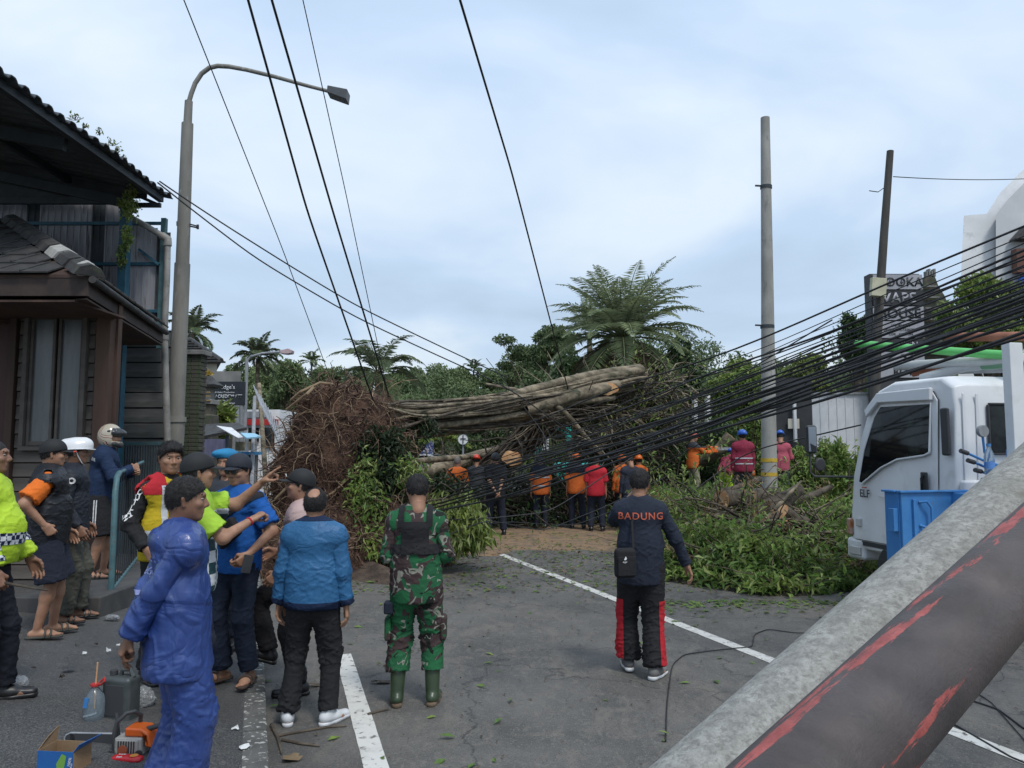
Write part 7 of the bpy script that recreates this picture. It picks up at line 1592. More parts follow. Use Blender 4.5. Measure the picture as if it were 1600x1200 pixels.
mb = MB(); mb.add([(bw/2,-bd_/2,bhh),(bw/2,bd_/2,bhh),(bw/2+.055,bd_/2,bhh+.045),(bw/2+.03,-bd_/2,bhh+.04)], [(0,1,2,3)]); o = mb.build('flap', BXB, bx_); s_ = o.modifiers.new('s','SOLIDIFY'); s_.thickness = .003
mb = MB(); mb.add([(.015,-bd_/2-.004,.02),(.05,-bd_/2-.004,.02),(.065,-bd_/2-.004,.11),(.04,-bd_/2-.004,.12),(.01,-bd_/2-.004,.07)], [(0,1,2,3,4)]); mb.build('green_print', BXG, bx_)
flat_text('lettering', '100%', .022, Matrix.Translation((.085,-bd_/2-.005,.08)) @ Matrix.Rotation(R(90),4,'X') @ Matrix.Rotation(R(80),4,'Z'), PAPER, bx_, th=.001); flat_text('lettering', 'PREMIUM', .012, Matrix.Translation((.094,-bd_/2-.005,.05)) @ Matrix.Rotation(R(90),4,'X') @ Matrix.Rotation(R(80),4,'Z'), PAPER, bx_, th=.001)
# red snack pack
V, F = sdf_mesh([pr((-.055,0,.018),(.055,0,.018), .036, .036, .01, (1,1,.5))], .005, cuts=[((.085,0,0),(1,0,0)), ((-.085,0,0),(-1,0,0))]); V = V+vnormals(V, F)*(noise_np(V, 30, 4, 2)*.0022)[:,None]
sp = empty('red_packet', G(199, 1190, .12), R(-8), 'shiny red foil packet with white lettering at the bottom', 'packet'); mesh_np('packet', V, F, pm('foil_red', (.50,.012,.02), rough=.25, bump=.3, bs=50), sp)
wrap_text('lettering', 'wafer', .022, Matrix.Translation((-.03,.004,.05)), (V, F), PAPER, sp, bold=.0006, push=.0012); wrap_text('lettering', 'Snack', .014, Matrix.Translation((-.035,-.022,.05)), (V, F), PAPER, sp, bold=.0004, push=.0012)
mb = MB(); mb.lathe([(.022,0),(.022,.002)], (.04,-.002,.0355), 18); mb.build('round_print', pm('print_orange', (.6,.25,.05), rough=.4, bump=0), sp)
# ================================================================ PEOPLE
SHOEB = pm('black_leather', (.012,.012,.013), (.02,.02,.021), scale=9, rough=.4, bump=.2); SHOEW = pm('white_trainer', (.55,.56,.57), (.62,.63,.64), scale=9, rough=.5, bump=.2); SHOEG = pm('grey_trainer', (.10,.10,.10), (.15,.145,.14), scale=9, rough=.7, bump=.3)
BOOTG = pm('green_rubber', (.030,.050,.026), (.045,.068,.034), scale=5, rough=.35, bump=.1, c3=(.13,.095,.06), s3=5, lo3=.6, hi3=.8); MUD = pm('mud', (.10,.07,.045), (.15,.11,.07), rough=.9)
BLACKC = cloth('black_cloth', (.018,.018,.020)); NAVY = cloth('navy_cloth', (.018,.024,.040)); NAVY2 = cloth('navy_trousers', (.020,.025,.042)); DENIM = cloth('dark_denim', (.012,.020,.040)); OLIVE = cloth('olive_trousers', (.085,.085,.068))
BLUEJ = cloth('blue_jacket', (.030,.125,.27), rough=.5, f=.85, sheen=.3, bump=.6); BLUEH = cloth('navy_rib', (.010,.022,.060)); ORAN = cloth('orange_cloth', (.72,.16,.02), f=.9); REDC = cloth('red_cloth', (.52,.025,.04)); PINK = cloth('pink_cloth', (.46,.33,.31), f=.93); MAROON = cloth('maroon_cloth', (.24,.025,.055)); PINK2 = cloth('faded_maroon', (.42,.09,.13)); POLO = cloth('royal_blue_polo', (.012,.10,.37)); HELNAV = cloth('helmet_man_navy', (.014,.030,.075)); BEIGE = cloth('beige_trousers', (.30,.26,.20)); CHAR = cloth('charcoal', (.045,.05,.06)); PUFF = cloth('puffer_black', (.020,.022,.027), rough=.45, bump=.4)
HIV = cloth('hi_vis_yellow', (.46,.66,.04), f=.92, rough=.6); GREENV = cloth('hi_vis_green', (.36,.58,.05)); REFL = pm('reflective_band', (.42,.43,.45), (.52,.53,.55), scale=20, rough=.35, bump=.1); YELV = cloth('yellow_vest', (.55,.40,.02)); REDV = cloth('red_panel', (.45,.02,.03)); WH = pm('white_print', (.72,.72,.72), rough=.7, bump=0); ORP = pm('orange_print', (.50,.11,.06), rough=.8, bump=0); HATW = pm('hat_white', (.68,.69,.70), rough=.25, bump=0); HATB = pm('hat_blue', (.02,.10,.45), rough=.3, bump=0); HATO = pm('hat_orange', (.72,.16,.03), rough=.35, bump=0); HATR = pm('hat_red', (.62,.06,.03), rough=.35, bump=0)
b = NB('rain_blue'); b.col(b.ramp(b.noise(4, 4, .6, .5), [(.3, (.018,.042,.165)), (.7, (.036,.072,.25))])).set(rough=.33, spec=.5, coat=.1); b.bump(crease(b, 3.2, 9, 0), .75, .05); RAIN = b.m
b = NB('camouflage'); v = b.co((1,1,1)); n1 = b.noise(4.6, 2.5, .5, 1.1, v); n2 = b.noise(5.2, 2.5, .5, 1.4, b.co(loc=(3,1,2))); n3 = b.noise(4.2, 1.0, .5, 1.8, b.co(loc=(7,5,1)))
c = b.ramp(n1, [(0, (.020,.105,.045)), (.49, (.055,.036,.036))], 'CONSTANT'); c = b.mix(b.ramp(n2, [(0, 0.), (.60, 1.)], 'CONSTANT'), c, (.012,.016,.013))
st3 = b.math('MULTIPLY', b.ramp(n3, [(0, 0.), (.495, 1.), (.540, 0.)], 'CONSTANT'), b.ramp(b.noise(9, 2, .5, .6, b.co(loc=(2,2,7))), [(0, 0.), (.52, 1.)], 'CONSTANT')); c = b.mix(st3, c, (.24,.24,.20)); c = b.mix(b.ramp(b.noise(4, 2, .5, 1.2, b.co(loc=(1,9,4))), [(0, 0.), (.60, 1.)], 'CONSTANT'), c, (.018,.115,.045)); b.col(c).set(rough=.85, spec=.25); b.bump(crease(b), .5, .028); CAMO = b.m
def checker(name, c1, c2, s):
    b = NB(name); ch = b.n('ShaderNodeTexChecker'); b.l(b.co((s,s,s), loc=(.013,.011,.017)), ch.inputs['Vector']); ch.inputs['Scale'].default_value = 1; ch.inputs['Color1'].default_value = (*c1,1); ch.inputs['Color2'].default_value = (*c2,1); b.l(ch.outputs[0], b.b.inputs['Base Color']); b.set(rough=.5); return b.m
CHK = checker('check_band', (.012,.016,.06), (.62,.64,.66), 34); CHKG = checker('green_check', (.65,.67,.67), (.015,.06,.07), 13)
T = lambda m, **k: dict(mat=m, **k)
def gp(px, py, z=0.0): p = G(px, py, z); return (p.x, p.y, z)
UPZ = Vector((0,0,1))
def Mtext(x, y, z, face='back', rx=0):
    "text frame on the back (normal -Y) or front (+Y) of a person"
    return Matrix.Translation((x, y, z)) @ (Matrix.Rotation(R(90), 4, 'X') if face == 'back' else Matrix.Rotation(R(180), 4, 'Z') @ Matrix.Rotation(R(90), 4, 'X'))
# --- soldier
o = person('soldier in green and brown camouflage and green rubber boots, seen from behind', gp(648, 1100), R(2), 1.635, top=T(CAMO, sleeve='long', fit=.030, collar=1, hem=.76, long=1, name='camouflage_jacket', cuffr=.036), bottom=T(CAMO, kind='trousers', fit=.034, len=.62, cuff=.075, fold=.012),
    shoes=dict(kind='boot', mat=BOOTG, sole=MUD), head='short', skin=SK, eyes=False, res=.009, build=1.04, pose=dict(rw=(.15,.23,1.10), lw=(-.14,.23,1.08), rp=(.35,-1,-.2), lp=(-.35,-1,-.2), ra=(.135,0,.095), la=(-.135,-.02,.095), head=(R(12), R(-14)), lean=(0,.02)))
rt = o['root']; VF = o['top']
band('back_panel', VF, [((.105,0,0),(1,0,0)), ((-.105,0,0),(-1,0,0)), ((0,0,1.37),(0,0,1)), ((0,0,1.13),(0,0,-1)), ((0,0,0),(0,1,0))], BLACKC, rt, .016)
for s in (1,-1):
    band('shoulder_strap', VF, [((s*.13,0,0),(s,0,0)), ((s*.085,0,0),(-s,0,0)), ((0,0,1.33),(0,0,-1)), ((0,.02,0),(0,1,0))], BLACKC, rt, .014)
    band('side_strap', VF, [((0,0,1.20),(0,0,1)), ((0,0,1.13),(0,0,-1)), ((s*.1,0,0),(-s,0,0)), ((s*.19,0,0),(s,0,0)), ((0,.03,0),(0,1,0))], BLACKC, rt, .010)
for s in (1,-1): mb = MB(); h, k_, an = o['L'][s]; q = h.lerp(k_, .82); mb.box(q+Vector((s*.095,0,0)), (.05,.15,.18)); mb.build('cargo_pocket', CAMO, rt, bevel=.02)
mb = MB(); mb.box((-.20,-.02,.72), (.07,.10,.09)); mb.build('belt_pouch', NAVY, rt, bevel=.012)
# --- man in the blue jacket
o = person('balding man in a blue zipped jacket, black trousers and white trainers, seen from behind', gp(485, 1132), R(-3), 1.565, top=T(BLUEJ, sleeve='long', fit=.042, collar=1, hem=.84, name='jacket', hem_mat=BLUEH, fold=.0065, cuffr=.038), bottom=T(BLACKC, kind='trousers', fit=.024, cuff=.062, fold=.010),
    shoes=dict(kind='sneaker', mat=SHOEW), head='balding', eyes=False, res=.009, build=1.06, pose=dict(rw=(.245,.02,.84), lw=(-.27,.03,.80), ra=(.13,.02,.095), la=(-.17,0,.095), rf=-.5, lf=.35, rp=(.4,-1,0), lp=(-.4,-1,0)))
band('collar', o['top'], [((0,0,1.475),(0,0,-1))], BLUEH, o['root'], .003)
# --- man with BADUNG on his back
o = person('man walking away in a dark shirt lettered BADUNG and red-striped track trousers', gp(1003, 1056), R(-4), 1.66, top=T(NAVY, sleeve='long', fit=.024, hem=.76, long=1, name='shirt', cuffr=.036), bottom=T(BLACKC, kind='trousers', fit=.040, cuff=.075, fold=.012),
    shoes=dict(kind='sneaker', mat=SHOEG, sole=SHOEW), head='short', eyes=False, res=.009, build=1.05, pose=dict(rw=(.40,.06,.90), rp=(.6,-1,0), lw=(-.07,.18,1.46), lp=(-.7,.2,-1), lh='grip', ra=(.10,-.08,.10), la=(-.10,.14,.11), lfp=R(0), rf=-.55, lf=.1, head=(R(-14), R(-6)), lean=(.01,.02)))
rt = o['root']; BA = o
wrap_text('lettering', 'BADUNG', .082, Mtext(.0, -.14, 1.325), VF=o['top'], m=ORP, parent=rt, bold=.0012, spacing=1.16, push=.004)
for s in (1, -1):
    V, F = o['bottom']; pl_ = [((s*.145,0,0),(-s,0,0)), ((0,0,.62),(0,0,1)), ((0,0,.12),(0,0,-1))]
    band('red_stripe', o['bottom'], pl_, cloth('track_red', (.45,.02,.03)), rt, .004)
bg = empty('shoulder_bag', Vector(rt.location)+Vector((-.16,-.235,.94)), R(12), 'black sling bag hanging on the left hip of the man lettered BADUNG', 'bag'); mb = MB(); mb.box((0,0,0), (.175,.085,.235)); mb.build('pouch', BLACKC, bg, bevel=.035, seg=3); mb = MB(); mb.box((0,-.046,-.02), (.15,.012,.15)); mb.build('front_pocket', BLACKC, bg, bevel=.006); 
mb = MB(); mb.add([(-.03,-.058,.03),(-.015,-.058,.06),(-.005,-.058,.04),(-.015,-.058,.03)], [(0,1,2,3)]); mb.build('bag_mark', WH, bg); flat_text('bag_mark', 'eiger', .02, Matrix.Translation((-.02,-.055,.015)) @ Matrix.Rotation(R(90),4,'X'), WH, bg, th=.001)
mb = MB(); mb.tube([(.07,0,.11),(.10,.10,.30),(.17,.16,.46)], .012, 6); mb.build('strap', BLACKC, bg)
# --- man in the blue raincoat
o = person('man in a shiny blue hooded raincoat holding his hands behind his back', gp(268, 1268, .10), R(-58), 1.59, top=T(RAIN, sleeve='long', fit=.036, hem=.70, long=1, flare=.030, hood=1, name='raincoat', fold=.007, fbase=.6, zs=.6, wl=.10, cuffr=.05), bottom=T(RAIN, kind='trousers', fit=.05, cuff=.10, fold=.008),
    shoes=dict(kind='sandal', mat=SHOEB), head='short', skin=SK2, eyes=True, res=.0095, build=1.05, pose=dict(rw=(.02,-.26,.86), lw=(-.06,-.24,.84), rp=(1.2,-.5,.0), lp=(-1.2,-.5,.0), rh='grip', lh='relaxed', rhr=(0,-1,0), lhr=(0,-1,0), head=(R(-14), R(-2)), ra=(.10,.02,.095), la=(-.11,-.03,.095)))
rt = o['root']
MT = Mtext(-.055, -.16, 1.22); wrap_text('lettering', 'A.A.', .030, MT @ Matrix.Translation((-.03,.045,0)), o['top'], pm('faint_print', (.30,.34,.62), rough=.6, bump=0), rt, push=.004); wrap_text('lettering', 'BEST 99', .048, MT, o['top'], _M['faint_print'], rt, bold=.001, push=.004)
band('reflective_strip', o['top'], [((0,0,1.13),(0,0,1)), ((0,0,1.105),(0,0,-1)), ((.07,0,0),(1,0,0)), ((-.12,0,0),(-1,0,0)), ((0,-.03,0),(0,1,0))], _M['faint_print'], rt, .004); band('reflective_strip', o['top'], [((0,0,1.295),(0,0,1)), ((0,0,1.288),(0,0,-1)), ((.06,0,0),(1,0,0)), ((-.10,0,0),(-1,0,0)), ((0,-.03,0),(0,1,0))], _M['faint_print'], rt, .004)
# --- man in the royal blue polo, facing the camera
def glasses(root, HM, res, out):
    mb = MB(); 
    for s in (-1,1): mb.lathe([(.021,-.003),(.0235,0),(.021,.003)], HM @ Vector((s*.031,.099,.010)), 14, HM.to_3x3() @ Matrix.Rotation(R(90),3,'X')); 
    mb.tube([HM @ Vector(p) for p in ((-.08,.0,.014),(-.056,.094,.014))], .0022, 5); mb.tube([HM @ Vector(p) for p in ((.08,.0,.014),(.056,.094,.014))], .0022, 5); mb.build('glasses', SDK, root)
def multi(*gs):
    def g(*a):
        for q in gs: q(*a)
    return g
o = person('man in a royal blue polo shirt, dark cap and glasses facing the camera', gp(366, 1064, .12), R(157), 1.66, top=T(POLO, sleeve='short', fit=.026, collar=1, hem=.82, name='polo_shirt', slen=.80), bottom=T(DENIM, kind='trousers', fit=.020, cuff=.066),
    shoes=dict(kind='sandal', mat=pm('sandal_brown', (.06,.04,.03), rough=.8)), head='short', skin=SK, gear=multi(cap(pm('cap_navy', (.012,.014,.022), (.02,.024,.035), rough=.8), logo=None), glasses), res=.0105, build=1.06, pose=dict(lw=(-.24,.16,.98), lp=(-.8,-1,-.1), lh='grip', rw=(.24,.10,.86), head=(R(6), R(-6)), ra=(.10,.03,.095), la=(-.12,-.03,.095), lf=.4, rf=-.25))
rt = o['root']
for a0, a1 in ((.13,-.02), ): pass
band('bag_strap', o['top'], [((0,0,1.30),(.55,0,.83)), ((0,0,1.24),(-.55,0,-.83)), ((0,.0,0),(0,-1,0))], BLACKC, rt, .008)
bg = empty('sling_bag', Vector(rt.location)+Matrix.Rotation(R(157),3,'Z') @ Vector((-.07,.19,1.11)), R(157+180), 'black sling bag worn across the chest of the man in the blue polo', 'bag'); mb = MB(); mb.box((0,0,0), (.22,.06,.15), ry=R(-38)); mb.build('pouch', BLACKC, bg, bevel=.022, seg=3); mb = MB(); mb.box((0,-.034,0), (.17,.01,.008), ry=R(-38)); mb.build('zip', SDK, bg)
ph_ = empty('phone', Vector(rt.location)+Matrix.Rotation(R(157),3,'Z') @ Vector((-.27,.20,.90)), 0, 'black phone held low in the hand of the man in the blue polo', 'phone'); mb = MB(); mb.box((0,0,0), (.07,.012,.13), ry=R(12), rz=R(40)); mb.build('phone_case', SDK, ph_, bevel=.004)
# --- capped man pointing, mostly hidden behind the raincoat
def strap_cap(root, HM, res, out): cap(pm('cap_black', (.01,.011,.012), rough=.75, bump=.3), logo=None)(root, HM, res, out)
o = person('man in a black cap and green checked jacket pointing with a raised arm', gp(292, 1115, .11), R(-66), 1.68, top=T(GREENV, sleeve='short', slen=.8, fit=.030, collar=1, hem=.80, name='hi_vis_jacket'), bottom=T(NAVY2, kind='trousers', fit=.03),
    shoes=dict(kind='shoe', mat=SHOEB), head='short', skin=SK, gear=strap_cap, eyes=True, res=.011, build=1.05, pose=dict(rw=(.10,.37,1.27), rp=(.6,-.2,-1), rh='grip', rhr=(0,0,1), lw=(-.06,.45,1.52), lp=(-.5,-.2,-1), lh='point', lhr=(0,0,1), head=(R(8), R(0))))
LX = [((.185,0,0),(1,0,0)), ((-.185,0,0),(-1,0,0))]
band('checked_hem', o['top'], LX+[((0,0,1.30),(0,0,1))], CHKG, o['root'], .006)
band('white_check', o['top'], LX+[((0,0,1.34),(0,0,1)), ((0,0,1.302),(0,0,-1))], REFL, o['root'], .005)
mb = MB(); a, e_, w_ = o['A'][1]; mb.lathe([(.03,-.006),(.033,0),(.03,.006)], e_.lerp(w_, .9), 14, (w_-e_).to_track_quat('Z','Y').to_matrix()); mb.build('bracelet', REDV, o['root'])
# --- man in the yellow and red vest
o = person('black-haired man in a yellow and red safety vest over a black lettered top', gp(252, 1060, .13), R(-128), 1.75, top=T(BLACKC, sleeve='long', fit=.026, collar=1, hem=.84, name='sweatshirt'), vest=dict(mat=YELV, fit=.040, hem=.86), bottom=T(BLACKC, kind='trousers', fit=.03), shoes=dict(kind='shoe', mat=SHOEB), head='full', skin=SK, res=.011, build=.94, pose=dict(head=(R(-14), R(-4)), rw=(.22,.14,.96), lw=(-.22,.12,.96)))
rt = o['root']
for s in (1,-1): band('red_shoulder', o['vest'] if 'vest' in o else o['top'], [((s*.07,0,0),(-s,0,0)), ((0,0,1.335),(0,0,-1))], REDV, rt, .003)
for z in (1.08, .98): band('reflective_band', o['vest'], [((0,0,z),(0,0,1)), ((0,0,z-.045),(0,0,-1))], REFL, rt, .004)
for s in (1,-1): band('reflective_band', o['vest'], [((s*.105,0,0),(s,0,0)), ((s*.065,0,0),(-s,0,0)), ((0,0,1.10),(0,0,-1)), ((0,0,1.40),(0,0,1))], REFL, rt, .005)
a, e_, w_ = o['A'][1]
for i, ch in enumerate('OUTLAW'):
    t = .12+.14*i; q = a.lerp(e_, t); 
    wrap_text('lettering', ch, .055, Matrix.Translation(q+Vector((.16,.02,0))) @ Matrix.Rotation(R(90),4,'Z') @ Matrix.Rotation(R(90),4,'X'), o['top'], WH, rt, bold=.001, push=.004)
a, e_, w_ = o['A'][-1]
for i, ch in enumerate('OUTLAW'): wrap_text('lettering', ch, .055, Matrix.Translation(a.lerp(e_, .12+.14*i)+Vector((-.16,.02,0))) @ Matrix.Rotation(R(-90),4,'Z') @ Matrix.Rotation(R(90),4,'X'), o['top'], WH, rt, bold=.001, push=.004)
# --- man in the pink shirt and black cap, in profile
o = person('man in a pale pink T-shirt and black cap looking left behind the blue jacket', gp(466, 1080, .0), R(100), 1.66, top=T(PINK, sleeve='short', fit=.026, hem=.84, name='t_shirt'), bottom=T(BLACKC, kind='trousers', fit=.026), shoes=dict(kind='shoe', mat=SHOEB), head='short', skin=SK, gear=cap(pm('cap_black', (.01,.011,.012), rough=.75, bump=.3), logo=WH), res=.011, build=1.1, belly=.02, pose=dict(ra=(.10,.24,.30), rk=(.2,1,.3), rfp=R(-16), head=(0, R(6)), rw=(.24,.22,1.05), lw=(-.24,.14,.95)))
# --- man in a motorcycle helmet leaning on the railing
def motohelmet(root, HM, res, out):
    def post(F, X, Y, Z): 
        face = np.maximum(np.maximum(.035-Y, np.abs(Z-.008)-.055), np.abs(X)-.115); return np.maximum(F, -face)
    HB = NB('helmet_paint'); w = HB.n('ShaderNodeTexWave'); HB.l(HB.co((4,4,7), (.6,.4,0)), w.inputs['Vector']); w.inputs['Scale'].default_value = 1.3; w.inputs['Distortion'].default_value = 5; w.inputs['Detail'].default_value = 1
    HB.col(HB.ramp(w.outputs['Fac'], [(0,(.42,.38,.30)), (.55,(.50,.46,.38)), (.62,(.02,.02,.02)), (.80,(.55,.08,.04)), (.88,(.45,.41,.33))], 'CONSTANT')).set(rough=.2)
    V, F = xf(skull_part('moto', res, .036, [el((0,.012,-.045), (.105,.12,.09), .03)], cuts=[((0,0,-.115),(0,0,-1))], post=post), HM); mesh_np('helmet_shell', V, F, HB.m, root)
    V, F = xf(skull_part('visor', res*.7, None, [el((0,.012,.055), (.126,.150,.062), .01)], post=lambda F, X, Y, Z: np.maximum(np.maximum(F, -(np.sqrt((X/.122)**2+((Y-.012)/.146)**2+((Z-.055)/.058)**2)-1)*.1), .02-Y)), HM); mesh_np('visor', V, F, pm('visor_smoke', (.05,.055,.06), rough=.05, bump=0, spec=.7), root)
    V, F = xf(skull_part('chinbar', res, None, [pr((-.08,.06,-.075),(0,.115,-.085), .03, .03, .02), pr((.08,.06,-.075),(0,.115,-.085), .03, .03, .02)]), HM); mesh_np('chin_bar', V, F, SDK, root)
zst = .39
o = person('man in a patterned motorcycle helmet and navy jacket leaning on the teal railing', gp(150, 902, zst), R(-72), 1.70, top=T(HELNAV, sleeve='long', fit=.036, collar=1, hem=.80, long=1, name='jacket'), bottom=T(BLACKC, kind='shorts', fit=.05, len=1.0), shoes=dict(kind='sandal', mat=SHOEB), head='short', skin=SK, gear=motohelmet, eyes=True, res=.012, build=1.1, pose=dict(rw=(.07,.33,1.22), lw=(-.05,.34,1.17), rp=(.9,-.7,-.5), lp=(-.9,-.7,-.5), rh='fist', lh='fist', lean=(0,.10), head=(0, R(-6)), ra=(.12,-.04,.095), la=(-.12,.05,.095)))
for q in (.018, -.006): band('shorts_stripe', o['bottom'], [((.10,0,0),(-1,0,0)), ((0,q,0),(0,1,0)), ((0,q-.012,0),(0,-1,0)), ((0,0,.88),(0,0,1))], SHOEW, o['root'], .005)
band('sleeve_patch', o['top'], [((.12,0,0),(-1,0,0)), ((0,0,1.34),(0,.3,1)), ((0,0,1.30),(0,-.3,-1)), ((0,-.02,0),(0,1,0))], REFL, o['root'], .004)
# --- white hard hat man
o = person('man in a white hard hat, black jacket and olive trousers standing in sandals', gp(104, 970, .22), R(-70), 1.69, top=T(cloth('black_jacket', (.020,.024,.034), rough=.6), sleeve='long', fit=.034, collar=1, hem=.84, name='jacket', cuffr=.042), bottom=T(OLIVE, kind='trousers', fit=.030, cuff=.075, fold=.010), shoes=dict(kind='sandal', mat=SHOEB), head='short', skin=SK2, gear=hardhat(HATW, SHOEW), res=.011, build=1.06, pose=dict(rw=(.27,.10,.90), lw=(-.20,.10,.90), head=(R(2), R(2)), ra=(.13,-.02,.095), la=(-.12,.06,.095), rf=-.1))
p_ = MB(); 
wrap_text('jacket_badge', 'O', .075, Matrix.Translation((.30,.03,1.33)) @ Matrix.Rotation(R(90),4,'Z') @ Matrix.Rotation(R(90),4,'X'), o['top'], WH, o['root'], bold=.004, push=.004)
# --- orange T-shirt and black padded vest
def capfl(root, HM, res, out):
    cap(pm('cap_black', (.01,.011,.012), rough=.75, bump=.3), None)(root, HM, res, out)
    V, F = _lib['brim', res*.8]; 
    me = slice_mesh(*xf((V, F), HM), [(HM @ Vector((0,.155,0)), HM.to_3x3() @ Vector((0,-1,0)))], .002); me.materials.append(pm('cap_flame', (.55,.06,.04), rough=.7)); link('cap_flame', me, root)
o = person('man in black cap, orange T-shirt and black padded vest, hand on hip', gp(66, 993, .22), R(-64), 1.68, top=T(ORAN, sleeve='short', fit=.034, hem=.88, slen=.82, name='t_shirt'), vest=dict(mat=PUFF, fit=.046, hem=.80, collar=1, fold=.012), bottom=T(NAVY2, kind='shorts', fit=.042, len=1.0), shoes=dict(kind='sandal', mat=pm('sandal_olive', (.05,.052,.042), (.07,.07,.06), rough=.7)), head='short', skin=SK, gear=capfl, res=.011, build=1.12, belly=.02, pose=dict(rw=(.25,-.0,.98), rp=(.5,-1.2,.1), rh='fist', lw=(-.2,.14,.90), head=(R(0), R(-3)), ra=(.10,-.03,.095), la=(-.10,.07,.095)))
VV, FF = o['vest']
for z in (.90, .99, 1.08, 1.17, 1.26): band('quilted_seam', o['vest'], [((0,0,z),(0,0,1)), ((0,0,z-.010),(0,0,-1))], SHOEB, o['root'], .0035)
# --- hi-vis man at the left edge
o = person('heavy man in a fluorescent yellow jacket with checked bands cut off by the left edge', gp(-40, 1105, .19), R(-74), 1.71, top=T(HIV, sleeve='long', fit=.045, hem=.90, collar=1, name='hi_vis_jacket', fold=.010, cuffr=.05, slen=.9), bottom=T(cloth('police_trousers', (.014,.016,.024)), kind='trousers', fit=.034, fold=.010), shoes=dict(kind='shoe', mat=SHOEB), head='shaved', hairm=HAIR, skin=SK2, eyes=True, res=.011, build=1.12, belly=.06, pose=dict(rw=(.26,.16,.86), rp=(.6,-1,0), rh='fist', lw=(-.24,.2,.9), head=(R(2), R(2)), ra=(.12,-.03,.095), la=(-.12,.12,.095)))
band('checked_band', o['top'], [((0,0,1.12),(0,.08,1)), ((0,0,1.045),(0,-.08,-1))], CHK, o['root'], .004)
a, e_, w_ = o['A'][1]; dd = (w_-e_).normalized()
for t0, t1 in ((.38,.54), (.66,.80)): band('cuff_band', o['top'], [(e_.lerp(w_, t0), -dd), (e_.lerp(w_, t1), dd), ((.17,0,0),(-1,0,0))], CHK, o['root'], .004)
w0 = Vector(o['root'].location)+Matrix.Rotation(R(-74),3,'Z') @ (Vector(w_)*1.006+Vector((0,.03,-.07))); mb = MB(); mb.tube([w0-Vector((.05,0,-.02)), w0+Vector((.10,0,-.01)), w0+Vector((.30,.0,-.045))], [.010,.009,.004], 8); o2_ = mb.build('baton', BARKD, None, smooth=True); tag(o2_, 'thin dark baton held by the man in the fluorescent jacket', 'stick')
# --- blue beret: a man behind the polo man
def beret(root, HM, res, out):
    V, F = xf(skull_part('beret', res, .012, [el((.03,.01,.085), (.105,.115,.045), .03)], cuts=[((0,0,.035),(0,.15,-1))]), HM); mesh_np('beret', V, F, cloth('beret_blue', (.03,.22,.42)), root)
person('man in a light blue beret almost hidden behind the man in the blue polo', gp(349, 1010, .12), R(170), 1.70, top=T(CHAR, sleeve='long', fit=.03), bottom=T(NAVY2, kind='trousers'), shoes=dict(kind='shoe', mat=SHOEB), head='short', gear=beret, res=.016, far=False, pose=dict(head=(0,0)))
# ---------------------------------------------------------------- workers farther off
FRES = .02
def worker(label, px, py, yaw, H, top, bottom, z=0.0, **k):
    base = dict(res=FRES, far=True, eyes=False, shoes=dict(kind='shoe', mat=SHOEB), head='short'); base.update(k)
    return person(label, gp(px, py, z), R(yaw), H, top=top, bottom=bottom, **base)
ORN = cloth('orange_work', (.66,.15,.03))
o = worker('bald man in an orange shirt with a black strap, seen from behind near the trunk', 714, 838, -5, 1.66, T(ORN, sleeve='short', fit=.03, hem=.84, slen=.9), T(cloth('dark_green_trousers', (.02,.035,.025)), kind='trousers'), head='shaved', hairm=pm('grey_stubble', (.13,.11,.10), (.17,.15,.14), rough=.8))
band('strap', o['top'], [((0,0,1.25),(.7,0,.7)), ((0,0,1.21),(-.7,0,-.7)), ((0,0,0),(0,1,0))], BLACKC, o['root'], .01)
worker('man in an orange helmet half hidden behind the black-shirted man', 744, 826, 5, 1.66, T(CHAR, sleeve='long', fit=.03), T(NAVY2, kind='trousers'), gear=hardhat(HATR), pose=dict(head=(0,R(-10))))
o = worker('man in a black T-shirt and cap with his hands clasped behind his back', 774, 836, 12, 1.72, T(cloth('black_tee', (.016,.018,.024)), sleeve='short', fit=.03, slen=.9), T(NAVY2, kind='trousers', fit=.03), gear=cap(SDK), build=1.1, pose=dict(rw=(.04,-.23,.92), lw=(-.05,-.23,.93), rp=(1,-.3,0), lp=(-1,-.3,0), ra=(.19,.02,.095), la=(-.14,0,.095)))
def yoke(o, m, z=1.28): band('yoke', o['top'], [((0,0,z),(0,0,-1))], m, o['root'], .006)
def bands(o, zs=(1.0,), m=REFL, h=.03):
    for z in zs: band('reflective_band', o['top'], [((0,0,z),(0,0,1)), ((0,0,z-h),(0,0,-1)), ((.2,0,0),(1,0,0)), ((-.2,0,0),(-1,0,0))], m, o['root'], .008)
o = worker('worker in orange and navy jacket standing alone left of the red shirt', 845, 826, 3, 1.66, T(ORN, sleeve='short', fit=.034, slen=.95), T(NAVY2, kind='trousers'), gear=cap(SDK)); yoke(o, NAVY); bands(o, (1.22,1.02))
o = worker('worker in an orange and navy jacket with an orange helmet beside the red shirt', 901, 826, -4, 1.70, T(ORN, sleeve='short', fit=.034, slen=.95), T(NAVY2, kind='trousers'), gear=hardhat(HATO), pose=dict(ra=(.16,0,.095))); yoke(o, NAVY)
o = worker('man in a bright red T-shirt seen from behind', 932, 830, -8, 1.66, T(REDC, sleeve='short', fit=.036, slen=.95), T(NAVY2, kind='trousers', fit=.03), build=1.08, pose=dict(ra=(.14,0,.095), la=(-.12,0,.095)))
worker('man in a dark navy long-sleeved shirt standing behind the BADUNG man', 986, 832, 15, 1.68, T(cloth('slate_navy', (.03,.035,.055)), sleeve='long', fit=.034), T(NAVY2, kind='trousers'), pose=dict(head=(0,R(-25)), rw=(.3,.1,.85)))
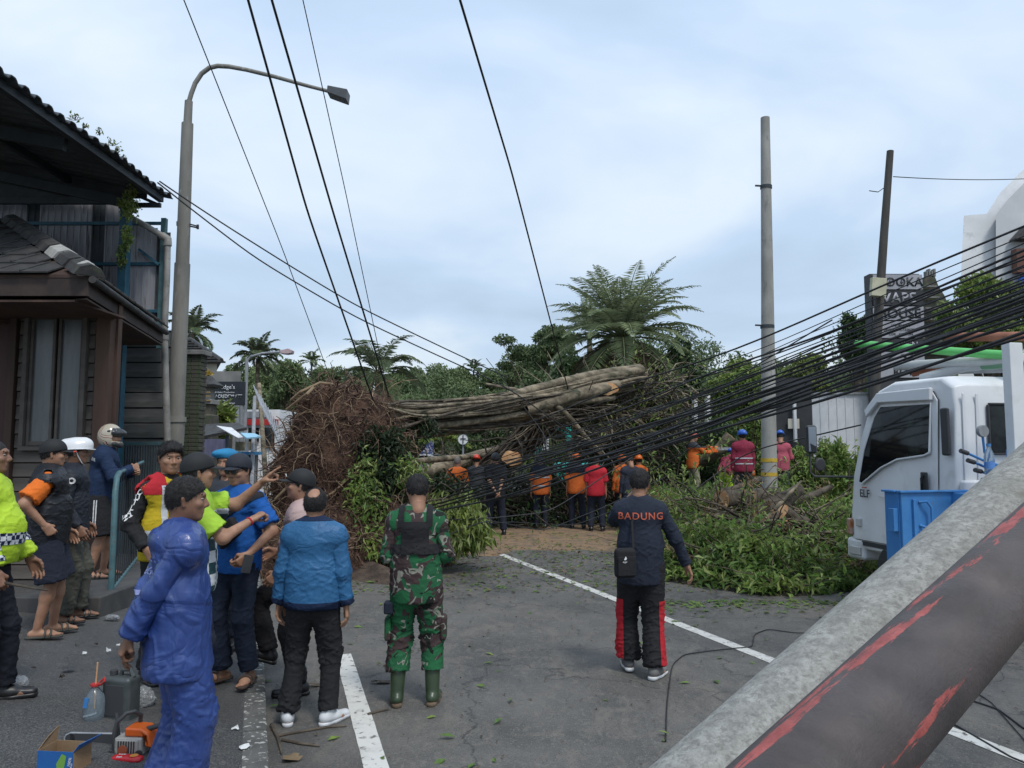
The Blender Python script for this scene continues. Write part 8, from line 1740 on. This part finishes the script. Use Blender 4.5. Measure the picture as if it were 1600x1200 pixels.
worker('orange-clad worker whose helmet shows left of the navy shirt', 974, 822, 5, 1.66, T(ORN, sleeve='long', fit=.03), T(NAVY2, kind='trousers'), gear=hardhat(HATO)); worker('orange-clad worker whose helmet shows right of the navy shirt', 999, 822, -5, 1.66, T(ORN, sleeve='long', fit=.03), T(NAVY2, kind='trousers'), gear=hardhat(HATO))
# group on the heap
zH = .55
o = worker('worker in orange jacket and red cap cutting the limb with a chainsaw', 1083, 782, -72, 1.66, T(ORN, sleeve='long', fit=.034), T(BEIGE, kind='trousers'), zH, gear=cap(HATR), pose=dict(rw=(.06,.50,1.22), lw=(-.10,.46,1.34), rh='fist', lh='fist', rp=(.5,-.3,-1), lp=(-.5,-.3,-1), lean=(0,.06), head=(0,R(-12)))); yoke(o, CHAR, 1.34)
cw = Vector(o['root'].location)+Matrix.Rotation(R(-72),3,'Z') @ Vector((0,.58,1.26)); cs2 = empty('chainsaw', cw, R(16), 'orange chainsaw in the hands of the worker in the red cap', 'chainsaw'); mb = MB(); mb.box((0,0,0), (.26,.16,.17)); mb.build('engine_body', ORG, cs2, bevel=.03); mb = MB(); mb.box((.36,0,.02), (.46,.015,.07)); mb.build('guide_bar', GALV, cs2); mb = MB(); mb.tube([(-.02,-.08,.05),(-.03,-.03,.17),(-.03,.05,.17),(-.02,.08,.05)], .014, 6); mb.build('handle', SDK, cs2)
o = worker('worker in maroon jacket and blue helmet standing upright just left of the concrete pole', 1163, 795, 0, 1.66, T(MAROON, sleeve='long', fit=.04), T(CHAR, kind='trousers'), zH, gear=hardhat(HATB), build=1.08); bands(o, (1.12,1.0), REFL, .025)
a, e_, w_ = o['A'][1]; V_, F_ = sdf_mesh([el(w_+Vector((0,0,-.07)), (.05,.05,.09))], .02); mesh_np('orange_glove', V_, F_, ORN, o['root'])
o = worker('worker bending over in a maroon jacket and yellow trousers next to the cut limb', 1136, 790, -35, 1.45, T(MAROON, sleeve='long', fit=.04), T(HIV, kind='trousers', fit=.02), zH, gear=hardhat(HATB), pose=dict(bend=R(52), rw=(.2,.45,.60), lw=(-.2,.5,.85), hip=(0,-.1), rp=(0,-.3,1), lp=(0,-.3,1)))
o = worker('worker in a faded maroon jacket and blue helmet right of the concrete pole', 1222, 790, -10, 1.72, T(PINK2, sleeve='long', fit=.036), T(CHAR, kind='trousers'), .50, gear=hardhat(HATB), pose=dict(head=(0,R(-22)), rw=(.12,.26,1.15), lw=(-.2,.2,1.0)))
